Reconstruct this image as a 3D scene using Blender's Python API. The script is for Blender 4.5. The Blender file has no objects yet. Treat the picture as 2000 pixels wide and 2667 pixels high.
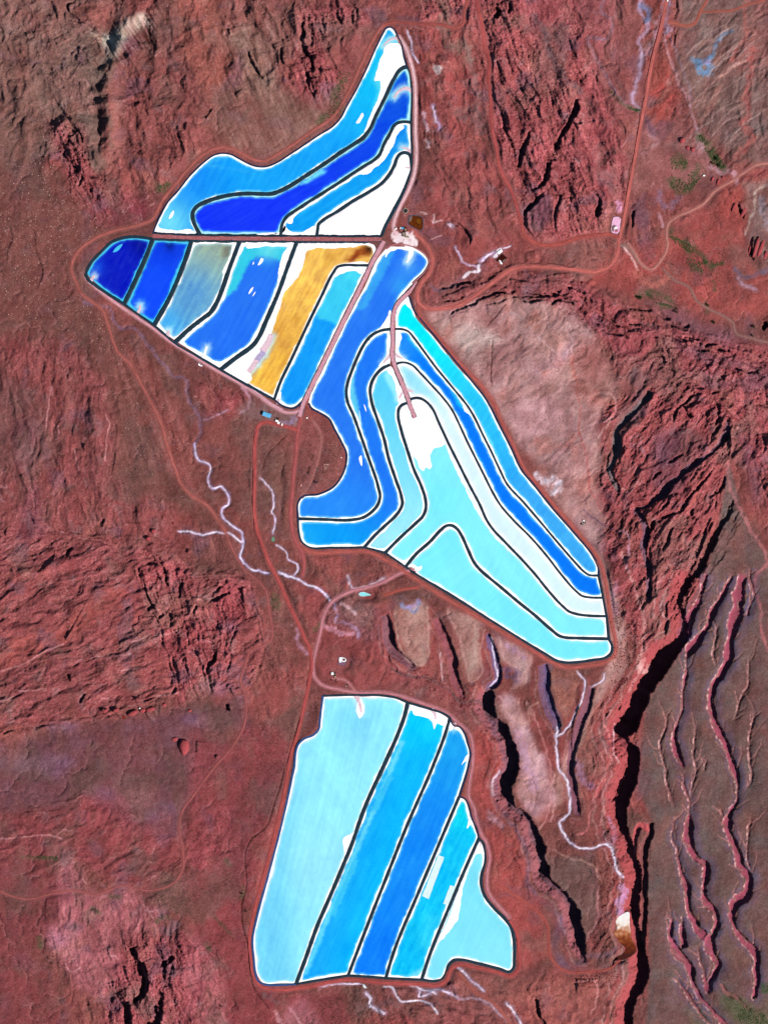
import bpy, math, random
import numpy as np
from mathutils import Vector
from mathutils.geometry import delaunay_2d_cdt

random.seed(7)
rng = np.random.RandomState(11)
SC = bpy.context.scene
COLL = SC.collection
M_PX = 2.0                                   # metres on the ground per survey unit


def X(u):
    return (np.asarray(u, dtype=float) - 1000.0) * M_PX


def Y(v):
    return (1333.5 - np.asarray(v, dtype=float)) * M_PX


# ------------------------------------------------------------------ camera, sky, sun, exposure
cam_d = bpy.data.cameras.new('camera')
cam = bpy.data.objects.new('camera', cam_d)
COLL.objects.link(cam)
CAM_H = 30000.0
cam.location = (0.0, 0.0, CAM_H)
cam.rotation_euler = (0.0, 0.0, 0.0)
cam_d.sensor_fit = 'VERTICAL'
cam_d.angle = 2 * math.atan(1333.5 * M_PX / CAM_H)
cam_d.clip_start = 100.0
cam_d.clip_end = 120000.0
SC.camera = cam

SUN_AZ, SUN_EL = math.radians(122.0), math.radians(38.0)       # from the south-east
SUN_DIR = Vector((math.sin(SUN_AZ) * math.cos(SUN_EL), math.cos(SUN_AZ) * math.cos(SUN_EL), math.sin(SUN_EL)))
world = bpy.data.worlds.new('World')
SC.world = world
world.use_nodes = True
wn = world.node_tree.nodes
sky = wn.new('ShaderNodeTexSky')
sky.sky_type = 'NISHITA'
sky.sun_disc = False
sky.sun_elevation = SUN_EL
sky.sun_rotation = SUN_AZ
sky.altitude = 1500.0
wn['Background'].inputs['Strength'].default_value = 0.05
world.node_tree.links.new(sky.outputs['Color'], wn['Background'].inputs['Color'])

sun_d = bpy.data.lights.new('sun', 'SUN')
sun_d.energy = 5.0
sun_d.angle = math.radians(0.5)
sun_d.color = (1.0, 0.965, 0.92)
sun = bpy.data.objects.new('sun', sun_d)
COLL.objects.link(sun)
sun.rotation_euler = (-SUN_DIR).to_track_quat('-Z', 'Y').to_euler()

SC.view_settings.view_transform = 'Standard'
SC.view_settings.look = 'None'
SC.view_settings.exposure = 0.42
SC.view_settings.gamma = 1.0
SC.view_settings.use_curve_mapping = False
SC.cycles.max_bounces = 4
SC.cycles.diffuse_bounces = 0
LIGHT_K = 1.36                 # what a level white surface would reach in the render


# ------------------------------------------------------------------ small helpers
def lin(c):
    c = np.asarray(c, dtype=float) / 255.0
    return np.where(c <= 0.04045, c / 12.92, ((c + 0.055) / 1.055) ** 2.4)


def alb(c, cap=0.9):
    """surface colour that a level, sunlit surface needs to look like 8-bit colour c"""
    return np.clip(lin(c) / LIGHT_K, 0.0, cap)


def sm(x, a, b):
    t = np.clip((x - a) / (b - a), 0.0, 1.0)
    return t * t * (3 - 2 * t)


_tab = {}


def _tables(seed):
    if seed not in _tab:
        r = np.random.RandomState(seed)
        p = r.permutation(256).astype(np.int32)
        a = r.rand(256).astype(np.float32) * 2 * np.pi
        _tab[seed] = (np.concatenate([p, p]), np.cos(a).astype(np.float32), np.sin(a).astype(np.float32), r.rand(256, 2).astype(np.float32))
    return _tab[seed]


def perlin(x, y, seed=0):
    p, gx, gy, _ = _tables(seed)
    x = np.asarray(x, dtype=np.float32)
    y = np.asarray(y, dtype=np.float32)
    xf = np.floor(x)
    yf = np.floor(y)
    xi = xf.astype(np.int32) & 255
    yi = yf.astype(np.int32) & 255
    fx = x - xf
    fy = y - yf
    x1 = (xi + 1) & 255
    y1 = (yi + 1) & 255
    u = fx * fx * fx * (fx * (fx * 6 - 15) + 10)
    v = fy * fy * fy * (fy * (fy * 6 - 15) + 10)

    def g(ix, iy, dx, dy):
        h = p[p[ix] + iy]
        return gx[h] * dx + gy[h] * dy
    a = g(xi, yi, fx, fy)
    b = g(x1, yi, fx - 1, fy)
    c = g(xi, y1, fx, fy - 1)
    d = g(x1, y1, fx - 1, fy - 1)
    ab = a + u * (b - a)
    cd = c + u * (d - c)
    return (ab + v * (cd - ab)) * 1.5


def fbm(x, y, octs=4, seed=0, gain=0.5, lac=2.07):
    s = 0.0
    a = 1.0
    n = 0.0
    for o in range(octs):
        s = s + a * perlin(x, y, seed + o * 13)
        n += a
        a *= gain
        x = x * lac + 17.3
        y = y * lac - 9.1
    return s / n


def ridged(x, y, octs=4, seed=0, gain=0.5, lac=2.1):
    s = 0.0
    a = 1.0
    n = 0.0
    for o in range(octs):
        s = s + a * (1.0 - np.abs(perlin(x, y, seed + o * 17)) * 2.0)
        n += a
        a *= gain
        x = x * lac + 5.2
        y = y * lac + 3.7
    return s / n


def worley(x, y, seed=0):
    """distance to nearest and second nearest cell point"""
    p, _, _, r = _tables(seed)
    x = np.asarray(x, dtype=np.float32)
    y = np.asarray(y, dtype=np.float32)
    xf = np.floor(x)
    yf = np.floor(y)
    xi = xf.astype(np.int32)
    yi = yf.astype(np.int32)
    fx = x - xf
    fy = y - yf
    f1 = np.full(x.shape, 9.0, np.float32)
    f2 = np.full(x.shape, 9.0, np.float32)
    cid = np.zeros(x.shape, np.float32)
    for dx in (-1, 0, 1):
        for dy in (-1, 0, 1):
            h = p[p[(xi + dx) & 255] + ((yi + dy) & 255)]
            px = dx + r[h, 0] - fx
            py = dy + r[h, 1] - fy
            d = px * px + py * py
            nearer = d < f1
            f2 = np.where(nearer, f1, np.minimum(f2, d))
            cid = np.where(nearer, r[h, 0], cid)
            f1 = np.where(nearer, d, f1)
    return np.sqrt(f1), np.sqrt(f2), cid


def curve(pts, step=8.0, closed=False):
    """smooth line through traced points; extra columns (widths) are carried along"""
    P = np.asarray(pts, dtype=float)
    if closed:
        Q = np.vstack([P[-1], P, P[0], P[1]])
    else:
        Q = np.vstack([2 * P[0] - P[1], P, 2 * P[-1] - P[-2]])
        Q[0, 2:] = P[0, 2:]
        Q[-1, 2:] = P[-1, 2:]
    out = []
    for i in range(1, len(Q) - 2):
        p0, p1, p2, p3 = Q[i - 1], Q[i], Q[i + 1], Q[i + 2]
        L = math.hypot(*(p2[:2] - p1[:2]))
        if L < 1e-6:
            continue
        n = max(1, int(round(L / step)))
        # centripetal tangents keep uneven spacing from looping
        d1 = max(L, 1e-6)
        d0 = max(math.hypot(*(p1[:2] - p0[:2])), 1e-6)
        d2 = max(math.hypot(*(p3[:2] - p2[:2])), 1e-6)
        m1 = ((p2 - p1) / d1 * d0 + (p1 - p0) / d0 * d1) / (d0 + d1) * d1
        m2 = ((p3 - p2) / d2 * d1 + (p2 - p1) / d1 * d2) / (d1 + d2) * d1
        for k in range(n):
            t = k / n
            out.append((2 * t**3 - 3 * t**2 + 1) * p1 + (t**3 - 2 * t**2 + t) * m1 + (-2 * t**3 + 3 * t**2) * p2 + (t**3 - t**2) * m2)
    if not closed:
        out.append(P[-1])
    O = np.array(out)
    if O.shape[1] > 2:
        O[:, 2:] = np.maximum(O[:, 2:], 0.0)
    return O


def in_poly(px, py, poly):
    poly = np.asarray(poly, dtype=float)
    x0, y0 = poly[:, 0], poly[:, 1]
    x1, y1 = np.roll(x0, -1), np.roll(y0, -1)
    ins = np.zeros(px.shape, bool)
    for i in range(len(poly)):
        if y0[i] == y1[i]:
            continue
        c = (y0[i] > py) != (y1[i] > py)
        ins ^= c & (px < (x1[i] - x0[i]) * (py - y0[i]) / (y1[i] - y0[i]) + x0[i])
    return ins


def poly_dist(px, py, poly, closed=True):
    poly = np.asarray(poly, dtype=float)
    best = np.full(px.shape, 1e12)
    n = len(poly)
    for i in range(n if closed else n - 1):
        ax, ay = poly[i][:2]
        bx, by = poly[(i + 1) % n][:2]
        dx, dy = bx - ax, by - ay
        L = dx * dx + dy * dy
        t = np.clip(((px - ax) * dx + (py - ay) * dy) / (L if L > 0 else 1), 0, 1)
        best = np.minimum(best, (px - ax - t * dx)**2 + (py - ay - t * dy)**2)
    return np.sqrt(best)


def tag(o, label=None, cat=None, group=None, kind=None):
    if label:
        o['label'] = label
    if cat:
        o['category'] = cat
    if group:
        o['group'] = group
    if kind:
        o['kind'] = kind
    return o


def empty(name, u, v, z=0.0, rz=0.0):
    o = bpy.data.objects.new(name, None)
    o.empty_display_size = 10
    o.location = (float(X(u)), float(Y(v)), z)
    o.rotation_euler = (0, 0, rz)
    COLL.objects.link(o)
    return o


def mesh_obj(name, verts, faces, mat, parent=None, smooth=False, origin=None, cols=None):
    """verts in world metres; the object sits at origin (or at its parent's origin)"""
    V = np.asarray(verts, dtype=float).copy()
    o3 = np.zeros(3)
    if parent is not None:
        o3 = np.array(parent.location) + (np.array(parent.parent.location) if parent.parent else 0)
    elif origin is not None:
        o3 = np.array(origin)
    V = V - o3
    me = bpy.data.meshes.new(name)
    me.from_pydata([tuple(p) for p in V], [], [tuple(int(i) for i in f) for f in faces])
    me.materials.append(mat)
    if smooth:
        me.polygons.foreach_set('use_smooth', np.ones(len(me.polygons), bool))
    if cols is not None:
        at = me.attributes.new('Col', 'FLOAT_COLOR', 'POINT')
        c4 = np.ones((len(V), 4), np.float32)
        c4[:, :3] = cols
        at.data.foreach_set('color', c4.ravel())
    me.update()
    o = bpy.data.objects.new(name, me)
    COLL.objects.link(o)
    if parent is not None:
        o.parent = parent
    elif origin is not None:
        o.location = origin
    return o


# ------------------------------------------------------------------ materials
def material(name, col, rough=0.9, spec=0.1, noise=0.0, scale=0.02, attr=False, bump=0.0, metallic=0.0, tint=None, stretch=None, rot=0.0, fine=None):
    m = bpy.data.materials.new(name)
    m.use_nodes = True
    nt = m.node_tree
    b = nt.nodes['Principled BSDF']
    b.inputs['Roughness'].default_value = rough
    b.inputs['Specular IOR Level'].default_value = spec
    b.inputs['Metallic'].default_value = metallic
    geo = nt.nodes.new('ShaderNodeNewGeometry')
    src = geo.outputs['Position']
    if stretch:
        mp = nt.nodes.new('ShaderNodeMapping')
        mp.inputs['Rotation'].default_value = (0, 0, rot)
        mp2 = nt.nodes.new('ShaderNodeMapping')
        mp2.inputs['Scale'].default_value = stretch
        nt.links.new(src, mp.inputs['Vector'])
        nt.links.new(mp.outputs['Vector'], mp2.inputs['Vector'])
        src = mp2.outputs['Vector']
    if attr:
        a = nt.nodes.new('ShaderNodeAttribute')
        a.attribute_name = 'Col'
        base = a.outputs['Color']
    else:
        r = nt.nodes.new('ShaderNodeRGB')
        r.outputs[0].default_value = (*[float(x) for x in col], 1)
        base = r.outputs[0]
    if noise > 0:
        tx = nt.nodes.new('ShaderNodeTexNoise')
        tx.inputs['Scale'].default_value = scale
        tx.inputs['Detail'].default_value = 6
        tx.inputs['Roughness'].default_value = 0.65
        nt.links.new(src, tx.inputs['Vector'])
        mr = nt.nodes.new('ShaderNodeMapRange')
        mr.inputs['From Min'].default_value = 0.3
        mr.inputs['From Max'].default_value = 0.7
        mr.inputs['To Min'].default_value = 1 - noise
        mr.inputs['To Max'].default_value = 1 + noise
        nt.links.new(tx.outputs['Fac'], mr.inputs['Value'])
        mul = nt.nodes.new('ShaderNodeVectorMath')
        mul.operation = 'SCALE'
        nt.links.new(base, mul.inputs[0])
        nt.links.new(mr.outputs['Result'], mul.inputs['Scale'])
        base = mul.outputs[0]
        if tint is not None:
            tx2 = nt.nodes.new('ShaderNodeTexNoise')
            tx2.inputs['Scale'].default_value = scale * 3.1
            tx2.inputs['Detail'].default_value = 4
            nt.links.new(src, tx2.inputs['Vector'])
            rm = nt.nodes.new('ShaderNodeMapRange')
            rm.inputs['From Min'].default_value = 0.5
            rm.inputs['From Max'].default_value = 0.75
            nt.links.new(tx2.outputs['Fac'], rm.inputs['Value'])
            mx = nt.nodes.new('ShaderNodeMix')
            mx.data_type = 'RGBA'
            nt.links.new(rm.outputs['Result'], mx.inputs['Factor'])
            nt.links.new(base, mx.inputs['A'])
            mx.inputs['B'].default_value = (*[float(x) for x in tint], 1)
            base = mx.outputs['Result']
        if bump > 0:
            bp = nt.nodes.new('ShaderNodeBump')
            bp.inputs['Strength'].default_value = 1.0
            bp.inputs['Distance'].default_value = bump
            nt.links.new(tx.outputs['Fac'], bp.inputs['Height'])
            nt.links.new(bp.outputs['Normal'], b.inputs['Normal'])
    nt.links.new(base, b.inputs['Base Color'])
    return m
# ------------------------------------------------------------------ surveyed lines (survey units, u to the east, v to the south)
A1W = [(399, 607), (405, 590), (419, 560), (437, 527), (461, 500), (500, 452), (539, 416), (557, 404), (578, 399), (602, 402), (620, 411),
       (642, 423), (660, 431), (678, 434), (696, 433), (717, 425), (759, 399), (831, 351), (871, 325), (889, 304), (901, 280), (925, 238),
       (952, 184), (982, 117), (1000, 82), (1006, 73), (1016, 70), (1026, 76), (1035, 93), (1045, 111), (1053, 150), (1060, 174)]
A12 = [(1060, 174), (1050, 176), (1039, 184), (1027, 203), (1000, 259), (979, 301), (961, 340), (946, 359), (922, 375), (886, 398), (859, 417),
       (801, 455), (741, 492), (711, 504), (680, 505), (651, 504), (614, 506), (575, 513), (536, 526), (513, 538), (503, 552), (504, 575), (512, 594), (522, 612)]
A2E = [(1060, 174), (1066, 185), (1072, 223), (1072, 301), (1071, 319)]
A23 = [(1071, 319), (1055, 317), (1039, 319), (1027, 326), (1018, 344), (1000, 376), (988, 404), (973, 418), (958, 427), (922, 450), (877, 480),
       (847, 499), (801, 528), (771, 548), (748, 564), (738, 578), (731, 613)]
A3E = [(1071, 319), (1072, 360), (1073, 395), (1071, 413)]
A34 = [(1071, 413), (1066, 402), (1054, 397), (1042, 401), (1035, 410), (1027, 431), (1015, 453), (1000, 472), (964, 498), (922, 522), (877, 552),
       (841, 574), (830, 584), (827, 599), (825, 614)]
A4E = [(1071, 413), (1072, 446), (1066, 464), (1051, 500), (1025, 550), (1000, 599), (994, 615)]
HUP = [(399, 609), (522, 612), (731, 613), (825, 614), (994, 615)]
HLO = [(399, 622), (500, 626), (625, 627), (773, 631), (960, 633)]

B1O = [(399, 622), (375, 618), (341, 616), (316, 620), (289, 631), (271, 648), (229, 699), (224, 714), (232, 730), (247, 742), (313, 786), (324, 793)]
B12 = [(399, 622), (385, 660), (360, 717), (335, 770), (324, 793)]
B23 = [(500, 626), (486, 670), (473, 705), (450, 760), (434, 792), (415, 825), (402, 848)]
B34 = [(625, 627), (612, 662), (599, 696), (581, 750), (560, 798), (548, 815), (530, 829), (500, 852), (455, 893)]
B45 = [(773, 631), (762, 660), (750, 693), (723, 768), (693, 838), (675, 878), (662, 897), (651, 907), (621, 928), (575, 963)]
B5E = [(960, 633), (975, 639), (979, 652), (964, 691)]
B56 = [(964, 691), (930, 691), (895, 691), (880, 695), (868, 711), (838, 771), (801, 847), (759, 937), (729, 1000), (715, 1041)]
BSW = [(324, 793), (362, 820), (402, 848), (455, 893), (524, 933), (575, 963), (645, 1003), (715, 1041)]
B6E = [(964, 691), (952, 717), (892, 835), (840, 945), (813, 1003), (789, 1045), (765, 1063), (738, 1058), (715, 1041)]

C1W = [(1006, 648), (990, 665), (952, 743), (892, 850), (840, 965), (806, 1040), (804, 1051), (810, 1062), (832, 1075), (856, 1090), (871, 1118), (889, 1151), (902, 1181),
       (901, 1208), (889, 1241), (868, 1268), (832, 1286), (783, 1297), (777, 1307), (776, 1351)]
C1N = [(1006, 648), (1018, 640), (1063, 639), (1090, 650), (1112, 669), (1118, 684), (1112, 699), (1075, 738), (1051, 765), (1030, 804), (1020, 832), (1016, 857)]
D1L = [(1016, 857), (1000, 859), (982, 865), (961, 880), (946, 901), (931, 931), (917, 965), (905, 1000), (902, 1021), (905, 1045), (919, 1078), (937, 1127), (961, 1196),
       (985, 1268), (990, 1295), (985, 1313), (970, 1332), (946, 1348), (916, 1354), (847, 1353), (776, 1351)]
CWL = [(1016, 857), (1016, 890), (1014, 922), (1016, 950)]
D2L = [(1016, 950), (1000, 957), (982, 973), (970, 992), (964, 1016), (967, 1042), (982, 1090), (1000, 1142), (1012, 1193), (1030, 1247), (1045, 1292), (1048, 1313),
       (1042, 1328), (1030, 1344), (1000, 1372), (976, 1395), (949, 1426)]
C2B = [(776, 1351), (778, 1385), (786, 1412), (801, 1424), (860, 1427), (949, 1426)]
C3AL = [(1016, 950), (1027, 970), (1043, 1010), (1053, 1035), (1060, 1050)]
D3L = [(1060, 1050), (1048, 1054), (1039, 1065), (1037, 1081), (1045, 1121), (1060, 1169), (1078, 1223), (1099, 1271), (1108, 1301), (1109, 1325), (1102, 1344),
       (1084, 1362), (1045, 1398), (1003, 1440)]
C3B = [(949, 1426), (1003, 1440)]
D3R = [(1060, 1050), (1068, 1041), (1078, 1037), (1096, 1038), (1112, 1048), (1127, 1066), (1142, 1099), (1166, 1151), (1193, 1205), (1223, 1265), (1250, 1316),
       (1268, 1356), (1280, 1374), (1316, 1413), (1362, 1461), (1395, 1498), (1428, 1539), (1464, 1578), (1482, 1593), (1500, 1599), (1539, 1604), (1580, 1605)]
D2R = [(1028, 950), (1040, 945), (1054, 944), (1075, 952), (1093, 970), (1121, 1000), (1151, 1033), (1178, 1069), (1193, 1099), (1217, 1151), (1241, 1199),
       (1262, 1241), (1280, 1277), (1301, 1313), (1335, 1353), (1380, 1398), (1422, 1446), (1464, 1500), (1500, 1540), (1515, 1552), (1535, 1556), (1571, 1557)]
C3RL = [(1028, 950), (1041, 980), (1056, 1018), (1068, 1041)]
D1R = [(1030, 857), (1045, 857), (1063, 863), (1078, 880), (1096, 904), (1136, 958), (1169, 998), (1193, 1027), (1217, 1057), (1232, 1081), (1256, 1130), (1280, 1178),
       (1301, 1223), (1319, 1259), (1362, 1307), (1404, 1356), (1452, 1413), (1500, 1468), (1518, 1487), (1532, 1497), (1559, 1499)]
C2RL = [(1030, 857), (1030, 890), (1029, 922), (1028, 950)]
C6L = [(1066, 771), (1052, 780), (1036, 801), (1030, 831), (1030, 857)]
C6R = [(1066, 771), (1071, 789), (1078, 807), (1099, 835), (1136, 880), (1181, 934), (1234, 999), (1265, 1039), (1277, 1060), (1301, 1108), (1332, 1169), (1359, 1226),
       (1389, 1262), (1437, 1322), (1500, 1394), (1545, 1449), (1557, 1470), (1559, 1499)]
D4 = [(1056, 1477), (1084, 1443), (1121, 1410), (1151, 1378), (1163, 1369), (1175, 1368), (1190, 1377), (1202, 1395), (1217, 1428), (1238, 1470), (1250, 1484), (1268, 1500),
      (1301, 1527), (1347, 1566), (1392, 1602), (1434, 1639), (1458, 1657), (1475, 1661), (1500, 1662), (1585, 1664)]
C4B = [(1003, 1440), (1056, 1477)]
C5S = [(1056, 1477), (1087, 1498), (1181, 1554), (1271, 1612), (1362, 1669), (1422, 1705), (1452, 1722), (1475, 1726), (1500, 1725), (1545, 1719), (1581, 1711),
       (1591, 1702), (1594, 1684), (1585, 1664)]
CE1 = [(1559, 1499), (1571, 1557)]
CE2 = [(1571, 1557), (1580, 1605)]
CE3 = [(1580, 1605), (1585, 1664)]

DTOP = [(841, 1812), (919, 1810), (1000, 1812), (1030, 1817), (1062, 1830)]
DTOP2 = [(1062, 1830), (1090, 1838), (1127, 1849), (1157, 1859), (1172, 1869)]
DTOP3 = [(1172, 1869), (1181, 1889), (1196, 1893), (1211, 1913), (1218, 1936), (1225, 1962), (1222, 1985), (1196, 2075)]
DTOP4 = [(1196, 2075), (1208, 2079), (1223, 2108), (1228, 2130), (1242, 2160), (1247, 2184)]
DEND = [(1247, 2184), (1256, 2192), (1264, 2217), (1264, 2250), (1255, 2277), (1253, 2301), (1262, 2332), (1286, 2365), (1316, 2395), (1332, 2419), (1338, 2446),
        (1339, 2500), (1337, 2523), (1329, 2531), (1301, 2524), (1241, 2509), (1196, 2500), (1181, 2502), (1169, 2514), (1161, 2538), (1151, 2552), (1136, 2556), (1098, 2552)]
DBOT4 = [(1098, 2552), (1050, 2550), (1005, 2548)]
DBOT3 = [(1005, 2548), (960, 2544), (907, 2541)]
DBOT2 = [(907, 2541), (850, 2550), (786, 2561), (771, 2564)]
DBOT1 = [(771, 2564), (730, 2565), (690, 2564), (673, 2556), (666, 2538), (661, 2496), (658, 2445), (664, 2412), (675, 2366), (693, 2300), (717, 2211), (741, 2115),
         (765, 2005), (782, 1932), (790, 1925), (816, 1914), (829, 1901), (833, 1875), (836, 1850), (841, 1812)]
DD1 = [(1062, 1830), (1055, 1860), (1036, 1913), (1000, 1994), (952, 2099), (916, 2199), (868, 2316), (825, 2416), (795, 2500), (771, 2564)]
DD2 = [(1172, 1869), (1163, 1901), (1127, 1997), (1060, 2151), (1000, 2302), (964, 2393), (907, 2541)]
DD3 = [(1196, 2075), (1151, 2181), (1090, 2325), (1021, 2494), (1005, 2548)]
DD4 = [(1247, 2184), (1211, 2265), (1169, 2365), (1117, 2494), (1098, 2552)]


def ring(*parts):
    """closed outline from lines given in walking order; ('-', line) walks a line backwards"""
    out = []
    for p in parts:
        rev = isinstance(p, tuple) and p[0] == '-'
        L = p[1] if rev else p
        C = curve(L, 6.0)
        if rev:
            C = C[::-1]
        for q in C:
            if not out or math.hypot(q[0] - out[-1][0], q[1] - out[-1][1]) > 1.0:
                out.append((q[0], q[1]))
    while math.hypot(out[0][0] - out[-1][0], out[0][1] - out[-1][1]) < 1.5:
        out.pop()
    return np.array(out)


R = lambda L: ('-', L)
HU = lambda a, b: [p for p in HUP if a <= p[0] <= b]
HL = lambda a, b: [p for p in HLO if a <= p[0] <= b]
OUT = dict(
    A1=ring(A1W, A12, R(HU(399, 522))),
    A2=ring(A12, HU(522, 731), R(A23), R(A2E)),
    A3=ring(A23, HU(731, 825), R(A34), R(A3E)),
    A4=ring(A34, HU(825, 994), R(A4E)),
    B1=ring(B1O, R(B12)),
    B2=ring(B12, BSW[0:3], R(B23), R(HL(399, 500))),
    B3=ring(B23, BSW[2:4], R(B34), R(HL(500, 625))),
    B4=ring(B34, BSW[3:6], R(B45), R(HL(625, 773))),
    B5=ring(B45, BSW[5:8], R(B56), R(B5E), R(HL(773, 960))),
    B6=ring(B56, R(B6E)),
    C1=ring(C1W, R(D1L), R(C1N)),
    C2=ring(D1L, C2B, R(D2L), R(CWL)),
    C3=ring(D2L, C3B, R(D3L), R(C3AL)),
    C4=ring(D3L, C4B, D4, R(CE3), R(D3R)),
    C5=ring(D4, R(C5S)),
    C6=ring(C6R, R(D1R), R(C6L)),
    C7=ring(D1R, CE1, R(D2R), R(C2RL)),
    C8=ring(D2R, CE2, R(D3R[1:]), R(C3RL)),
    D1=ring(DTOP, DD1, DBOT1),
    D2=ring(DTOP2, DD2, DBOT2, R(DD1)),
    D3=ring(DTOP3, DD3, DBOT3, R(DD2)),
    D4=ring(DTOP4, DD4, DBOT4, R(DD3)),
    D5=ring(DEND, R(DD4)),
)
# ------------------------------------------------------------------ the ground: one height field
STEP = 2.3
gu = np.arange(-70, 2070, STEP)
gv = np.arange(-70, 2737, STEP)
far = STEP * np.cumsum(1.7 ** np.arange(1, 16))
GU = np.concatenate([gu[0] - far[::-1], gu, gu[-1] + far])
GV = np.concatenate([gv[0] - far[::-1], gv, gv[-1] + far])
NU, NV = len(GU), len(GV)
UU, VV = np.meshgrid(GU.astype(np.float32), GV.astype(np.float32))
SUN_UV = np.array([math.sin(SUN_AZ), -math.cos(SUN_AZ)])       # towards the sun, in survey axes

# a slow warp so that no zone, ledge or line is ruled
WU = fbm(UU / 90, VV / 90, 3, 101) * 22
WV = fbm(UU / 90, VV / 90, 3, 151) * 22
FU = perlin(UU / 9, VV / 9, 171)
FV = perlin(UU / 4.3, VV / 4.3, 181)
EDGE = FU * 0.62 + FV * 0.38                                   # ragged edge noise, about -1..1


def cut(u0, u1, v0, v1):
    i0, i1 = np.searchsorted(GU, [u0, u1])
    j0, j1 = np.searchsorted(GV, [v0, v1])
    return slice(max(j0 - 1, 0), min(j1 + 1, NV)), slice(max(i0 - 1, 0), min(i1 + 1, NU))


def line_field(P, Rr):
    """distance to a line, signed by the side that looks to the sun, and its widths at the nearest point"""
    P = np.asarray(P, dtype=float)
    k = P.shape[1] - 2
    sl = cut(P[:, 0].min() - Rr, P[:, 0].max() + Rr, P[:, 1].min() - Rr, P[:, 1].max() + Rr)
    u, v = UU[sl], VV[sl]
    D = np.full(u.shape, 1e9, np.float32)
    S = np.ones(u.shape, np.float32)
    A = np.zeros(u.shape + (k + 1,), np.float32)
    j_off, i_off = sl[0].start, sl[1].start
    ch_ = P[-1, :2] - P[0, :2]
    if len(P) > 2 and np.hypot(*ch_) < 6:
        ch_ = P[len(P) // 2, :2] - P[0, :2]
    sg = 1.0 if np.array([-ch_[1], ch_[0]]) @ SUN_UV > 0 else -1.0
    sd = np.diff(P[:, :2], axis=0)
    sd = sd / np.maximum(np.hypot(sd[:, 0], sd[:, 1]), 1e-9)[:, None]
    vt = np.vstack([sd[:1], sd[:-1] + sd[1:], sd[-1:]])
    for n in range(len(P) - 1):
        a, b = P[n], P[n + 1]
        s2 = cut(min(a[0], b[0]) - Rr, max(a[0], b[0]) + Rr, min(a[1], b[1]) - Rr, max(a[1], b[1]) + Rr)
        js = slice(s2[0].start - j_off, s2[0].stop - j_off)
        is_ = slice(s2[1].start - i_off, s2[1].stop - i_off)
        js = slice(max(js.start, 0), js.stop)
        is_ = slice(max(is_.start, 0), is_.stop)
        uu, vv = u[js, is_], v[js, is_]
        dx, dy = b[0] - a[0], b[1] - a[1]
        L = dx * dx + dy * dy
        if L < 1e-9:
            continue
        t = np.clip(((uu - a[0]) * dx + (vv - a[1]) * dy) / L, 0, 1)
        ex, ey = uu - a[0] - t * dx, vv - a[1] - t * dy
        d = np.sqrt(ex * ex + ey * ey)
        upd = d < D[js, is_]
        tx = np.where(t <= 0, vt[n, 0], np.where(t >= 1, vt[n + 1, 0], dx))
        ty = np.where(t <= 0, vt[n, 1], np.where(t >= 1, vt[n + 1, 1], dy))
        side = np.where(-ty * ex + tx * ey >= 0, 1.0, -1.0) * sg
        D[js, is_] = np.where(upd, d, D[js, is_])
        S[js, is_] = np.where(upd, side, S[js, is_])
        for q in range(k):
            A[js, is_, q] = np.where(upd, a[2 + q] + t * (b[2 + q] - a[2 + q]), A[js, is_, q])
        A[js, is_, k] = np.where(upd, (n + t) / (len(P) - 1), A[js, is_, k])
    return sl, D, S, A


def blur(m, r):
    """three box passes"""
    n = max(1, int(round(r / STEP / 1.7)))
    for _ in range(3):
        for ax in (0, 1):
            p = np.concatenate([np.repeat(np.take(m, [0], ax), n + 1, ax), m, np.repeat(np.take(m, [-1], ax), n, ax)], ax)
            c = np.cumsum(p, ax, dtype=np.float64)
            hi = np.take(c, np.arange(2 * n + 1, c.shape[ax]), ax)
            lo = np.take(c, np.arange(0, c.shape[ax] - 2 * n - 1), ax)
            m = ((hi - lo) / (2 * n + 1)).astype(np.float32)
    return m


def zone(poly, soft=14, warp=1.0):
    poly = np.asarray(poly, float)
    g = soft * 2 + 40 * warp
    sl = cut(poly[:, 0].min() - g, poly[:, 0].max() + g, poly[:, 1].min() - g, poly[:, 1].max() + g)
    m = in_poly(UU[sl] + WU[sl] * warp + EDGE[sl] * 4 * warp, VV[sl] + WV[sl] * warp + EDGE[sl] * 4 * warp, poly).astype(np.float32)
    return sl, blur(m, soft)


# ---- colours of the land (8-bit look of level sunlit ground)
RED = np.array((142, 71, 68.0))
ROSE = np.array((166, 80, 80.0))
BROWN = np.array((116, 72, 66.0))
TAUPE = np.array((106, 82, 79.0))
MAROON = np.array((116, 62, 62.0))
PURPLE = np.array((112, 76, 92.0))
LILAC = np.array((176, 138, 176.0))
PINK = np.array((208, 150, 160.0))
TAN = np.array((148, 122, 110.0))
ORANGE = np.array((178, 82, 66.0))
SALT = np.array((238, 222, 240.0))
GREEN = np.array((62, 74, 44.0))
MESA = np.array((182, 136, 135.0))
BLUISH = np.array((96, 140, 190.0))

H = fbm(UU / 420, VV / 420, 3, 5) * 26 + fbm(UU / 130, VV / 130, 4, 25) * 13
n1 = fbm(UU / 260 + WU / 90, VV / 260 + WV / 90, 4, 41)
n2 = fbm(UU / 60, VV / 60, 4, 61)
n3 = fbm(UU / 16, VV / 16, 3, 71)
C = np.empty(UU.shape + (3,), np.float32)
t1 = sm(n1 + 0.25 * n2, -0.35, 0.35)[..., None]
C[:] = MAROON * 0.5 + BROWN * 0.5 + (RED - (MAROON * 0.5 + BROWN * 0.5)) * t1
C += ((n2 * 14 + n3 * 8)[..., None] * np.array((1.0, 0.62, 0.6), np.float32))


def tint(sl, m, col):
    C[sl] += np.clip(m, 0, 1)[..., None] * (np.asarray(col, np.float32) - C[sl])


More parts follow.
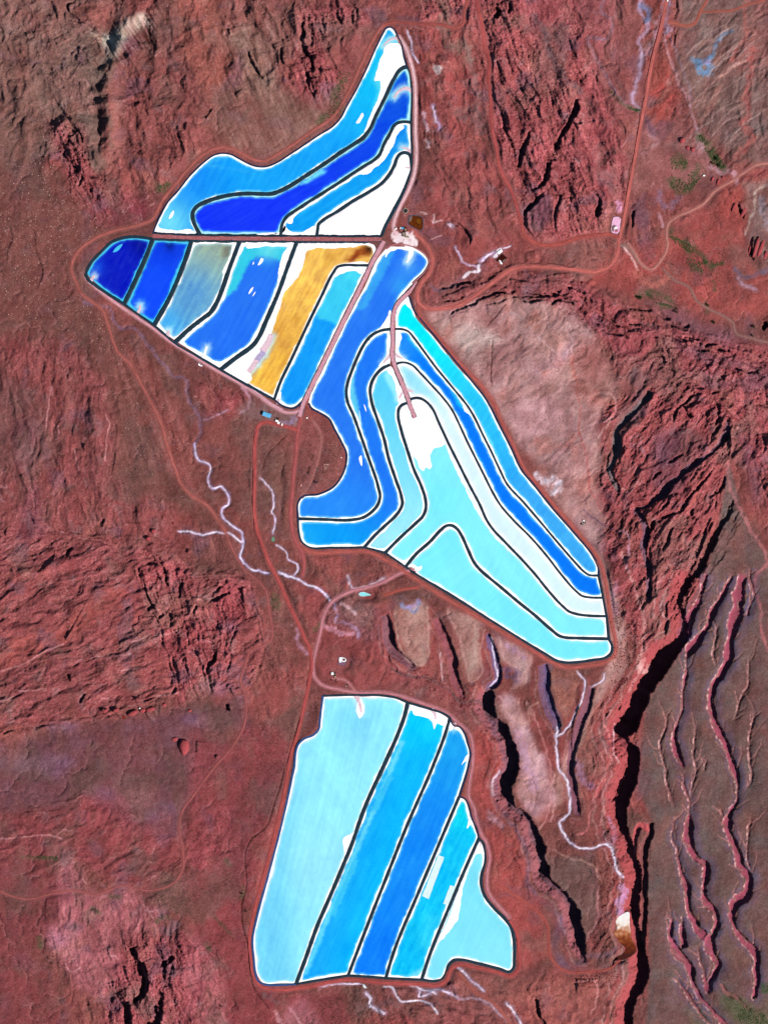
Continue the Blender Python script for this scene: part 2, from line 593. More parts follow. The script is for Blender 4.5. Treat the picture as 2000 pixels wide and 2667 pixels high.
ROCK = np.full(UU.shape, 0.42, np.float32)
GENTLE = np.full(UU.shape, 0.5, np.float32)
DIRU = np.full(UU.shape, 0.35, np.float32)     # axis of the jointing
DIRV = np.full(UU.shape, 0.94, np.float32)
TALL = np.full(UU.shape, 1.0, np.float32)


def land(poly, col=None, amt=0.8, rock=None, gentle=None, axis=None, tall=None, soft=16, warp=1.0):
    sl, m = zone(poly, soft, warp)
    if col is not None:
        tint(sl, m * amt * (0.82 + 0.5 * n2[sl]), np.asarray(col) + (n3[sl] * 9 + n2[sl] * 9)[..., None])
    for arr, val in ((ROCK, rock), (GENTLE, gentle), (TALL, tall)):
        if val is not None:
            arr[sl] += m * (val - arr[sl])
    if axis is not None:
        q = math.hypot(*axis)
        DIRU[sl] += m * (axis[0] / q - DIRU[sl])
        DIRV[sl] += m * (axis[1] / q - DIRV[sl])


# ---- zones, west to east and north to south
land([(-300, -300), (230, -300), (330, 60), (300, 200), (240, 330), (120, 420), (-300, 430)], (116, 90, 82), .85, rock=.5, axis=(.35, .94), tall=.8)
land([(-300, 100), (80, 90), (110, 330), (60, 500), (-300, 520)], (124, 82, 74), .7, rock=.25)
land([(130, 90), (240, 90), (300, 170), (280, 230), (190, 200)], (112, 88, 80), .8, rock=.6, axis=(.75, .66), tall=.6)
land([(232, 78), (285, 92), (330, 60), (385, 30), (400, 70), (350, 95), (310, 128), (262, 128)], (176, 164, 150), .95, rock=.1, soft=8)
land([(262, 100), (300, 96), (330, 80), (318, 112), (300, 150), (280, 160), (268, 130), (240, 130)], (166, 152, 138), .75, rock=.1, soft=7)
land([(180, 10), (250, 5), (320, 0), (300, 80), (220, 60)], (150, 70, 66), .6, rock=.5, axis=(.8, .6))
land([(400, -300), (520, -300), (620, 160), (560, 260), (470, 140)], (166, 88, 76), .65, rock=.25, axis=(.4, .9))
land([(330, 200), (520, 180), (560, 420), (440, 470), (330, 400)], (128, 68, 66), .6, rock=.5, axis=(.3, .95), tall=.7)
land([(285, 210), (320, 240), (330, 400), (280, 450), (265, 380), (290, 300)], (150, 92, 86), .8, rock=.05, gentle=.15, soft=10)
land([(200, 290), (255, 300), (275, 420), (260, 460), (210, 390)], (106, 90, 82), .85, rock=.1, soft=8)
land([(120, 300), (215, 330), (240, 460), (340, 500), (400, 560), (330, 590), (210, 560), (170, 420)], (134, 60, 68), .75, rock=1, axis=(.45, .9), tall=1.4)
land([(540, 30), (640, 0), (760, 30), (780, 130), (690, 240), (600, 180)], (138, 84, 76), .7, rock=.5, axis=(.42, .9), tall=.8)
land([(590, 90), (650, 60), (740, 230), (760, 330), (690, 300), (640, 200)], (138, 110, 98), .75, rock=.15)
land([(560, 250), (650, 200), (760, 250), (870, 280), (860, 310), (720, 420), (660, 420), (600, 390), (540, 330)], (134, 94, 84), .9, rock=.04, gentle=.35, soft=22)
land([(770, 40), (860, 0), (960, 20), (960, 120), (880, 230), (840, 290), (770, 250)], (152, 66, 74), .7, rock=.85, axis=(.3, .95), tall=1.1)
land([(850, 90), (960, 60), (990, 80), (900, 260), (870, 280), (870, 200)], (130, 72, 68), .7, rock=.08, gentle=.25)
land([(-300, 440), (60, 450), (150, 430), (200, 520), (330, 585), (400, 590), (210, 650), (190, 720), (225, 780), (290, 830), (380, 1000), (470, 1260), (560, 1350),
      (480, 1330), (380, 1290), (300, 1220), (275, 1000), (190, 880), (-300, 850)], (114, 68, 63), .92, rock=.05, gentle=.5, axis=(.15, 1), soft=14)
land([(340, 500), (420, 500), (420, 560), (350, 590), (240, 590), (220, 530)], (128, 56, 64), .7, rock=.7, axis=(.4, .9), tall=.6)
land([(320, 870), (430, 940), (500, 1060), (510, 1200), (600, 1370), (560, 1370), (470, 1200), (380, 1000)], (128, 72, 67), .8, rock=.03, gentle=.4)
land([(-300, 860), (180, 890), (280, 1000), (300, 1250), (420, 1330), (500, 1450), (300, 1460), (-300, 1400)], (130, 62, 64), .7, rock=.55, axis=(.12, 1), tall=.5)
land([(-60, 960), (110, 1010), (130, 1180), (20, 1230), (-60, 1300)], (104, 70, 68), .7, rock=.3)
land([(40, 1110), (90, 1100), (120, 1400), (60, 1420)], (112, 62, 78), .6)
land([(-300, 1340), (150, 1390), (320, 1420), (400, 1440), (330, 1480), (180, 1480), (-300, 1510)], (132, 62, 68), .6, rock=.75, axis=(.85, -.5), tall=.65)
land([(470, 1060), (650, 1080), (660, 1330), (640, 1450), (560, 1340), (510, 1200)], (124, 68, 64), .75, rock=.04, gentle=.4)
land([(500, 1000), (620, 1010), (640, 1040), (600, 1100), (520, 1080)], (146, 60, 66), .7, rock=.7, axis=(.6, .8), tall=.5)
land([(670, 1120), (770, 1120), (770, 1400), (760, 1480), (690, 1400)], (128, 72, 66), .7, rock=.03, gentle=.5)
land([(700, 1190), (745, 1180), (750, 1400), (715, 1400), (705, 1270)], (100, 74, 66), .5, rock=.03)
land([(785, 1070), (855, 1090), (895, 1170), (895, 1230), (850, 1280), (785, 1290)], (138, 78, 76), .7, rock=.03, gentle=.2)
land([(-300, 1460), (400, 1440), (470, 1500), (640, 1500), (700, 1700), (620, 1800), (480, 1800), (250, 1870), (-300, 1960)], (142, 64, 68), .75, rock=.7, axis=(.93, -.36), tall=.6)
land([(270, 1530), (330, 1530), (220, 1650), (30, 1740), (-80, 1740), (-80, 1680), (160, 1640)], (160, 76, 70), .7, rock=.25, axis=(.93, -.36), tall=.4)
land([(350, 1480), (480, 1470), (500, 1560), (580, 1530), (640, 1520), (640, 1600), (560, 1800), (470, 1850), (440, 1700), (420, 1620)], (152, 62, 70), .8, rock=.95, axis=(.3, .95), tall=.95)
land([(-300, 1960), (120, 1920), (250, 1880), (500, 1850), (640, 1810), (660, 1900), (560, 2000), (480, 2120), (400, 2060), (230, 2060), (150, 2110), (-300, 2130)], (108, 64, 72), .9, rock=.04, gentle=.3)
for (a, b, rr) in ((130, 1990, 70), (170, 1895, 40), (40, 1990, 60), (260, 2070, 50), (380, 2130, 50), (440, 2100, 40), (600, 1640, 40), (560, 1790, 50), (510, 1880, 40)):
    land([(a - rr, b), (a, b - rr * .5), (a + rr, b - rr * .1), (a + rr * .4, b + rr * .4)], (122, 84, 112), .7, soft=12)
land([(200, 2060), (420, 2060), (500, 2130), (480, 2200), (400, 2180), (300, 2150)], (118, 70, 88), .6, rock=.3)
land([(-300, 2130), (150, 2110), (230, 2060), (320, 2110), (420, 2180), (480, 2220), (400, 2330), (300, 2300), (180, 2240), (-300, 2200)], (140, 60, 66), .75, rock=.35, axis=(.9, -.4), tall=.5)
land([(-300, 2210), (120, 2230), (200, 2350), (110, 2480), (160, 2667), (160, 3000), (-300, 3000)], (128, 60, 64), .9, rock=.03, gentle=.35, axis=(.5, .85))
land([(165, 2180), (210, 2300), (260, 2330), (330, 2310), (430, 2380), (400, 2440), (310, 2440), (320, 2560), (260, 2600), (190, 2560), (115, 2450), (150, 2370)], (168, 92, 102), .8, rock=.55, axis=(.3, .95), tall=.35)
land([(130, 2410), (210, 2400), (215, 2460), (190, 2500), (130, 2470)], (190, 120, 140), .6, soft=10)
land([(320, 2440), (480, 2430), (560, 2560), (600, 3000), (270, 3000), (280, 2560)], (150, 62, 74), .8, rock=1, axis=(.35, .94), tall=1.1)
land([(500, 1900), (760, 1890), (640, 2400), (660, 2560), (760, 2600), (900, 2590), (900, 3000), (600, 3000), (560, 2600), (500, 2420), (480, 2250)], (136, 60, 65), .85, rock=.05, gentle=.35)
land([(600, 2080), (740, 1960), (740, 2060), (640, 2260), (620, 2330), (560, 2200)], (118, 62, 66), .6, rock=.03)
land([(500, 2430), (560, 2480), (600, 2600), (560, 2720), (480, 2640)], (160, 78, 88), .7, rock=.8, axis=(.35, .94), tall=.4)
land([(540, 2130), (600, 2090), (610, 2220), (560, 2260), (500, 2260)], (150, 66, 74), .6, rock=.5, tall=.4)
land([(780, 1500), (900, 1540), (1000, 1540), (1020, 1640), (1000, 1760), (1020, 1800), (900, 1800), (820, 1780), (810, 1620)], (140, 66, 68), .7, rock=.08, gentle=.3)
land([(860, 1570), (910, 1560), (960, 1580), (1000, 1640), (960, 1680), (900, 1650), (850, 1630)], (126, 84, 96), .6, rock=.6, axis=(.6, .8), tall=.6)
# north-east rock country
land([(1080, 40), (1240, -300), (1560, -300), (1600, 120), (1560, 200), (1640, 420), (1620, 560), (1500, 640), (1380, 620), (1340, 500), (1280, 380), (1270, 200), (1250, 80)],
     (162, 72, 78), .85, rock=1, axis=(.42, .9), tall=1.15)
land([(1100, 60), (1160, 70), (1250, 200), (1270, 400), (1330, 500), (1300, 560), (1180, 470), (1090, 300)], (158, 70, 70), .7, rock=.55, axis=(.35, .94), tall=.6)
land([(1350, -300), (1440, -300), (1480, 180), (1420, 210), (1360, 60)], (138, 66, 72), .6, rock=.5, axis=(.45, .89), tall=.5)
land([(1500, 220), (1560, 240), (1620, 400), (1640, 500), (1580, 560), (1520, 420)], (160, 74, 78), .7, rock=.6, axis=(.45, .9), tall=.5)
land([(1500, -300), (1620, -300), (1690, 150), (1660, 320), (1600, 300), (1540, 160), (1500, 60)], (140, 82, 84), .7, rock=.25, axis=(.3, .95), tall=.4)
land([(1690, 160), (1740, 160), (1770, 260), (1740, 320), (1690, 290), (1680, 240)], (170, 68, 62), .85, rock=.45, axis=(.3, .95), tall=.35)
land([(1760, -300), (2300, -300), (2300, 430), (1960, 420), (1900, 400), (1810, 300), (1760, 180)], (122, 96, 92), .95, rock=.08, gentle=.5, axis=(.6, -.8))
land([(1950, -300), (2300, -300), (2300, 200), (1990, 170), (1920, 200), (1900, 160), (1950, 60)], (140, 76, 72), .6, rock=.3, axis=(.4, -.9), tall=.5)
land([(1640, 330), (1720, 320), (1810, 310), (1880, 420), (1960, 440), (1900, 520), (1760, 500), (1650, 500)], (144, 92, 90), .7, rock=.25, tall=.4)
land([(1100, 420), (1180, 460), (1300, 560), (1340, 640), (1260, 690), (1130, 640), (1090, 560)], (146, 70, 70), .7, rock=.35, axis=(.5, .86), tall=.6)
land([(1360, 540), (1420, 500), (1450, 560), (1420, 600), (1380, 590)], (112, 74, 92), .8, rock=.1, soft=7)
land([(1655, 610), (1700, 600), (1715, 670), (1690, 690), (1655, 650)], (108, 76, 94), .8, rock=.1, soft=7)
land([(1640, 520), (1675, 500), (1690, 600), (1650, 600)], (104, 66, 80), .7, rock=.5, soft=7)
land([(1680, 310), (1700, 300), (1715, 350), (1700, 370)], (110, 78, 96), .7, soft=5)
land([(1665, 245), (1710, 245), (1715, 275), (1690, 280), (1665, 265)], (112, 72, 84), .7, soft=5)
land([(1120, 750), (1230, 700), (1270, 690), (1240, 760), (1160, 800), (1110, 790)], (130, 72, 78), .6, rock=.5, tall=.5)
land([(1190, 790), (1260, 740), (1420, 720), (1500, 700), (1560, 790), (1480, 790), (1330, 760)], (138, 70, 76), .6, rock=.8, axis=(.9, .2), tall=.6)
land([(1480, 640), (1640, 650), (1760, 600), (1900, 500), (1960, 700), (2300, 800), (2300, 900), (1800, 800), (1650, 780), (1520, 740)], (166, 74, 70), .75, rock=.12, gentle=.35)
land([(1840, 470), (1930, 440), (1960, 520), (1930, 640), (1880, 560)], (166, 72, 66), .7, rock=.1)
land([(1930, 480), (2300, 440), (2300, 700), (1990, 680), (1950, 600)], (138, 110, 104), .7, rock=.1, soft=9)
land([(1400, 770), (1500, 740), (1700, 850), (2300, 950), (2300, 1250), (1900, 1200), (1700, 1000), (1530, 860)], (154, 68, 76), .8, rock=.85, axis=(.85, .5), tall=.7)
land([(1650, 770), (1760, 800), (1840, 840), (1960, 880), (1900, 900), (1740, 850)], (118, 78, 96), .55, rock=.3)
land([(1660, 850), (1790, 900), (2000, 960), (2000, 990), (1800, 930)], (116, 72, 86), .6, soft=8)
# pale mesa beside the south-eastern ponds
land([(1095, 812), (1220, 792), (1330, 775), (1480, 795), (1545, 870), (1600, 980), (1570, 1120), (1560, 1250), (1580, 1360), (1570, 1460), (1520, 1400), (1420, 1270), (1280, 1030), (1180, 920)],
     MESA, .9, rock=.03, gentle=.25, axis=(.7, -.72), soft=12)
land([(1130, 830), (1220, 840), (1300, 880), (1280, 950), (1200, 930)], (182, 160, 152), .7, soft=16)
land([(1380, 960), (1440, 920), (1490, 880), (1480, 960), (1400, 1010)], (186, 138, 158), .5, soft=12)
land([(1350, 1040), (1440, 1030), (1470, 1080), (1420, 1130), (1350, 1150), (1330, 1090)], (184, 132, 140), .6, soft=12)
land([(1500, 900), (1560, 880), (1600, 960), (1560, 1060), (1500, 1030)], (160, 82, 76), .6, soft=14)
land([(1240, 900), (1330, 900), (1300, 1010), (1270, 1010)], (136, 84, 84), .5, soft=14)
land([(1600, 880), (1720, 860), (1760, 1000), (1680, 1040), (1600, 1000)], (152, 74, 80), .6, rock=.4, axis=(.6, -.8), tall=.6)
# eastern canyon lands
land([(1560, 1100), (1640, 1010), (1800, 1000), (1900, 1080), (1900, 1200), (1840, 1400), (1800, 1560), (1700, 1700), (1620, 1620), (1580, 1450), (1560, 1300)],
     (150, 66, 72), .85, rock=.85, axis=(.6, -.8), tall=1.0)
land([(1700, 1130), (1800, 1120), (1850, 1160), (1790, 1250), (1720, 1300), (1690, 1230)], (110, 66, 78), .8, rock=.35, soft=12)
land([(1620, 1050), (1690, 1010), (1660, 1100), (1610, 1150), (1590, 1200), (1590, 1140)], (116, 92, 92), .7, rock=.1, soft=8)
land([(1920, 1110), (1960, 1180), (1990, 1300), (1960, 1330), (1930, 1200)], (112, 70, 86), .8, rock=.05)
land([(1960, 1000), (2300, 1000), (2300, 1450), (1990, 1330)], (154, 66, 74), .7, rock=.8, axis=(.3, .95))
# brown table-land in the south-east
land([(1895, 1200), (1930, 1330), (1985, 1430), (2300, 1520), (2300, 3000), (1655, 3000), (1690, 2550), (1684, 2300), (1700, 2150), (1662, 2050), (1680, 1830), (1785, 1690), (1830, 1510), (1870, 1370)],
     (101, 80, 78), .95, rock=.015, gentle=.3, axis=(.1, 1), soft=5, warp=.25)
land([(1700, 2640), (1800, 2560), (1830, 2640), (1900, 2667), (1900, 3000), (1690, 3000)], (116, 78, 76), .6, soft=16)
land([(1780, 2620), (1900, 2600), (2300, 2590), (2300, 3000), (1900, 3000)], (96, 88, 70), .7, rock=.15, soft=10)
land([(1600, 1450), (1660, 1560), (1690, 1650), (1640, 1800), (1560, 1900), (1550, 2000), (1530, 2080), (1600, 2100), (1640, 1950), (1720, 1720), (1700, 1600)], (166, 72, 76), .75, rock=.4, axis=(.3, -.95), tall=.6)
land([(1300, 1810), (1420, 1880), (1450, 2000), (1440, 2150), (1400, 2170), (1430, 2010), (1390, 1900)], (164, 78, 78), .6, rock=.25, tall=.5)
land([(1000, 1700), (1060, 1750), (1190, 1790), (1260, 1830), (1290, 1900), (1250, 1900), (1150, 1830), (1020, 1790)], (150, 76, 82), .6, rock=.35, axis=(.85, .5), tall=.5)
land([(1225, 1880), (1270, 1900), (1320, 2010), (1300, 2080), (1330, 2160), (1370, 2230), (1375, 2310), (1440, 2380), (1440, 2480), (1360, 2520), (1345, 2440), (1290, 2340), (1275, 2250), (1240, 2130)],
     (168, 72, 70), .8, rock=.12, axis=(.4, .9), tall=.4)
land([(1390, 2330), (1470, 2390), (1480, 2420), (1450, 2470), (1500, 2520), (1460, 2520), (1435, 2440), (1440, 2400)], (112, 78, 102), .85, rock=.05, soft=6)
land([(1150, 2560), (1330, 2540), (1420, 2540), (1620, 2520), (1660, 2540), (1640, 2620), (1560, 2700), (1440, 2700), (1330, 2600), (1200, 2640)], (156, 86, 80), .7, rock=.15, tall=.4)
land([(1000, 2560), (1200, 2570), (1330, 2640), (1330, 2720), (1000, 2720)], (132, 78, 80), .5, rock=.45, axis=(.85, .5), tall=.5)
land([(1000, 2640), (1110, 2640), (1150, 2720), (1000, 2720)], (140, 62, 62), .7, rock=.05)
land([(730, 2630), (800, 2600), (860, 2700), (740, 2720)], (176, 106, 118), .6, soft=10)

# pale strips and table-tops between the big canyons
land([(1545, 1400), (1585, 1480), (1620, 1600), (1640, 1720), (1560, 1840), (1500, 1950), (1470, 2080), (1430, 2120), (1470, 1960), (1560, 1780), (1590, 1680), (1570, 1540)],
     (182, 136, 130), .95, rock=.05, gentle=.2, axis=(.3, -.95), soft=8)
land([(1420, 2230), (1530, 2230), (1560, 2290), (1550, 2420), (1520, 2450), (1490, 2360), (1440, 2300)], (110, 80, 76), .9, rock=.02, gentle=.2, soft=6, warp=.4)
land([(1370, 1950), (1420, 1960), (1450, 2080), (1400, 2140), (1370, 2110), (1345, 2060)], (190, 142, 152), .95, rock=.02, soft=7, warp=.5)
land([(1310, 1800), (1340, 1810), (1380, 1900), (1420, 2000), (1360, 2000), (1330, 1890), (1300, 1840)], (196, 150, 156), .95, rock=.03, soft=7, warp=.5)
land([(1030, 1580), (1110, 1570), (1120, 1640), (1110, 1730), (1070, 1730), (1035, 1660)], (168, 128, 118), .95, rock=.03, soft=7, warp=.5)
land([(1165, 1580), (1260, 1620), (1250, 1700), (1255, 1770), (1220, 1780), (1190, 1680)], (166, 124, 116), .95, rock=.03, soft=7, warp=.5)
land([(1290, 1650), (1390, 1700), (1380, 1780), (1330, 1800), (1350, 1760), (1300, 1720)], (176, 136, 136), .95, rock=.03, soft=7, warp=.5)
land([(1430, 1740), (1500, 1745), (1500, 1830), (1465, 1870), (1440, 1830)], (152, 94, 84), .95, rock=.03, soft=6, warp=.5)

ROCK = blur(ROCK, 14) * .85 + .12
TALL = blur(TALL, 14)
HILL = np.zeros(UU.shape, np.float32)


def hills(poly, amp, size, axis=(0, 1), stretch=1.6, seed=0, soft=24):
    sl, m = zone(poly, soft)
    q = math.hypot(*axis)
    cx, cy = axis[0] / q, axis[1] / q
    u, v = UU[sl] + WU[sl] * 1.2, VV[sl] + WV[sl] * 1.2
    al, ac = (u * cx + v * cy) / (size * stretch), (-u * cy + v * cx) / size
    r = ridged(al, ac, 6, 601 + seed, gain=.52)
    HILL[sl] = HILL[sl] * (1 - m) + m * r * amp


hills([(-60, -60), (560, -60), (570, 200), (520, 380), (380, 520), (250, 530), (160, 470), (60, 330), (-60, 300)], 36, 105, (.55, .83), 1.3, 1)
hills([(560, -60), (980, -60), (950, 110), (880, 250), (780, 270), (690, 250), (600, 260), (560, 140)], 26, 62, (.38, .92), 2.0, 2)
hills([(1080, 40), (1240, -60), (1640, -60), (1640, 330), (1640, 560), (1500, 620), (1370, 600), (1300, 600), (1160, 500), (1100, 300)], 24, 64, (.42, .9), 2.2, 3)
hills([(-60, 880), (180, 900), (280, 1000), (310, 1280), (430, 1360), (500, 1480), (300, 1460), (-60, 1400)], 15, 58, (.1, 1), 2.0, 4)
hills([(-60, 1400), (400, 1400), (640, 1500), (700, 1720), (620, 1800), (480, 1800), (250, 1870), (-60, 1960)], 19, 54, (.93, -.36), 2.4, 5)
hills([(-60, 2140), (230, 2070), (430, 2180), (600, 2120), (620, 2240), (420, 2330), (200, 2320), (-60, 2220)], 10, 46, (.8, -.5), 1.8, 6)
hills([(130, 2330), (430, 2380), (520, 2480), (620, 2720), (240, 2720), (120, 2470)], 14, 48, (.35, .94), 1.8, 7)
hills([(1400, 770), (1530, 740), (1720, 850), (2060, 950), (2060, 1420), (1900, 1210), (1860, 1380), (1790, 1560), (1690, 1690), (1600, 1560), (1560, 1300), (1640, 1010), (1540, 880)], 24, 60, (.62, -.78), 1.9, 8)
hills([(1640, -60), (2060, -60), (2060, 640), (1960, 500), (1840, 420), (1700, 320), (1660, 160)], 13, 60, (.6, -.8), 2.0, 9)
hills([(1000, 1680), (1060, 1750), (1190, 1790), (1280, 1840), (1340, 2010), (1400, 2200), (1430, 2330), (1380, 2320), (1320, 2180), (1270, 2000), (1200, 1840), (1050, 1800)], 11, 34, (.6, .8), 1.8, 10)
hills([(1000, 2570), (1180, 2570), (1320, 2560), (1650, 2540), (1640, 2720), (1000, 2720)], 14, 44, (.8, .6), 1.8, 11)
hills([(1560, 2060), (1640, 2200), (1640, 2520), (1500, 2540), (1560, 2400), (1580, 2250)], 12, 34, (.2, -1), 2.0, 12)
hills([(1590, 1500), (1690, 1560), (1700, 1680), (1610, 1880), (1600, 2060), (1560, 2000), (1580, 1860), (1640, 1700)], 11, 36, (.3, -.95), 2.0, 13)
hills([(760, 1500), (1000, 1520), (1030, 1620), (1000, 1780), (860, 1700), (800, 1620)], 8, 40, (.6, .8), 1.6, 14)
hills([(1090, 820), (1480, 790), (1600, 980), (1570, 1400), (1420, 1280), (1280, 1040)], 6, 50, (.7, -.72), 2.2, 15)
# ---- bare rock: ledges and joints along the local axis
q = np.sqrt(DIRU**2 + DIRV**2) + 1e-6
ca, sa = DIRU / q, DIRV / q
ang_id = np.round(np.arctan2(sa, ca) / (math.pi / 12)).astype(int)
ROCKN = np.zeros(UU.shape, np.float32)
LEDGE = np.zeros(UU.shape, np.float32)
CRACK = np.zeros(UU.shape, np.float32)
CELL = np.zeros(UU.shape, np.float32)
tot = np.zeros(UU.shape, np.float32)
angs = np.arctan2(sa, ca)
for k in np.unique(ang_id):
    a = k * math.pi / 12
    d = np.abs((angs - a + math.pi / 2) % math.pi - math.pi / 2)
    w = np.clip(1.0 - d / (math.pi / 12), 0, 1)
    idx = np.where((w > 0.02) & (ROCK > 0.05))
    if len(idx[0]) < 50:
        continue
    uu, vv = UU[idx] + WU[idx] * .7, VV[idx] + WV[idx] * .7
    al = uu * math.cos(a) + vv * math.sin(a)
    ac = -uu * math.sin(a) + vv * math.cos(a)
    n = fbm(al / 170, ac / 42, 5, 201, gain=0.55)
    hgt = n * 62
    st = 9.5
    fr = hgt / st - np.floor(hgt / st)
    led = (np.floor(hgt / st) + sm(fr, 0.0, 0.16)) * st
    f1, f2, cid = worley(al / 44, ac / 10, 231)
    g1, g2, cid2 = worley(al / 15 + 3, ac / 8 + 7, 251)
    blocky = sm(fbm(uu / 60, vv / 60, 2, 261), -0.05, 0.3)
    crack = 1 - sm(f2 - f1, 0.0, 0.13)
    crack2 = (1 - sm(g2 - g1, 0.0, 0.2)) * blocky
    r = ridged(al / 70, ac / 16, 4, 271) * 6
    ww = w[idx]
    ROCKN[idx] += ww * (led * .8 + r - crack * 5.5 - crack2 * 4.0 + (cid - .5) * 6.0 + (cid2 - .5) * 5.0 * blocky)
    LEDGE[idx] += ww * fr
    CRACK[idx] += ww * np.maximum(crack, crack2 * .7)
    CELL[idx] += ww * cid
    tot[idx] += ww
tot = np.maximum(tot, 1e-3)
on = tot > 0.01
for arr in (ROCKN, LEDGE, CRACK, CELL):
    arr[on] /= tot[on]
RK = ROCK * sm(fbm(UU / 75, VV / 75, 3, 281) + ROCK * 1.1, 0.15, 0.85)
H += HILL
H += ROCKN * RK * TALL
H += GENTLE * (fbm(UU / 34, VV / 34, 5, 301) * 7)
H += (1 - RK) * EDGE * 0.35
bandh = (ROCKN * .55 + H * .45) / 8.5 + n2 * .8
bw = np.clip(RK * 1.1, 0, .9) * sm(n1 + .3 * n2, -.5, .3)
for ph, col_, k_ in ((0.0, (176, 92, 88), .5), (.27, (120, 66, 72), .45), (.5, (184, 120, 112), .35), (.76, (126, 78, 74), .45)):
    fr_ = np.abs(((bandh - ph) % 1.0) - .5) * 2
    tint(np.s_[:], bw * sm(fr_, .72, .95) * k_, col_)
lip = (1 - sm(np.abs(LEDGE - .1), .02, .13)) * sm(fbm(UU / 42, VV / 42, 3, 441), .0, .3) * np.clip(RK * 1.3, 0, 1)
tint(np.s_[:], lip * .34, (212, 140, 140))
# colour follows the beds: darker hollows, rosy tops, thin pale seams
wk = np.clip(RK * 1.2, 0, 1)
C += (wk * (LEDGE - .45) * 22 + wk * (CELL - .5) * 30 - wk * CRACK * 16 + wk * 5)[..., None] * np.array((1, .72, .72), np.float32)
seam = sm(ridged(UU / 80 + WU / 20, VV / 80 + WV / 20, 4, 321), .80, .93) * sm(fbm(UU / 120, VV / 120, 2, 331), 0.02, .28) * np.clip(ROCK * 1.6, 0, 1)
tint(np.s_[:], seam * .5, PINK)
pur = sm(fbm(UU / 95 + 9, VV / 95, 4, 341), .18, .42) * np.clip(.15 + ROCK, 0, .7)
tint(np.s_[:], pur * .65, PURPLE)
spk = perlin(UU / 2.6, VV / 2.6, 351) * perlin(UU / 7, VV / 7, 361)
C += (spk * 46)[..., None] * np.array((1, .8, .78), np.float32)
v1 = sm(fbm(UU / 150 + 31, VV / 150 + WV / 60, 4, 431), .02, .4)
lum = C.mean(-1)
tint(np.s_[:], v1 * .5, np.stack([lum * 1.26, lum * .90, lum * .84], -1))
v2 = sm(fbm(UU / 70 + 5, VV / 110 + WU / 60, 4, 433), .12, .45)
tint(np.s_[:], v2 * .38, np.stack([lum * 1.42, lum * .84, lum * .76], -1))
v3 = sm(fbm(UU / 48 + 15, VV / 48 + WU / 40, 4, 435), .2, .5) * np.clip(.25 + ROCK, 0, .8)
tint(np.s_[:], v3 * .4, np.stack([lum * 1.22 + 18, lum * .95 + 14, lum * .97 + 16], -1))
del v1, v2, v3, lum
grain = rng.randn(NV, NU).astype(np.float32)
C += (grain * (4.5 + 5 * RK))[..., None] * np.array((1, .85, .85), np.float32)

CARVE = np.zeros(UU.shape, np.float32)


def ridge(pts, hgt, width, sharp=1.0):
    """a rounded crest: (u, v)"""
    P = curve([(a, b, 1) for a, b in pts], 8)
    sl, D, S, A = line_field(P, width * 2.6)
    t = A[..., 1]
    d = D + EDGE[sl] * 1.5 + perlin(UU[sl] / 25, VV[sl] / 25, 375) * width * .3
    H[sl] += np.where(D < 1e8, hgt * np.exp(-np.abs(d / width)**(2 / sharp)) * sm(t, 0, .25) * sm(1 - t, 0, .25), 0)


for P_, h_, w_ in (([(330, 60), (300, 150), (285, 230), (284, 300), (285, 360), (272, 440)], 34, 20), ([(262, 172), (275, 200), (285, 225)], 20, 14), ([(285, 225), (255, 240), (225, 245)], 16, 10), ([(284, 270), (250, 275), (215, 285)], 14, 9), ([(292, 102), (330, 130), (360, 190)], 22, 18),
                   ([(222, 305), (232, 350), (250, 395), (262, 440)], 16, 9), ([(380, 0), (350, 50), (300, 95)], 18, 14), ([(510, 60), (560, 110), (580, 160)], 16, 12), ([(640, 10), (690, 90), (720, 140)], 16, 14), ([(760, 10), (775, 60), (790, 140)], 14, 14), ([(590, 120), (640, 180), (690, 250)], 12, 12),
                   ([(60, 330), (70, 400), (40, 470)], 9, 12), ([(130, 380), (115, 440), (125, 500)], 8, 12), ([(1120, 450), (1130, 520), (1180, 570)], 10, 16), ([(1230, 520), (1240, 600), (1210, 660)], 16, 18), ([(1430, 100), (1470, 200), (1520, 300)], 12, 14), ([(1540, 260), (1590, 340), (1620, 430)], 14, 16),
                   ([(1150, 790), (1230, 755), (1330, 740), (1450, 745)], 12, 14), ([(1620, 840), (1720, 880), (1850, 940), (1990, 1010)], 20, 26), ([(1560, 1020), (1590, 1060), (1570, 1110)], 8, 14), ([(1540, 1060), (1555, 1040), (1585, 1035), (1598, 1050), (1590, 1080), (1550, 1105)], 4, 6),
                   ([(230, 1000), (250, 1100), (260, 1240), (300, 1400)], 14, 18), ([(160, 950), (170, 1080), (160, 1250)], 12, 14), ([(330, 1380), (360, 1450), (400, 1540), (470, 1620)], 14, 12), ([(0, 1500), (140, 1470), (260, 1450)], 14, 14), ([(0, 1660), (160, 1600), (300, 1520)], 12, 18), ([(0, 1840), (200, 1760), (380, 1700)], 10, 16),
                   ([(1100, 2605), (1160, 2630), (1230, 2660)], 14, 10), ([(1000, 2600), (1060, 2640), (1120, 2660)], 10, 10), ([(730, 1200), (735, 1290), (728, 1380)], -9, 10), ([(1300, 1050), (1380, 1000), (1460, 930)], 4, 10), ([(1180, 900), (1260, 870), (1340, 900)], 4, 16)):
    ridge(P_, h_, w_)


FEATHERS = []
SAG = np.zeros(UU.shape, np.float32)


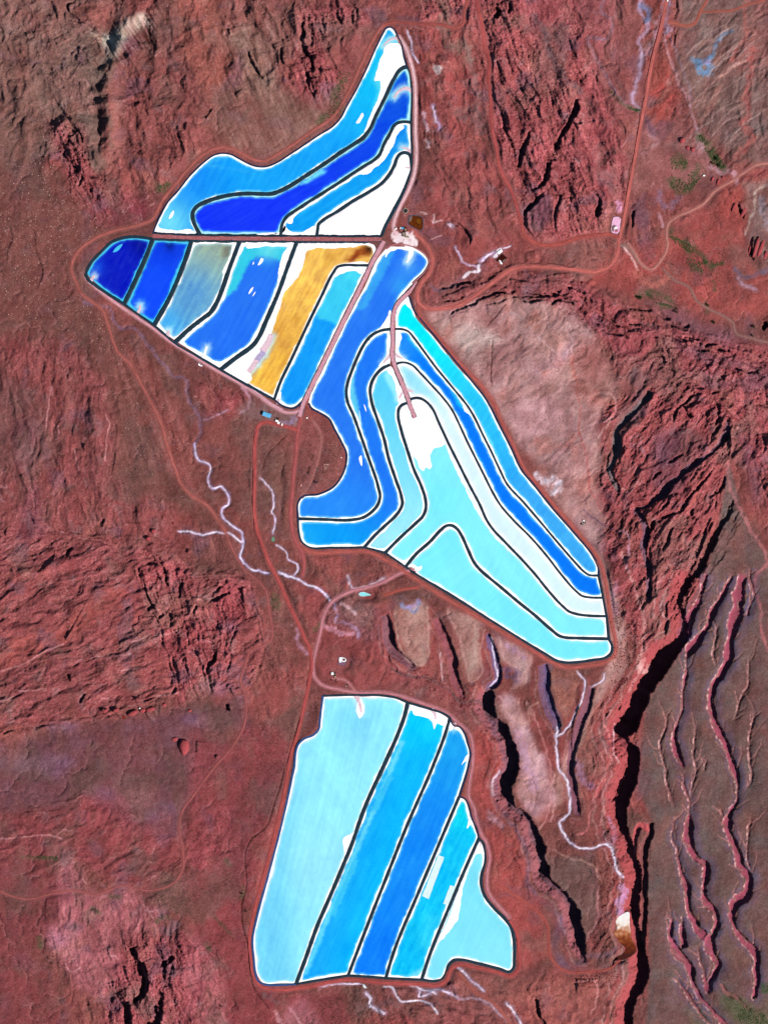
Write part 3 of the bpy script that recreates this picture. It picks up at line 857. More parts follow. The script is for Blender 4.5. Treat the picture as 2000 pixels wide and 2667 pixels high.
def canyon(pts, depth, wl=4, wr=2, step=8, rag=1.6, floor=None, wall=None, rim=None, benches=0, smooth=True, rimw=2.0, full=True, ramp=.08, apron=(), uneven=.45, feather=False, valley=None):
    """open cut with a flat floor: (u, v, half width of the floor); steep wall on the sunward side"""
    P = curve(pts, min(step, 5)) if smooth else np.asarray(pts, float)
    if smooth:
        ar = np.concatenate([[0], np.cumsum(np.hypot(*np.diff(P[:, :2], axis=0).T))])
        tg = np.gradient(P[:, :2], axis=0)
        tg /= np.maximum(np.hypot(tg[:, 0], tg[:, 1]), 1e-6)[:, None]
        k0 = float(P[0, 0] * .31 + P[0, 1] * .17)
        P[:, :2] += np.column_stack([-tg[:, 1], tg[:, 0]]) * (perlin(ar / 21 + k0, ar * 0 + .5, 471) * 1.7 + perlin(ar / 47 + k0, ar * 0 + .4, 473) * 2.8)[:, None]
        P[:, 2] *= np.clip(1 + uneven * (perlin(ar / 42 + k0, ar * 0 + .7, 475) + .3 * perlin(ar / 11 + k0, ar * 0 + .2, 477)), .3, 1.9)
    wmax = P[:, 2].max()
    sl, D, S, A = line_field(P, wmax + max(wl, wr) + 14 + max([0] + [abs(q[0]) + q[1] for q in apron]))
    ok = D < 1e8
    w, t = A[..., 0], A[..., 1]
    s = D * S + EDGE[sl] * rag + perlin(UU[sl] / 22, VV[sl] / 22, 371) * rag * 1.2
    a = np.clip((s + w + wl) / wl, 0, 1)
    b = np.clip((w + wr - s) / wr, 0, 1)
    if benches:
        jag = EDGE[sl] * .08
        x = (a + jag) * benches
        a = np.clip((np.floor(x) + sm(x - np.floor(x), .35, 1)) / benches, 0, 1)
    f = a * b
    dep = depth if np.isscalar(depth) else depth(w)
    endf = sm(t, 0, ramp) * sm(1 - t, 0, ramp) if not full else np.minimum(sm(t, -.001, .02), 1)
    f = np.where(ok, f * endf, 0)
    CARVE[sl] = np.minimum(CARVE[sl], -dep * f)
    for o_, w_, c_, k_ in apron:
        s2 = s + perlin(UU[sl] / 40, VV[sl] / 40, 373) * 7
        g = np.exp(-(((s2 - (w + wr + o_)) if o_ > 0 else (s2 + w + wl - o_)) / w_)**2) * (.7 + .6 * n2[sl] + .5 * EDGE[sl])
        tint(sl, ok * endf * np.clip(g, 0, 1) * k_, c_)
    if valley:
        v_sl, v_D, v_S, v_A = line_field(P[::2], valley[0] * 2.4)
        v_t = v_A[..., -1]
        asym = np.where(v_S > 0, 1.0, 1.7)
        SAG[v_sl] = np.minimum(SAG[v_sl], np.where(v_D < 1e8, -valley[1] * np.exp(-(v_D / (valley[0] * asym))**2) * sm(v_t, 0, .1) * sm(1 - v_t, -.05, .1), 0))
    if feather:
        FEATHERS.append(P.copy())
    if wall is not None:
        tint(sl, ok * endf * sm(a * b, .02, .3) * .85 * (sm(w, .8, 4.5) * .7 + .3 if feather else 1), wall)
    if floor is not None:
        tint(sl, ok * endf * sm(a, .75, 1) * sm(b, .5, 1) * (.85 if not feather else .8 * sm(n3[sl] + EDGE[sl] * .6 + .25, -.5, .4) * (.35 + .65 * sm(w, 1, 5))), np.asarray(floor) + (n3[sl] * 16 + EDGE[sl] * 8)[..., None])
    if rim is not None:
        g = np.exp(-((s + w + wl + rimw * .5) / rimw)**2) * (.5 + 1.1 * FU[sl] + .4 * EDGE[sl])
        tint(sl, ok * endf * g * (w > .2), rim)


def scarp(pts, L=26, hs=1.0, rag=1.5, wall=None):
    """a bed cut off in a cliff that looks away from the sun: (u, v, width of its shade)"""
    if max(q[2] for q in pts) >= 5 and len(pts) > 2:
        canyon([(a, b, c * .42) for a, b, c in pts], lambda w: 5 + 5.5 * w, wl=4, wr=1.5, rag=2.6, full=False, ramp=.12)
        hs = hs * .55
    P = curve(pts, 7)
    sl, D, S, A = line_field(P, L * 2.6 + 12)
    ok = D < 1e8
    W, t = A[..., 0], A[..., 1]
    s = D * S + EDGE[sl] * rag
    hgt = 2.5 * W * hs * (1 + .25 * FU[sl])
    f = sm(s, -1.3, 1.3) * np.exp(-np.maximum(s - 1, 0) / L) * sm(L * 2.6 - np.maximum(s, 0), 0, L)
    f = f * sm(t, 0, .05) * sm(1 - t, 0, .05)
    H[sl] += np.where(ok, hgt * f, 0)
    if wall is not None:
        tint(sl, ok * f * .6, wall)


def ledges(line, offsets, W=3.0, seed=0, gap=.0, L=16, hs=.8):
    """broken rows of low cliffs that follow a line"""
    r = np.random.RandomState(seed)
    B = curve(line, 7)
    tg = np.gradient(B, axis=0)
    tg /= np.maximum(np.hypot(tg[:, 0], tg[:, 1]), 1e-6)[:, None]
    nn = np.column_stack([-tg[:, 1], tg[:, 0]])
    for o in offsets:
        Q = B + nn * (o + perlin(np.arange(len(B)) / 5 + o, np.arange(len(B)) * 0 + seed + .5, 481) * 7 + perlin(np.arange(len(B)) / 1.7 + o, np.arange(len(B)) * 0 + seed + .2, 483) * 2)[:, None]
        k = 0
        while k < len(Q) - 4:
            n = int(r.randint(5, 16))
            seg = Q[k:k + n]
            if len(seg) >= 4 and r.rand() > gap:
                w = W * r.uniform(.5, 1.35)
                scarp([(a, b, w * (.6 + .4 * math.sin(math.pi * (i + .5) / len(seg)))) for i, (a, b) in enumerate(seg)], L=L, hs=hs, rag=2.2)
            k += n + int(r.randint(0, 5))


def wash(pts, col, amt=.8, soft=2.0, carve=0.0, patchy=.5, braid=None, wander=1.0):
    """stain along a dry channel: (u, v, half width)"""
    P = curve(pts, 4)
    arc = np.concatenate([[0], np.cumsum(np.hypot(*np.diff(P[:, :2], axis=0).T))])
    t = np.gradient(P[:, :2], axis=0)
    t /= np.maximum(np.hypot(t[:, 0], t[:, 1]), 1e-6)[:, None]
    wm = P[:, 2].max()
    k0 = float(P[0, 0] * .37 + P[0, 1] * .11)
    off = (perlin(arc / 11 + k0, arc * 0 + .5, 377) * (1.1 + wm * .35) + perlin(arc / 31 + k0, arc * 0 + .3, 378) * (1.6 + wm * .4)) * wander
    P[:, :2] += np.column_stack([-t[:, 1], t[:, 0]]) * off[:, None]
    P = np.column_stack([P, arc])
    sl, D, S, A = line_field(P, wm * 2 + 12)
    ok = D < 1e8
    w = A[..., 0] * np.clip(1 + .9 * FU[sl] + .5 * perlin(A[..., 1] / 13, D * 0 + k0, 379), .25, 2.2)
    m = sm(-(D + EDGE[sl] * 1.6 - w), -soft, soft) * ok
    m = m * (1 - patchy * sm(n3[sl] + EDGE[sl] * .6, -.3, .4))
    if col[2] > col[0] - 6 and wm < 6 and sum(col) > 480:
        hal = sm(-(D + EDGE[sl] * 3.2 + FU[sl] * 3 - A[..., 0] * 2.2), -3.5, 2) * ok * sm(n3[sl] + n2[sl] + EDGE[sl] * .5, -.35, .25)
        tint(sl, hal * .5, (140, 106, 122))
    tint(sl, m * amt * (.88 if sum(col) > 480 else 1), np.asarray(col) + (EDGE[sl] * 20)[..., None])
    if braid is None:
        braid = .6 if (sum(col) > 480 and wm > 1.4 and col[2] > col[0]) else 0
    if braid:
        for q in range(2 if wm < 3 else 3):
            c = A[..., 0] * 1.1 * perlin(A[..., 1] / 17 + q * 7.3, D * 0 + k0 + q, 391 + q)
            th = (1 - sm(np.abs(D * S - c), .5, 1.9)) * ok * sm(perlin(A[..., 1] / 24 + q * 3, D * 0 + .2, 395), -.35, .15) * sm(A[..., 2], 0, .03) * sm(1 - A[..., 2], 0, .03)
            tint(sl, th * braid, SALT)
    if carve:
        c = np.clip(1 - D / (A[..., 0] * 1.6 + 3), 0, 1) * ok
        CARVE[sl] = np.minimum(CARVE[sl], -carve * sm(c, 0, .8))


def wd(line, w):
    return [(a, b, w) for a, b in line]


CL, CWALL, CRIM = (170, 76, 80), (166, 74, 78), (206, 152, 150)
# big canyon at the foot of the brown table-land
canyon([(1808, 1490, 4.29), (1786, 1533, 5.72), (1772, 1570, 5.72), (1778, 1610, 4.29), (1783, 1650, 5.72), (1766, 1685, 9.29), (1733, 1715, 14.3), (1702, 1762, 17.2), (1676, 1805, 15.7), (1658, 1850, 15.7),
        (1642, 1885, 15.7), (1622, 1915, 12.9), (1632, 1935, 11.4), (1650, 1960, 10.7), (1648, 2000, 10.7), (1643, 2040, 12.2), (1630, 2070, 12.2), (1620, 2110, 10.7), (1622, 2150, 8.58), (1640, 2200, 6.44), (1655, 2250, 5.72),
        (1662, 2300, 6.44), (1655, 2350, 6.44), (1656, 2410, 5.72), (1670, 2480, 9.29), (1677, 2530, 9.29), (1668, 2565, 9.29), (1647, 2598, 6.44), (1638, 2635, 5.72), (1646, 2700, 6.44), (1650, 2900, 6.44)],
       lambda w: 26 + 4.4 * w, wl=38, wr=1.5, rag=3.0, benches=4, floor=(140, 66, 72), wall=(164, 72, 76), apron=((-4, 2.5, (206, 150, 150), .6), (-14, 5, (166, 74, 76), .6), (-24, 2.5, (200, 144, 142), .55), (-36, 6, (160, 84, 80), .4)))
canyon([(1699, 2140, 2), (1694, 2170, 4), (1682, 2210, 4), (1680, 2300, 5), (1677, 2400, 4), (1674, 2470, 3)], 26, wl=9, wr=2, rag=2, wall=(120, 66, 68))
canyon([(1690, 2165, 5), (1668, 2150, 4), (1655, 2180, 4), (1650, 2230, 3)], 14, wl=6, wr=3, floor=CL, wall=CWALL)
# its western arm
canyon([(1278, 1790, 5.67), (1274, 1815, 9.72), (1272, 1850, 11.3), (1288, 1876, 9.72), (1312, 1904, 10.5), (1325, 1937, 11.3), (1336, 1982, 12.2), (1334, 2010, 11.3), (1316, 2045, 11.3), (1326, 2078, 7.29), (1338, 2102, 6.48),
        (1368, 2127, 4.86), (1392, 2169, 8.91), (1405, 2211, 10.5), (1416, 2256, 11.3), (1426, 2294, 9.72), (1452, 2312, 4.86), (1474, 2340, 7.29), (1494, 2377, 9.72), (1504, 2418, 11.3), (1510, 2450, 9.72), (1520, 2480, 4.05)],
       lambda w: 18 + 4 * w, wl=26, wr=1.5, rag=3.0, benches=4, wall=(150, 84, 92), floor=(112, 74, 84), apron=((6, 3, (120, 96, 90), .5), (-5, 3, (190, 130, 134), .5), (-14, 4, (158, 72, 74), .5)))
canyon([(1003, 1600, 3), (1018, 1651, 8), (1025, 1690, 9), (1045, 1707, 6), (1076, 1734, 3)], lambda w: 4 + 3.4 * w, wl=16, wr=2, wall=(128, 82, 92), benches=2, apron=((6, 3, (120, 96, 90), .5), (-5, 3, (190, 130, 134), .5), (-14, 4, (158, 72, 74), .5)))
canyon([(1010, 1690, 2), (1012, 1720, 3), (1030, 1745, 3)], 8, wl=6, wr=3)
canyon([(1139, 1608, 2), (1154, 1640, 6), (1168, 1672, 6), (1180, 1705, 7), (1184, 1741, 5), (1196, 1785, 4), (1206, 1805, 2)], lambda w: 4 + 3.6 * w, wl=18, wr=2, wall=(140, 76, 84), benches=2, apron=((6, 3, (120, 96, 90), .5), (-5, 3, (190, 130, 134), .5), (-14, 4, (158, 72, 74), .5)))
canyon([(1272, 1648, 2), (1282, 1680, 4), (1295, 1729, 4), (1300, 1755, 5), (1296, 1775, 5), (1280, 1792, 6)], 18, wl=12, wr=2, wall=(112, 80, 108), floor=(120, 86, 118), benches=2, apron=((6, 3, (120, 96, 90), .5), (-5, 3, (190, 130, 134), .5), (-14, 4, (158, 72, 74), .5)))
canyon([(1418, 1728, 3), (1424, 1760, 5), (1424, 1800, 6), (1440, 1847, 5), (1455, 1888, 4)], 22, wl=20, wr=2, wall=(116, 80, 104), floor=(104, 76, 110), benches=3, apron=((6, 3, (120, 96, 90), .5), (-5, 3, (190, 130, 134), .5), (-14, 4, (158, 72, 74), .5)))
canyon([(1548, 1790, 1), (1532, 1840, 4), (1510, 1900, 4), (1500, 1930, 5), (1492, 2000, 3), (1500, 2060, 3), (1508, 2110, 2)], 16, wl=16, wr=2, wall=(126, 76, 92), benches=3, apron=((6, 3, (120, 96, 90), .5), (-5, 3, (190, 130, 134), .5), (-14, 4, (158, 72, 74), .5)))
# canyon lands above
canyon([(1896, 1092, 2), (1888, 1140, 7), (1870, 1160, 5), (1832, 1190, 4), (1800, 1216, 7), (1788, 1222, 6), (1770, 1240, 4), (1745, 1258, 6), (1722, 1288, 8), (1700, 1305, 4), (1678, 1320, 3), (1656, 1330, 6),
        (1672, 1352, 6), (1684, 1386, 7), (1674, 1422, 9), (1680, 1452, 6), (1692, 1482, 5), (1688, 1515, 5), (1690, 1560, 3)], lambda w: 8 + 3.2 * w, wl=12, wr=3, rag=2.4, benches=2, floor=(116, 80, 96))
canyon([(1696, 1020, 5), (1664, 1056, 6), (1636, 1086, 5), (1603, 1127, 5), (1606, 1150, 9), (1600, 1190, 6), (1586, 1225, 5), (1596, 1252, 6), (1610, 1276, 4)], lambda w: 6 + 2.6 * w, wl=12, wr=3, benches=2, floor=(112, 96, 98))
canyon([(1906, 1300, 1), (1900, 1330, 3), (1874, 1371, 5), (1850, 1422, 7), (1824, 1470, 8), (1810, 1495, 7)], lambda w: 8 + 3.4 * w, wl=9, wr=2.5, rag=2.2, benches=2)
canyon([(1882, 1340, 2), (1870, 1365, 4), (1855, 1400, 3)], 14, wl=5, wr=3)
canyon([(1836, 1375, 2), (1828, 1410, 3), (1813, 1440, 5), (1803, 1475, 6), (1795, 1500, 5)], lambda w: 6 + 3.2 * w, wl=7, wr=3)
canyon([(1890, 1240, 1), (1880, 1265, 3), (1855, 1300, 3), (1846, 1320, 2)], 10, wl=5, wr=2.5)
canyon([(1765, 1500, 3), (1765, 1540, 4), (1758, 1575, 4), (1760, 1610, 3)], 16, wl=6, wr=3)
canyon([(1786, 1545, 2), (1781, 1580, 3), (1779, 1625, 2)], 12, wl=5, wr=3)
canyon([(1737, 1570, 1.5), (1736, 1610, 2.5), (1733, 1650, 1.5)], 9, wl=5, wr=3)
# gullies let into the table-land
GD = lambda w: 3.0 + 2.1 * np.minimum(w, 7)
GUL = dict(valley=(13, 10), uneven=.6, feather=True, wl=2.6, wr=1.2, rag=2.0, floor=(156, 72, 91.2), wall=(150, 72, 88.8), rim=CRIM, rimw=1.6, apron=((5, 4, (84, 78, 117), .55), (14, 6, (112, 84, 130), .3), (-7, 4, (112, 82, 126), .4)))  # apron: soft hillside shading painted into the ground colour beside each gully
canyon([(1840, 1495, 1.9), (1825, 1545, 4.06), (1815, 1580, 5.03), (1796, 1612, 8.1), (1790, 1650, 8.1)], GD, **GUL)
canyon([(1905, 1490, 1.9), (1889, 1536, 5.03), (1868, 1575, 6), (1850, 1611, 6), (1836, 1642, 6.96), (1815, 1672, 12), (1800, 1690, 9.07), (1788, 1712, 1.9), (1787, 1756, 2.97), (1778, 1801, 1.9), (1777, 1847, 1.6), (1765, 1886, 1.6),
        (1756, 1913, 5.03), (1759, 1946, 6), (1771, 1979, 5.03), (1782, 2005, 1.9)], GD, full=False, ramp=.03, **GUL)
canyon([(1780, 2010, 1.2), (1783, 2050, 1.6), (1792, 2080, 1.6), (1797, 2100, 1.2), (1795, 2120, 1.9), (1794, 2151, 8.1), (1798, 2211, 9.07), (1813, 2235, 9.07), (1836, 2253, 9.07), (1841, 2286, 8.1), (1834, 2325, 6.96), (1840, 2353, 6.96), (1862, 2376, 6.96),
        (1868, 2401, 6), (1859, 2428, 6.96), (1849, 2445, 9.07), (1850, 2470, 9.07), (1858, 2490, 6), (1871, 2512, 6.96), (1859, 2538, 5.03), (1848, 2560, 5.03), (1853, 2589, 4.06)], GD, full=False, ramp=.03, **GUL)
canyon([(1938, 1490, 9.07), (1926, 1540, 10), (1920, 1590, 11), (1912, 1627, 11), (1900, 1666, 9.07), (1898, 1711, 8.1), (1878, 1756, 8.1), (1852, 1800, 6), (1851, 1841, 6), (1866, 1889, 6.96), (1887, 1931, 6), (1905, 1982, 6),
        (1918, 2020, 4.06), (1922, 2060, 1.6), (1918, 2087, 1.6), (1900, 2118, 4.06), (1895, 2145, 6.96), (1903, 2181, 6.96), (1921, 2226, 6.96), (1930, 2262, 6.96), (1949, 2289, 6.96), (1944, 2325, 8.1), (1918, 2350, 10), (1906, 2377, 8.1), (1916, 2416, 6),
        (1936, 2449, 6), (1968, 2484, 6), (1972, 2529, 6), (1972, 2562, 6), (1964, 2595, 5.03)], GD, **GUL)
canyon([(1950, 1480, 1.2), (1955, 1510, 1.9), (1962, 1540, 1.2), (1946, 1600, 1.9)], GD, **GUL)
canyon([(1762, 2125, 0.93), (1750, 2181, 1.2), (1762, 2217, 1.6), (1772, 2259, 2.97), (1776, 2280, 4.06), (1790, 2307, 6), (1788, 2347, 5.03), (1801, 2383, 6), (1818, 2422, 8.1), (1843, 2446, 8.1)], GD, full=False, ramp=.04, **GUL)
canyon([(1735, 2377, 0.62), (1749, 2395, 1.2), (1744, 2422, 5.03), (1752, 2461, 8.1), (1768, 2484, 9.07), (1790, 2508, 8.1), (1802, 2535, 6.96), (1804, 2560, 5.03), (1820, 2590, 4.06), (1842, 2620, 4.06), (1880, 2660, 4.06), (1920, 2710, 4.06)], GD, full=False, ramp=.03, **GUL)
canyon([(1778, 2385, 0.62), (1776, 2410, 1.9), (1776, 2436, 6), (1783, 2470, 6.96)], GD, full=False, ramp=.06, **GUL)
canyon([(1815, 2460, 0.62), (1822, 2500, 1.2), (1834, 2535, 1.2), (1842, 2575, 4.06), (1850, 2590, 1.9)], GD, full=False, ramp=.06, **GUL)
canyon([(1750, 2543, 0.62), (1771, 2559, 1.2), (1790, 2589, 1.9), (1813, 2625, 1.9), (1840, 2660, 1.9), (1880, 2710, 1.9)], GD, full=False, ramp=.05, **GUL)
canyon([(1876, 2560, 1.2), (1890, 2580, 4.06), (1915, 2598, 4.06), (1940, 2620, 1.9), (1955, 2632, 1.2)], GD, full=False, ramp=.06, wl=3, wr=2, wall=(140, 84, 84.2))
for P_ in ([(1953, 1700), (1949, 1745), (1949, 1786), (1932, 1816), (1922, 1846), (1904, 1886)], [(1968, 1840), (1958, 1885), (1950, 1930), (1952, 1985), (1955, 2040), (1935, 2065)],
           [(1870, 1620), (1866, 1650), (1860, 1700), (1866, 1740)], [(1816, 1880), (1811, 1920), (1808, 1975), (1812, 2010), (1800, 2060), (1796, 2090)], [(1738, 1840), (1734, 1890), (1718, 1945), (1730, 1985), (1738, 2050), (1762, 2110)],
           [(1955, 2120), (1950, 2180), (1948, 2230), (1958, 2280)], [(1840, 1975), (1838, 2010)], [(1877, 2105), (1886, 2130)]):
    canyon(wd(P_, 1.3), 7, wl=2.5, wr=1.4, rag=1.8, floor=(176, 108, 110), wall=(154, 86, 86), rim=CRIM, rimw=1.4, full=False, ramp=.2, uneven=.7, valley=(10, 6), feather=True)
wash(wd([(1895, 1205), (1901, 1271), (1928, 1331), (1952, 1377), (1982, 1422), (1996, 1465), (1968, 1500), (1980, 1590), (1984, 1650), (2003, 1700)], 4), (186, 104, 108), .7, 3)
# feathered rills that lead into the gullies
fr_ = np.random.RandomState(77)
for P_ in FEATHERS:
    arc_ = np.concatenate([[0], np.cumsum(np.hypot(*np.diff(P_[:, :2], axis=0).T))])
    d_ = fr_.uniform(8, 26)
    while d_ < arc_[-1] - 8:
        k_ = int(np.searchsorted(arc_, d_))
        tg_ = P_[min(k_ + 2, len(P_) - 1), :2] - P_[max(k_ - 2, 0), :2]
        tg_ = tg_ / max(np.hypot(*tg_), 1e-6)
        side_ = fr_.choice([-1, 1])
        th_ = side_ * fr_.uniform(.35, .8)
        up_ = -np.array([tg_[0] * math.cos(th_) - tg_[1] * math.sin(th_), tg_[0] * math.sin(th_) + tg_[1] * math.cos(th_)])
        L_ = fr_.uniform(14, 52) * (1.5 if fr_.rand() < .2 else 1)
        p0_ = P_[k_, :2]
        p1_ = p0_ + up_ * L_ * .5 + fr_.uniform(-4, 4, 2)
        p2_ = p0_ + up_ * L_ - tg_ * L_ * .25 + fr_.uniform(-4, 4, 2)
        canyon([(*p2_, .2), (*p1_, .5), (*p0_, 1.2)], fr_.uniform(2.2, 5.5), wl=2.5, wr=1.6, rag=1.6, floor=(168, 110, 110) if fr_.rand() < .5 else None, wall=(124, 84, 80), full=False, ramp=.18)
        d_ += fr_.uniform(14, 44)
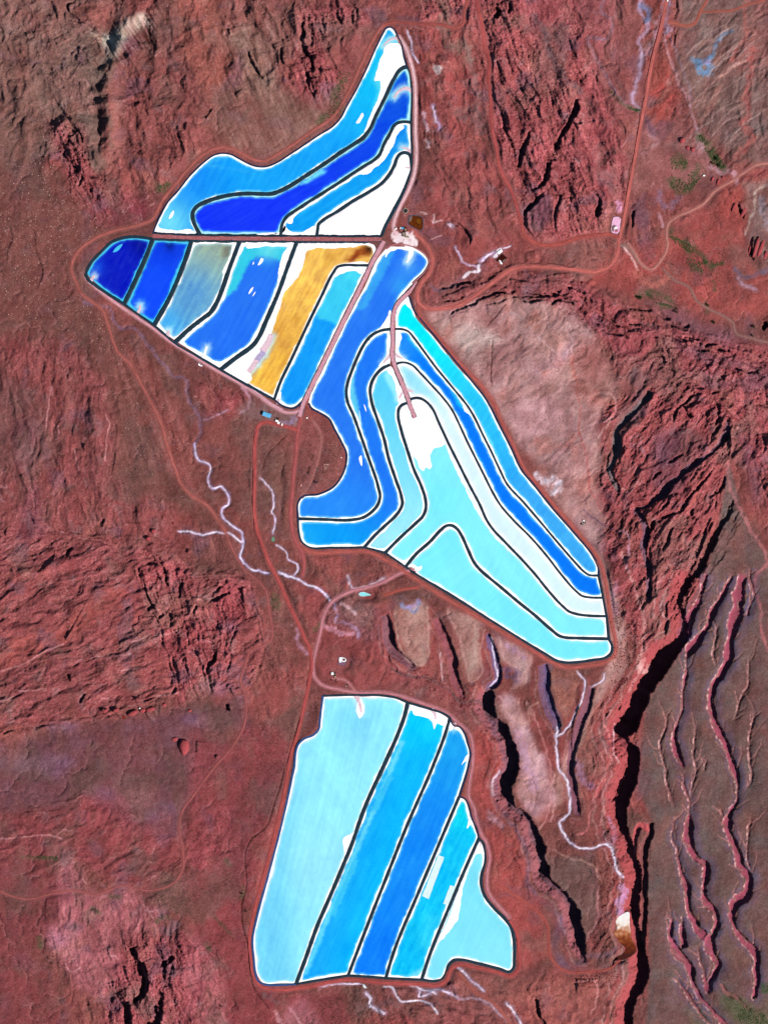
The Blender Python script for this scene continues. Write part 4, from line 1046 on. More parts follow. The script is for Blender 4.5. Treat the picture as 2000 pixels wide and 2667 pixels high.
# cliffs of the northern and western rock country
for P_ in (
        [(1290, 15, 9), (1296, 30, 14), (1288, 50, 8)], [(1325, 8, 4), (1330, 25, 7), (1322, 35, 4)], [(1311, 52, 3), (1330, 78, 3), (1336, 90, 2)],
        [(1290, 265, 3), (1310, 307, 6), (1319, 347, 7), (1330, 375, 8), (1340, 390, 5)], [(1379, 340, 6), (1372, 370, 8), (1362, 390, 10), (1356, 415, 9), (1349, 440, 8)], [(1355, 345, 4), (1357, 365, 3)],
        [(1385, 380, 3), (1392, 400, 4), (1397, 412, 2)], [(1505, 255, 9), (1496, 290, 12), (1485, 312, 10), (1466, 345, 11), (1455, 370, 10), (1442, 392, 8)], [(1446, 390, 5), (1452, 405, 5)],
        [(1428, 415, 12), (1426, 440, 13), (1419, 470, 10), (1400, 490, 6), (1380, 500, 4)], [(1421, 498, 7), (1400, 520, 8), (1386, 534, 9), (1366, 560, 6), (1372, 590, 5), (1392, 618, 4)],
        [(1463, 500, 2), (1460, 515, 4), (1449, 540, 4), (1445, 570, 5), (1450, 600, 3)], [(1545, 503, 3), (1562, 528, 9), (1556, 552, 13), (1553, 570, 9)], [(1505, 340, 5), (1502, 325, 7)],
        [(1151, 573, 3), (1187, 581, 4), (1211, 599, 5), (1224, 615, 6), (1222, 640, 4)], [(1172, 808, 2), (1200, 794, 5), (1217, 786, 6), (1240, 782, 4), (1265, 775, 5), (1301, 762, 7), (1329, 759, 5)],
        [(1330, 762, 3), (1360, 770, 2), (1407, 775, 3), (1437, 770, 7), (1452, 770, 5), (1482, 775, 3)], [(1425, 733, 3), (1450, 733, 3), (1475, 738, 3)],
        [(1648, 545, 3), (1648, 570, 5), (1646, 595, 3)], [(1960, 615, 3), (1955, 640, 6), (1962, 680, 4)], [(1920, 530, 4), (1930, 550, 6), (1938, 568, 3)], [(1832, 905, 5), (1850, 899, 7), (1868, 899, 5)],
        [(1985, 835, 3), (1995, 845, 10), (1985, 860, 5)], [(1830, 970, 3), (1850, 950, 4), (1858, 940, 3)], [(1862, 1000, 2), (1890, 980, 4), (1915, 970, 4), (1935, 960, 3)], [(1505, 530, 3), (1503, 560, 2)],
        [(1780, 1000, 3), (1802, 1024, 5), (1790, 1044, 6), (1764, 1066, 4), (1756, 1095, 3)], [(1785, 1065, 8), (1792, 1080, 6)], [(1875, 1055, 4), (1872, 1085, 4), (1862, 1108, 3)], [(1853, 1062, 3), (1843, 1085, 3)],
        [(1895, 1095, 5), (1886, 1125, 4)], [(1830, 1145, 3), (1800, 1160, 3), (1788, 1185, 3)], [(1974, 1130, 4), (1970, 1160, 3)], [(1995, 1025, 5), (1998, 1060, 4)], [(1995, 1140, 4), (1995, 1180, 5)],
        [(1892, 1096, 4), (1886, 1115, 5), (1884, 1135, 4)], [(1871, 1058, 3), (1872, 1085, 5), (1864, 1112, 4)], [(1762, 1062, 4), (1756, 1084, 5), (1755, 1102, 3)], [(1783, 1066, 6), (1792, 1076, 9), (1802, 1089, 5)], [(1850, 1055, 3), (1846, 1075, 4), (1838, 1092, 3)],
        [(1594, 1166, 4), (1582, 1200, 6), (1583, 1235, 6), (1600, 1266, 5)], [(1627, 1155, 3), (1616, 1182, 5), (1606, 1212, 4)], [(1854, 1222, 3), (1836, 1250, 5), (1806, 1282, 7), (1772, 1326, 6), (1738, 1345, 5), (1710, 1352, 4)], [(1890, 1240, 4), (1872, 1277, 6), (1846, 1300, 4)],
        [(1806, 1324, 4), (1800, 1340, 6), (1804, 1354, 4)], [(1754, 1372, 4), (1738, 1405, 6), (1722, 1438, 4)], [(1702, 1354, 5), (1697, 1368, 6), (1698, 1382, 4)], [(1874, 1375, 4), (1868, 1400, 6), (1850, 1440, 5)], [(1560, 1098, 2), (1600, 1090, 3), (1612, 1076, 2)],
        [(1736, 1565, 4), (1735, 1600, 6), (1732, 1648, 4)], [(1757, 1575, 5), (1760, 1595, 6), (1756, 1618, 4)], [(1900, 1310, 4), (1893, 1340, 5), (1878, 1370, 4)], [(1508, 1830, 2), (1490, 1900, 4), (1492, 1990, 4), (1502, 2080, 4)], [(1612, 1970, 3), (1617, 1990, 5), (1620, 2020, 4)],
        # north-west
        [(200, 0, 3), (180, 12, 5), (180, 28, 5), (199, 48, 4), (223, 66, 4), (250, 82, 4), (277, 97, 3)], [(157, 75, 2), (180, 100, 2.5), (220, 134, 3), (245, 158, 3), (262, 172, 4)],
        [(186, 140, 2), (215, 168, 3), (240, 190, 3), (259, 208, 3)], [(143, 104, 4), (152, 120, 5)], [(70, 88, 4), (72, 100, 3)], [(139, 247, 2), (155, 272, 3), (172, 298, 4), (176, 306, 3)],
        [(193, 328, 3), (208, 345, 5), (215, 362, 6), (216, 376, 4)], [(178, 360, 4), (190, 378, 5), (200, 395, 4)], [(175, 390, 4), (168, 402, 5), (190, 425, 5), (206, 445, 9), (196, 452, 6)],
        [(215, 400, 4), (220, 425, 5), (222, 440, 4)], [(217, 458, 6), (214, 470, 7), (199, 484, 5)], [(232, 470, 3), (240, 490, 5), (238, 502, 6)], [(130, 195, 3), (100, 165, 3), (86, 180, 4)],
        [(255, 330, 2), (265, 360, 3), (260, 385, 3), (268, 420, 3)], [(462, 345, 4), (468, 365, 6), (474, 380, 4)], [(486, 320, 4), (482, 340, 5)],
        [(784, 48, 5), (790, 80, 8), (790, 110, 10), (796, 132, 12), (808, 152, 9)], [(806, 140, 5), (816, 165, 8), (815, 190, 5)], [(800, 185, 7), (803, 210, 9), (808, 230, 8), (822, 255, 4)], [(812, 205, 5), (818, 235, 4)],
        [(785, 158, 4), (792, 150, 3)], [(647, 130, 3), (652, 158, 8), (661, 170, 6), (674, 190, 6), (688, 208, 3)], [(712, 118, 4), (718, 130, 5)], [(731, 120, 4), (735, 148, 7), (742, 168, 5)],
        [(874, 33, 3), (884, 48, 6), (892, 62, 4)], [(596, 78, 4), (602, 92, 5)], [(808, 38, 3), (806, 54, 3)], [(837, 182, 3), (838, 200, 3)], [(612, 247, 3), (620, 257, 4)], [(660, 0, 4), (662, 12, 3)], [(537, 310, 5), (540, 312, 4)],
        # south-west
        [(418, 1466, 3), (425, 1480, 6), (432, 1494, 5)], [(460, 1485, 5), (462, 1500, 4)], [(490, 1483, 4), (482, 1495, 6)], [(436, 1500, 4), (432, 1515, 5), (440, 1525, 3)], [(478, 1515, 6), (470, 1530, 4), (468, 1560, 4)],
        [(405, 1570, 3), (395, 1580, 5), (382, 1590, 5)], [(425, 1595, 4), (418, 1605, 6), (412, 1612, 4)], [(362, 1605, 4), (385, 1606, 3), (405, 1606, 3)], [(450, 1600, 5), (446, 1610, 5)], [(345, 1632, 4), (360, 1624, 3)],
        [(600, 1540, 4), (585, 1550, 6), (560, 1560, 7), (545, 1563, 6)], [(514, 1575, 6), (508, 1588, 6), (502, 1598, 5)], [(592, 1505, 3), (593, 1520, 5)], [(635, 1528, 4), (628, 1538, 4)], [(500, 1620, 2), (512, 1638, 3), (520, 1648, 2)],
        [(566, 1695, 4), (560, 1718, 8), (545, 1732, 7), (538, 1750, 5)], [(520, 1700, 3), (516, 1710, 4)], [(228, 1565, 2), (212, 1595, 3), (195, 1625, 3), (178, 1655, 4), (170, 1668, 3)], [(183, 1756, 3), (178, 1766, 5), (182, 1775, 3)],
        [(225, 1805, 3), (216, 1820, 5), (210, 1832, 3)], [(270, 1845, 3), (266, 1852, 5)], [(305, 1838, 3), (294, 1848, 6)], [(365, 1812, 3), (352, 1818, 5)], [(343, 1852, 3), (335, 1862, 5)], [(385, 1850, 2), (378, 1856, 4)], [(598, 1780, 5), (590, 1790, 6)],
        [(612, 1785, 3), (600, 1790, 5)], [(594, 1832, 5), (593, 1845, 7), (600, 1850, 4)], [(514, 1930, 3), (512, 1960, 3)], [(568, 1965, 5), (560, 1972, 4)], [(270, 1350, 4), (264, 1368, 5), (270, 1372, 2)], [(398, 1376, 4), (395, 1390, 5)],
        [(384, 1398, 5), (383, 1410, 4)], [(490, 1430, 5), (488, 1440, 4)], [(190, 1425, 5), (180, 1440, 6), (175, 1450, 3)], [(145, 1430, 3), (140, 1455, 4), (100, 1490, 4)], [(62, 1232, 2), (55, 1240, 4)], [(90, 1355, 3), (91, 1367, 4)],
        [(20, 1375, 4), (14, 1395, 4)], [(223, 1155, 3), (215, 1165, 3)],
        [(346, 2468, 8), (350, 2490, 10), (358, 2510, 12)], [(368, 2500, 12), (374, 2530, 14), (380, 2560, 15), (370, 2585, 10), (354, 2606, 7)], [(450, 2490, 8), (440, 2500, 9), (424, 2510, 8)], [(430, 2520, 4), (427, 2540, 5)],
        [(330, 2620, 10), (336, 2640, 11), (334, 2680, 12)], [(410, 2575, 4), (420, 2600, 7), (416, 2620, 8)], [(405, 2620, 10), (415, 2640, 13), (412, 2660, 12), (380, 2665, 8)], [(425, 2570, 4), (430, 2600, 5)], [(305, 2590, 4), (318, 2608, 7)],
        [(285, 2560, 3), (290, 2580, 4)], [(470, 2470, 3), (472, 2460, 3)], [(1392, 2595, 4), (1402, 2635, 8), (1410, 2655, 6), (1424, 2670, 5)], [(1372, 2580, 3), (1380, 2585, 3)], [(1500, 2551, 4), (1555, 2552, 4)]):
    scarp(P_)
ledges([(1160, 800), (1217, 778), (1265, 765), (1330, 750), (1407, 762), (1500, 765), (1545, 801), (1620, 845), (1711, 872), (1780, 898), (1862, 925), (1952, 950), (2040, 985)], (-48, -38, -29, -20, -11, -2, 8, 18, 28), 4.6, 1, .15)
ledges([(1700, 940), (1800, 985), (1900, 1010), (2040, 1060)], (-30, -14, 0, 16, 34), 4.2, 2, .25)
ledges([(1895, 1090), (1880, 1140), (1800, 1205), (1740, 1255), (1690, 1310)], (-46, -34, -24, -14, 12, 22, 34), 4.2, 3, .15)
ledges([(1905, 1320), (1860, 1400), (1815, 1480), (1770, 1560)], (-40, -30, -20, -11, 10), 4.0, 4, .2)
ledges([(1690, 1030), (1610, 1130), (1590, 1220), (1610, 1290)], (-16, 14, 26), 3.0, 5, .3)
ledges([(1700, 1330), (1680, 1400), (1690, 1500), (1680, 1600)], (-26, -16, 14, 28, 42), 2.8, 6, .35)
ledges([(1260, 60), (1330, 180), (1420, 330), (1480, 470)], (-90, -70, -52, -36, -20, -6, 10, 26, 40, 56, 74), 2.9, 7, .35)
ledges([(1490, 200), (1560, 330), (1620, 470)], (-30, -12, 8, 26), 2.8, 8, .4)
ledges([(1120, 350), (1160, 430), (1210, 500)], (-24, -8, 8, 24), 2.2, 9, .35)
ledges([(0, 1520), (120, 1480), (260, 1440), (380, 1420)], (-60, -46, -30, -14, 2), 2.4, 10, .35)
ledges([(0, 1640), (150, 1590), (320, 1530), (460, 1490)], (-50, -34, -16, 0, 18, 36, 54), 2.0, 11, .45)
ledges([(0, 1800), (160, 1740), (330, 1680), (520, 1640)], (-60, -44, -28, -10, 8, 26, 44, 60), 2.1, 12, .4)
ledges([(390, 1480), (420, 1560), (440, 1650)], (-16, 0, 18), 2.8, 13, .3)
ledges([(470, 1620), (500, 1700), (520, 1800)], (-44, -30, -14, 0, 16, 32), 2.6, 14, .3)
ledges([(560, 1510), (540, 1580), (560, 1660)], (-40, -22, -6, 12, 28), 2.8, 15, .3)
ledges([(210, 960), (220, 1100), (250, 1260), (300, 1380)], (-70, -50, -34, -18, 0, 18, 34), 1.8, 16, .45)
ledges([(120, 950), (130, 1080), (110, 1230)], (-60, -40, -16, 6), 1.8, 17, .5)
ledges([(170, 300), (205, 380), (235, 470), (300, 540)], (-34, -22, -10, 12, 22, 34), 3.2, 18, .25)
ledges([(40, 60), (90, 150), (110, 260), (80, 400)], (-50, -30, -10, 14, 34), 2.2, 19, .45)
ledges([(150, 60), (230, 130), (290, 220)], (-30, -16, 0, 16, 30), 2.2, 20, .3)
ledges([(330, 130), (400, 230), (450, 340), (480, 420)], (-60, -36, -14, 8, 30, 52), 2.2, 21, .45)
ledges([(620, 30), (690, 120), (740, 220)], (-60, -36, -14, 10, 34), 2.4, 22, .45)
ledges([(800, 30), (830, 120), (850, 230)], (-30, -14, 14, 30, 46), 2.8, 23, .35)
ledges([(300, 2460), (330, 2540), (330, 2640)], (-20, 0, 20, 40), 2.8, 24, .3)
ledges([(440, 2470), (460, 2560), (450, 2660)], (-34, -16, 4, 24, 44), 2.8, 25, .3)
ledges([(180, 2330), (180, 2420), (200, 2520)], (-40, -20, 0, 20, 40, 60), 1.5, 26, .4)
ledges([(520, 2480), (560, 2560), (600, 2660)], (-34, -16, 2, 20), 1.9, 27, .35)
ledges([(0, 2160), (120, 2150), (240, 2130), (380, 2220)], (-20, 0, 20, 44), 1.6, 28, .5)
ledges([(550, 2140), (560, 2220)], (-30, -14, 4, 20), 1.9, 29, .4)
ledges([(1620, 1560), (1660, 1640), (1640, 1760), (1570, 1880), (1560, 2000)], (-40, -26, -12, 6, 20), 2.0, 30, .4)
ledges([(1540, 2220), (1590, 2300), (1580, 2420), (1540, 2480)], (-16, 0, 14, 26), 2.0, 31, .4)
ledges([(1270, 1870), (1290, 1960), (1270, 2060), (1330, 2160), (1380, 2260), (1400, 2340)], (-26, -14, 14, 24), 2.2, 32, .4)
ledges([(1010, 1730), (1090, 1760), (1190, 1790), (1260, 1850)], (-16, -6, 8, 18), 2.0, 33, .4)
ledges([(1500, 2555), (1560, 2556), (1600, 2600), (1590, 2667)], (-10, 4, 16), 2.6, 34, .3)
ledges([(1050, 2640), (1150, 2650), (1260, 2667)], (-24, -10, 6), 2.0, 35, .4)
ledges([(1900, 490), (1930, 560)], (-14, 0, 14), 2.2, 36, .4)
ledges([(1960, 150), (1950, 300), (1990, 420)], (-20, 0, 24), 2.0, 37, .4)
ledges([(1040, 520), (1200, 660)], (-60, 20), 1.8, 38, .5)
# the dark hollow in the north-west and the black clefts in the south-west
canyon([(205, 225, 4), (236, 270, 6), (252, 320, 6), (256, 370, 5), (264, 425, 3)], 22, wl=40, wr=26, rag=2.4, benches=0, full=False, ramp=.3, apron=((2, 8, (98, 84, 74), .6), (-10, 10, (108, 86, 76), .5)))  # apron paints grey-brown shade onto the hollow's slopes
canyon([(346, 2466, 5), (352, 2496, 6), (371, 2528, 8), (382, 2560, 8), (370, 2588, 6), (354, 2607, 3)], 44, wl=4, wr=1.5, rag=2.8)
canyon([(331, 2616, 5), (335, 2645, 6), (332, 2700, 6)], 38, wl=4, wr=1.5, rag=2.8)
canyon([(452, 2488, 4), (436, 2503, 5), (422, 2512, 3)], 26, wl=4, wr=1.5, rag=2.4)
canyon([(428, 2516, 2), (428, 2542, 2.5)], 16, wl=3, wr=1.5, rag=2.0)
canyon([(402, 2618, 5), (417, 2638, 8), (412, 2662, 7)], 34, wl=4, wr=1.5, rag=2.8)
canyon([(408, 2575, 2), (420, 2600, 4), (418, 2620, 4)], 22, wl=3, wr=1.5, rag=2.4)
canyon([(303, 2592, 2), (318, 2608, 4), (330, 2612, 3)], 20, wl=3, wr=1.5, rag=2.4)
# low steps on the western plain
for P_ in ([(28, 590, 1), (34, 620, 2), (22, 655, 2), (19, 690, 1)], [(50, 500, 1), (55, 520, 1.5), (50, 540, 1)], [(70, 540, 1), (75, 580, 1), (92, 605, 2), (95, 645, 2.2), (106, 680, 2.2), (114, 715, 3), (104, 740, 2), (94, 760, 1.5)],
           [(95, 768, 1), (120, 778, 1.5), (160, 784, 2), (185, 770, 1.5), (195, 755, 1)], [(185, 500, 1.2), (200, 540, 2), (228, 560, 1.5)], [(0, 835, 1), (50, 840, 1.2), (95, 830, 1), (120, 850, 1.3), (150, 880, 1.2), (210, 895, 1.5), (245, 925, 2.6), (265, 965, 2.8), (275, 1000, 2.5)],
           [(285, 1080, 2), (305, 1110, 2.6), (303, 1150, 2.6), (300, 1200, 2.4), (290, 1240, 2)], [(110, 420, 1), (125, 380, 1.5), (118, 350, 1)], [(25, 430, 1.2), (35, 390, 1.6), (60, 350, 1)], [(330, 1210, 1), (380, 1270, 1.6), (430, 1310, 1.2), (465, 1315, 1)],
           [(640, 1180, 1), (655, 1150, 1.2), (650, 1240, 1)], [(985, 1440, 1), (960, 1470, 2), (1000, 1490, 1)]):
    scarp(P_, L=34, hs=.9)

# ---- stains: salt-lined dry channels, seeps, green flats
W_ = lambda L, w: wd(L, w)
VIO = (150, 122, 178)
wash(W_([(223, 789), (259, 795), (292, 807), (295, 829), (313, 850), (347, 853), (368, 877), (398, 913), (434, 958), (452, 979), (485, 988), (488, 1005), (485, 1024), (500, 1054), (515, 1075), (524, 1105), (521, 1130),
         (509, 1154), (508, 1181), (521, 1199), (548, 1211), (545, 1256), (557, 1274), (575, 1268), (593, 1286), (599, 1310), (581, 1325), (578, 1338), (599, 1365), (630, 1389), (633, 1422), (627, 1452), (651, 1479), (696, 1494)], 4.5), (128, 94, 118), .7, 2.5, carve=3)
wash(W_([(509, 1154), (508, 1181), (521, 1199), (548, 1211), (545, 1256), (557, 1274), (575, 1268), (593, 1286), (599, 1310), (581, 1325), (578, 1338), (599, 1365), (630, 1389), (633, 1422), (627, 1452), (651, 1479), (700, 1493)], 2.2), (205, 190, 236), .9, 1.5, patchy=.35)
wash(W_([(464, 1384), (500, 1386), (518, 1392), (569, 1386), (596, 1389), (630, 1412)], 2.2), (222, 206, 238), .9, 1.4, carve=2, patchy=.25)
wash(W_([(678, 1247), (696, 1262), (711, 1289), (714, 1319), (708, 1332), (717, 1350), (711, 1389)], 2), (206, 186, 226), .85, 1.4, carve=2, patchy=.3)
wash(W_([(720, 1419), (741, 1434), (756, 1461), (774, 1470), (777, 1485), (768, 1497), (726, 1494)], 2), (206, 186, 226), .85, 1.4, carve=2, patchy=.3)
wash(W_([(726, 1493), (765, 1504), (801, 1521), (847, 1548), (859, 1565)], 2.6), (216, 204, 240), .95, 1.5, carve=2, patchy=.2)
wash(W_([(868, 1575), (878, 1600), (872, 1620), (900, 1620), (930, 1645), (935, 1660)], 4), (172, 136, 170), .8, 3)
wash(W_([(845, 1630), (880, 1645), (918, 1652)], 6), (206, 140, 160), .8, 3, patchy=.3)
wash(W_([(890, 1570), (905, 1580), (925, 1600)], 4), (222, 180, 190), .8, 3)
wash(W_([(905, 1500), (920, 1535), (940, 1530), (985, 1515), (1000, 1505)], 3), (214, 196, 214), .8, 2)
wash(W_([(630, 1010), (650, 1035), (645, 1060), (622, 1075)], 3.5), (196, 140, 168), .8, 2, patchy=.2)
wash(W_([(532, 1095), (552, 1088), (570, 1080), (592, 1065)], 2.5), (180, 136, 164), .7, 2)
wash(W_([(775, 1640), (785, 1690), (800, 1700)], 5), (196, 140, 170), .7, 4)
wash(W_([(1455, 1886), (1446, 1913), (1450, 1960), (1456, 2000), (1476, 2036), (1482, 2075), (1482, 2118), (1460, 2140), (1470, 2175), (1488, 2199), (1500, 2206), (1539, 2208), (1587, 2202), (1599, 2226), (1605, 2265), (1620, 2285)], 3), (206, 192, 224), .9, 2, carve=3, patchy=.45)
wash(W_([(1500, 1750), (1520, 1770), (1522, 1800), (1500, 1850), (1470, 1905), (1448, 1920)], 2), (212, 196, 226), .85, 1.6, carve=2, patchy=.3)
wash(W_([(1575, 1755), (1565, 1775), (1540, 1790)], 2), (206, 190, 222), .8, 1.6)
wash(W_([(1425, 1735), (1422, 1780), (1430, 1820), (1446, 1870)], 9), (104, 84, 116), .6, 5)
wash(W_([(1275, 1660), (1285, 1700), (1300, 1740), (1345, 1750), (1352, 1775), (1320, 1760)], 7), (108, 84, 122), .65, 5)
wash(W_([(1278, 1660), (1290, 1730), (1295, 1765), (1275, 1790)], 1.8), (214, 204, 232), .8, 1.4)
wash(W_([(1145, 1700), (1150, 1740), (1152, 1775)], 1.5), (222, 196, 206), .8, 1.3)
wash(W_([(1020, 1740), (1060, 1760), (1120, 1770), (1160, 1790), (1200, 1825), (1250, 1830), (1270, 1860)], 3), (96, 72, 74), .7, 2)
wash(W_([(1280, 1880), (1300, 1930), (1320, 2000), (1290, 2040), (1290, 2080), (1320, 2130), (1350, 2170), (1372, 2220), (1376, 2300), (1395, 2330)], 6), (122, 82, 100), .65, 4)
wash(W_([(1300, 2010), (1285, 2030), (1282, 2070)], 3), (224, 206, 220), .7, 2)
wash(W_([(1270, 2115), (1285, 2130), (1305, 2150)], 8), (196, 150, 168), .65, 4)
wash(W_([(1600, 1885), (1598, 1930), (1596, 1960), (1612, 1985)], 1.8), (226, 196, 206), .8, 1.3)
wash(W_([(1560, 1560), (1575, 1620), (1600, 1640), (1618, 1690), (1640, 1700)], 1.5), (206, 150, 156), .6, 2)
wash(W_([(1617, 1440), (1640, 1500), (1665, 1570), (1678, 1640), (1670, 1710), (1660, 1760), (1640, 1800)], 4), (190, 136, 134), .65, 3)
wash(W_([(1670, 1720), (1665, 1745), (1690, 1740)], 9), (206, 160, 158), .7, 3)
wash(W_([(1520, 1330), (1560, 1360), (1620, 1395)], 1.3), (84, 62, 92), .9, 1)
wash(W_([(1615, 1380), (1632, 1388), (1636, 1420), (1630, 1480)], 3), (206, 150, 176), .7, 2)
wash(W_([(1395, 1240), (1420, 1255), (1450, 1245), (1452, 1270), (1440, 1285)], 9), (226, 210, 226), .85, 4, patchy=.6)
wash(W_([(1380, 1230), (1400, 1215), (1420, 1230)], 6), (150, 80, 74), .6, 4)
wash(W_([(1480, 870), (1490, 900), (1460, 925), (1420, 895), (1400, 880)], 2), (206, 168, 176), .6, 1.6)
wash(W_([(1330, 890), (1350, 870), (1400, 840), (1430, 820)], 2), (206, 166, 168), .5, 2)
wash(W_([(1360, 830), (1330, 815), (1300, 840)], 3), (196, 166, 172), .5, 3)
wash(W_([(1515, 600), (1520, 590), (1608, 520), (1612, 525)], .1), PINK, .0)
wash(W_([(1608, 528), (1612, 545)], 7), (216, 150, 190), .8, 3)
wash(W_([(1130, 560), (1128, 580), (1150, 572)], 2), (232, 206, 214), .85, 1.4)
wash(W_([(1096, 552), (1110, 558)], 2.5), (228, 196, 206), .8, 1.5)
wash(W_([(1120, 625), (1150, 613)], 1.3), (222, 170, 166), .8, 1.2)
wash(W_([(1168, 585), (1176, 590)], 5), (196, 176, 206), .7, 2)
wash(W_([(1185, 640), (1200, 670), (1210, 685), (1240, 695)], 2.5), (180, 150, 196), .8, 2)
wash(W_([(1245, 692), (1246, 704), (1220, 710), (1205, 720)], 3.5), (236, 222, 232), .95, 1.6, patchy=.15)
wash(W_([(1250, 680), (1270, 668), (1288, 662)], 4.5), (186, 160, 206), .85, 2)
wash(W_([(1290, 668), (1296, 662), (1305, 652)], 4), (240, 232, 240), .9, 1.5, patchy=.1)
wash(W_([(1310, 647), (1330, 640)], 1.5), (206, 190, 226), .8, 1.2)
wash(W_([(1120, 745), (1140, 755), (1170, 750), (1200, 725)], 4), (124, 90, 106), .7, 3)
wash(W_([(1135, 265), (1148, 285)], 9), (222, 210, 206), .0, 3)
wash(W_([(1135, 175), (1140, 185), (1148, 178)], 6), (214, 196, 196), .85, 3, patchy=.3)
wash(W_([(1060, 80), (1070, 110), (1078, 145), (1090, 165)], 2.5), (196, 172, 206), .85, 1.6)
wash(W_([(1103, 295), (1105, 320), (1112, 340)], 5), (206, 172, 190), .8, 2.5, patchy=.6)
wash(W_([(1128, 275), (1135, 310), (1145, 335)], 4), (164, 136, 190), .75, 2.5)
wash(W_([(1112, 365), (1116, 382)], 4), (226, 190, 206), .85, 2)
wash(W_([(1156, 0), (1162, 50), (1165, 110), (1210, 130), (1220, 155)], 14), (132, 106, 96), .6, 8)
wash(W_([(1210, 100), (1225, 160), (1240, 220), (1242, 300)], 7), (128, 96, 94), .6, 5)
wash(W_([(1200, 290), (1240, 300), (1250, 340)], 16), (112, 88, 90), .55, 8)
wash(W_([(1390, 40), (1420, 90), (1440, 160), (1465, 200), (1510, 240)], 8), (112, 86, 92), .6, 5)
wash(W_([(1570, 0), (1565, 30), (1590, 50), (1595, 80), (1580, 100), (1530, 100), (1545, 140), (1575, 190), (1600, 240), (1630, 275)], 4), (140, 104, 122), .65, 3)
wash(W_([(1668, 0), (1663, 25), (1682, 60), (1680, 85), (1660, 105), (1672, 140), (1668, 165), (1666, 200), (1650, 230), (1646, 265), (1665, 285)], 4), (180, 150, 180), .8, 2.5)
wash(W_([(1672, 15), (1685, 30), (1682, 50)], 9), (120, 132, 180), .7, 4)
wash(W_([(1710, 60), (1705, 95), (1690, 130), (1672, 150)], 8), (190, 156, 178), .6, 5)
wash(W_([(1735, 0), (1730, 60), (1740, 80)], 10), (150, 136, 170), .65, 6)
wash(W_([(1730, 90), (1738, 140), (1760, 195), (1780, 240), (1800, 290), (1810, 330), (1830, 385)], 3.5), (176, 128, 136), .7, 2.5)
wash(W_([(1745, 100), (1765, 150), (1780, 190), (1795, 230), (1800, 280)], 2.5), (136, 110, 130), .6, 2)
wash(W_([(1905, 82), (1885, 92), (1868, 108), (1860, 130), (1848, 152), (1836, 158)], 4.5), (92, 132, 176), .7, 3.5, patchy=.5)
wash(W_([(1798, 154), (1820, 158), (1840, 165), (1848, 150)], 6), (104, 140, 178), .75, 4, patchy=.5)
wash(W_([(1812, 168), (1828, 184), (1840, 190), (1850, 175)], 9), (96, 138, 184), .75, 4, patchy=.45)
wash(W_([(1832, 158), (1844, 158)], 6), (150, 130, 170), .8, 3)
for k in range(34):
    a0 = 1775 + rng.rand() * 150
    b0 = 60 + rng.rand() * 260
    wash(W_([(a0, b0 + 60), (a0 + 30, b0 + 28), (a0 + 75, b0)], 1.3), (172, 140, 136), .6, 1.4)
wash(W_([(1940, 160), (1910, 170), (1890, 190), (1862, 205)], 3), (206, 150, 140), .8, 2)
wash(W_([(1862, 205), (1840, 230), (1820, 260), (1808, 268)], 2.5), (190, 130, 124), .7, 2)
wash(W_([(1945, 0), (1940, 40), (1940, 90), (1920, 130), (1905, 160)], 5), (166, 88, 82), .7, 4)
wash(W_([(1960, 130), (1952, 200), (1942, 260), (1948, 300), (1930, 320), (1955, 360), (1920, 410)], 8), (172, 88, 84), .7, 4)
wash(W_([(2000, 480), (1965, 500), (1965, 545), (1945, 590), (1940, 610)], 3), (196, 176, 166), .7, 3)
wash(W_([(1980, 520), (1990, 560), (2000, 600)], 10), (150, 150, 172), .5, 6)
wash(W_([(1915, 700), (1930, 720), (1960, 718), (1990, 705), (2010, 695)], 5), (108, 88, 110), .75, 3)
wash(W_([(1920, 725), (1940, 745), (1970, 755)], 4), (190, 160, 190), .6, 3)
wash(W_([(1715, 555), (1720, 575), (1725, 590)], 4), (206, 156, 176), .6, 3)
wash(W_([(1720, 500), (1725, 530), (1740, 540), (1770, 520)], 7), (140, 112, 140), .6, 5)
wash(W_([(1622, 640), (1640, 665), (1655, 695), (1660, 705)], 2.5), (236, 190, 190), .8, 1.6, patchy=.2)
wash(W_([(1655, 710), (1680, 730), (1710, 742), (1740, 728)], 9), (184, 100, 90), .75, 6, patchy=.2)
wash(W_([(1850, 435), (1870, 445), (1905, 450), (1920, 475)], 6), (196, 150, 166), .7, 4)
wash(W_([(1820, 340), (1812, 365), (1830, 390)], 7), (150, 120, 130), .6, 5)
wash(W_([(1695, 380), (1710, 370), (1690, 350)], 5), (196, 150, 160), .5, 4)
# south fringe below the last ponds
wash(W_([(830, 2568), (870, 2565), (910, 2562), (945, 2562)], 2), (190, 170, 206), .85, 1.4, patchy=.3)
wash(W_([(955, 2585), (965, 2600), (958, 2612), (980, 2628), (1000, 2640)], 4), (196, 184, 216), .8, 2.4, patchy=.4)
wash(W_([(1000, 2570), (1022, 2575), (1035, 2595), (1050, 2608), (1090, 2605), (1120, 2615), (1140, 2640)], 2.2), (216, 204, 226), .9, 1.5, carve=3, patchy=.25)
wash(W_([(1090, 2580), (1092, 2595), (1110, 2590), (1150, 2575), (1175, 2590), (1195, 2600)], 4), (186, 156, 196), .7, 3)
wash(W_([(1065, 2565), (1085, 2570), (1110, 2580), (1135, 2588)], 3), (206, 190, 222), .7, 2)
wash(W_([(1190, 2520), (1205, 2530), (1230, 2555), (1260, 2580)], 3), (184, 160, 200), .75, 2)
wash(W_([(1205, 2600), (1240, 2600), (1270, 2610), (1300, 2640), (1320, 2660)], 3), (186, 160, 186), .7, 2)
wash(W_([(1320, 2610), (1340, 2640), (1360, 2667)], 3), (200, 186, 210), .7, 2)
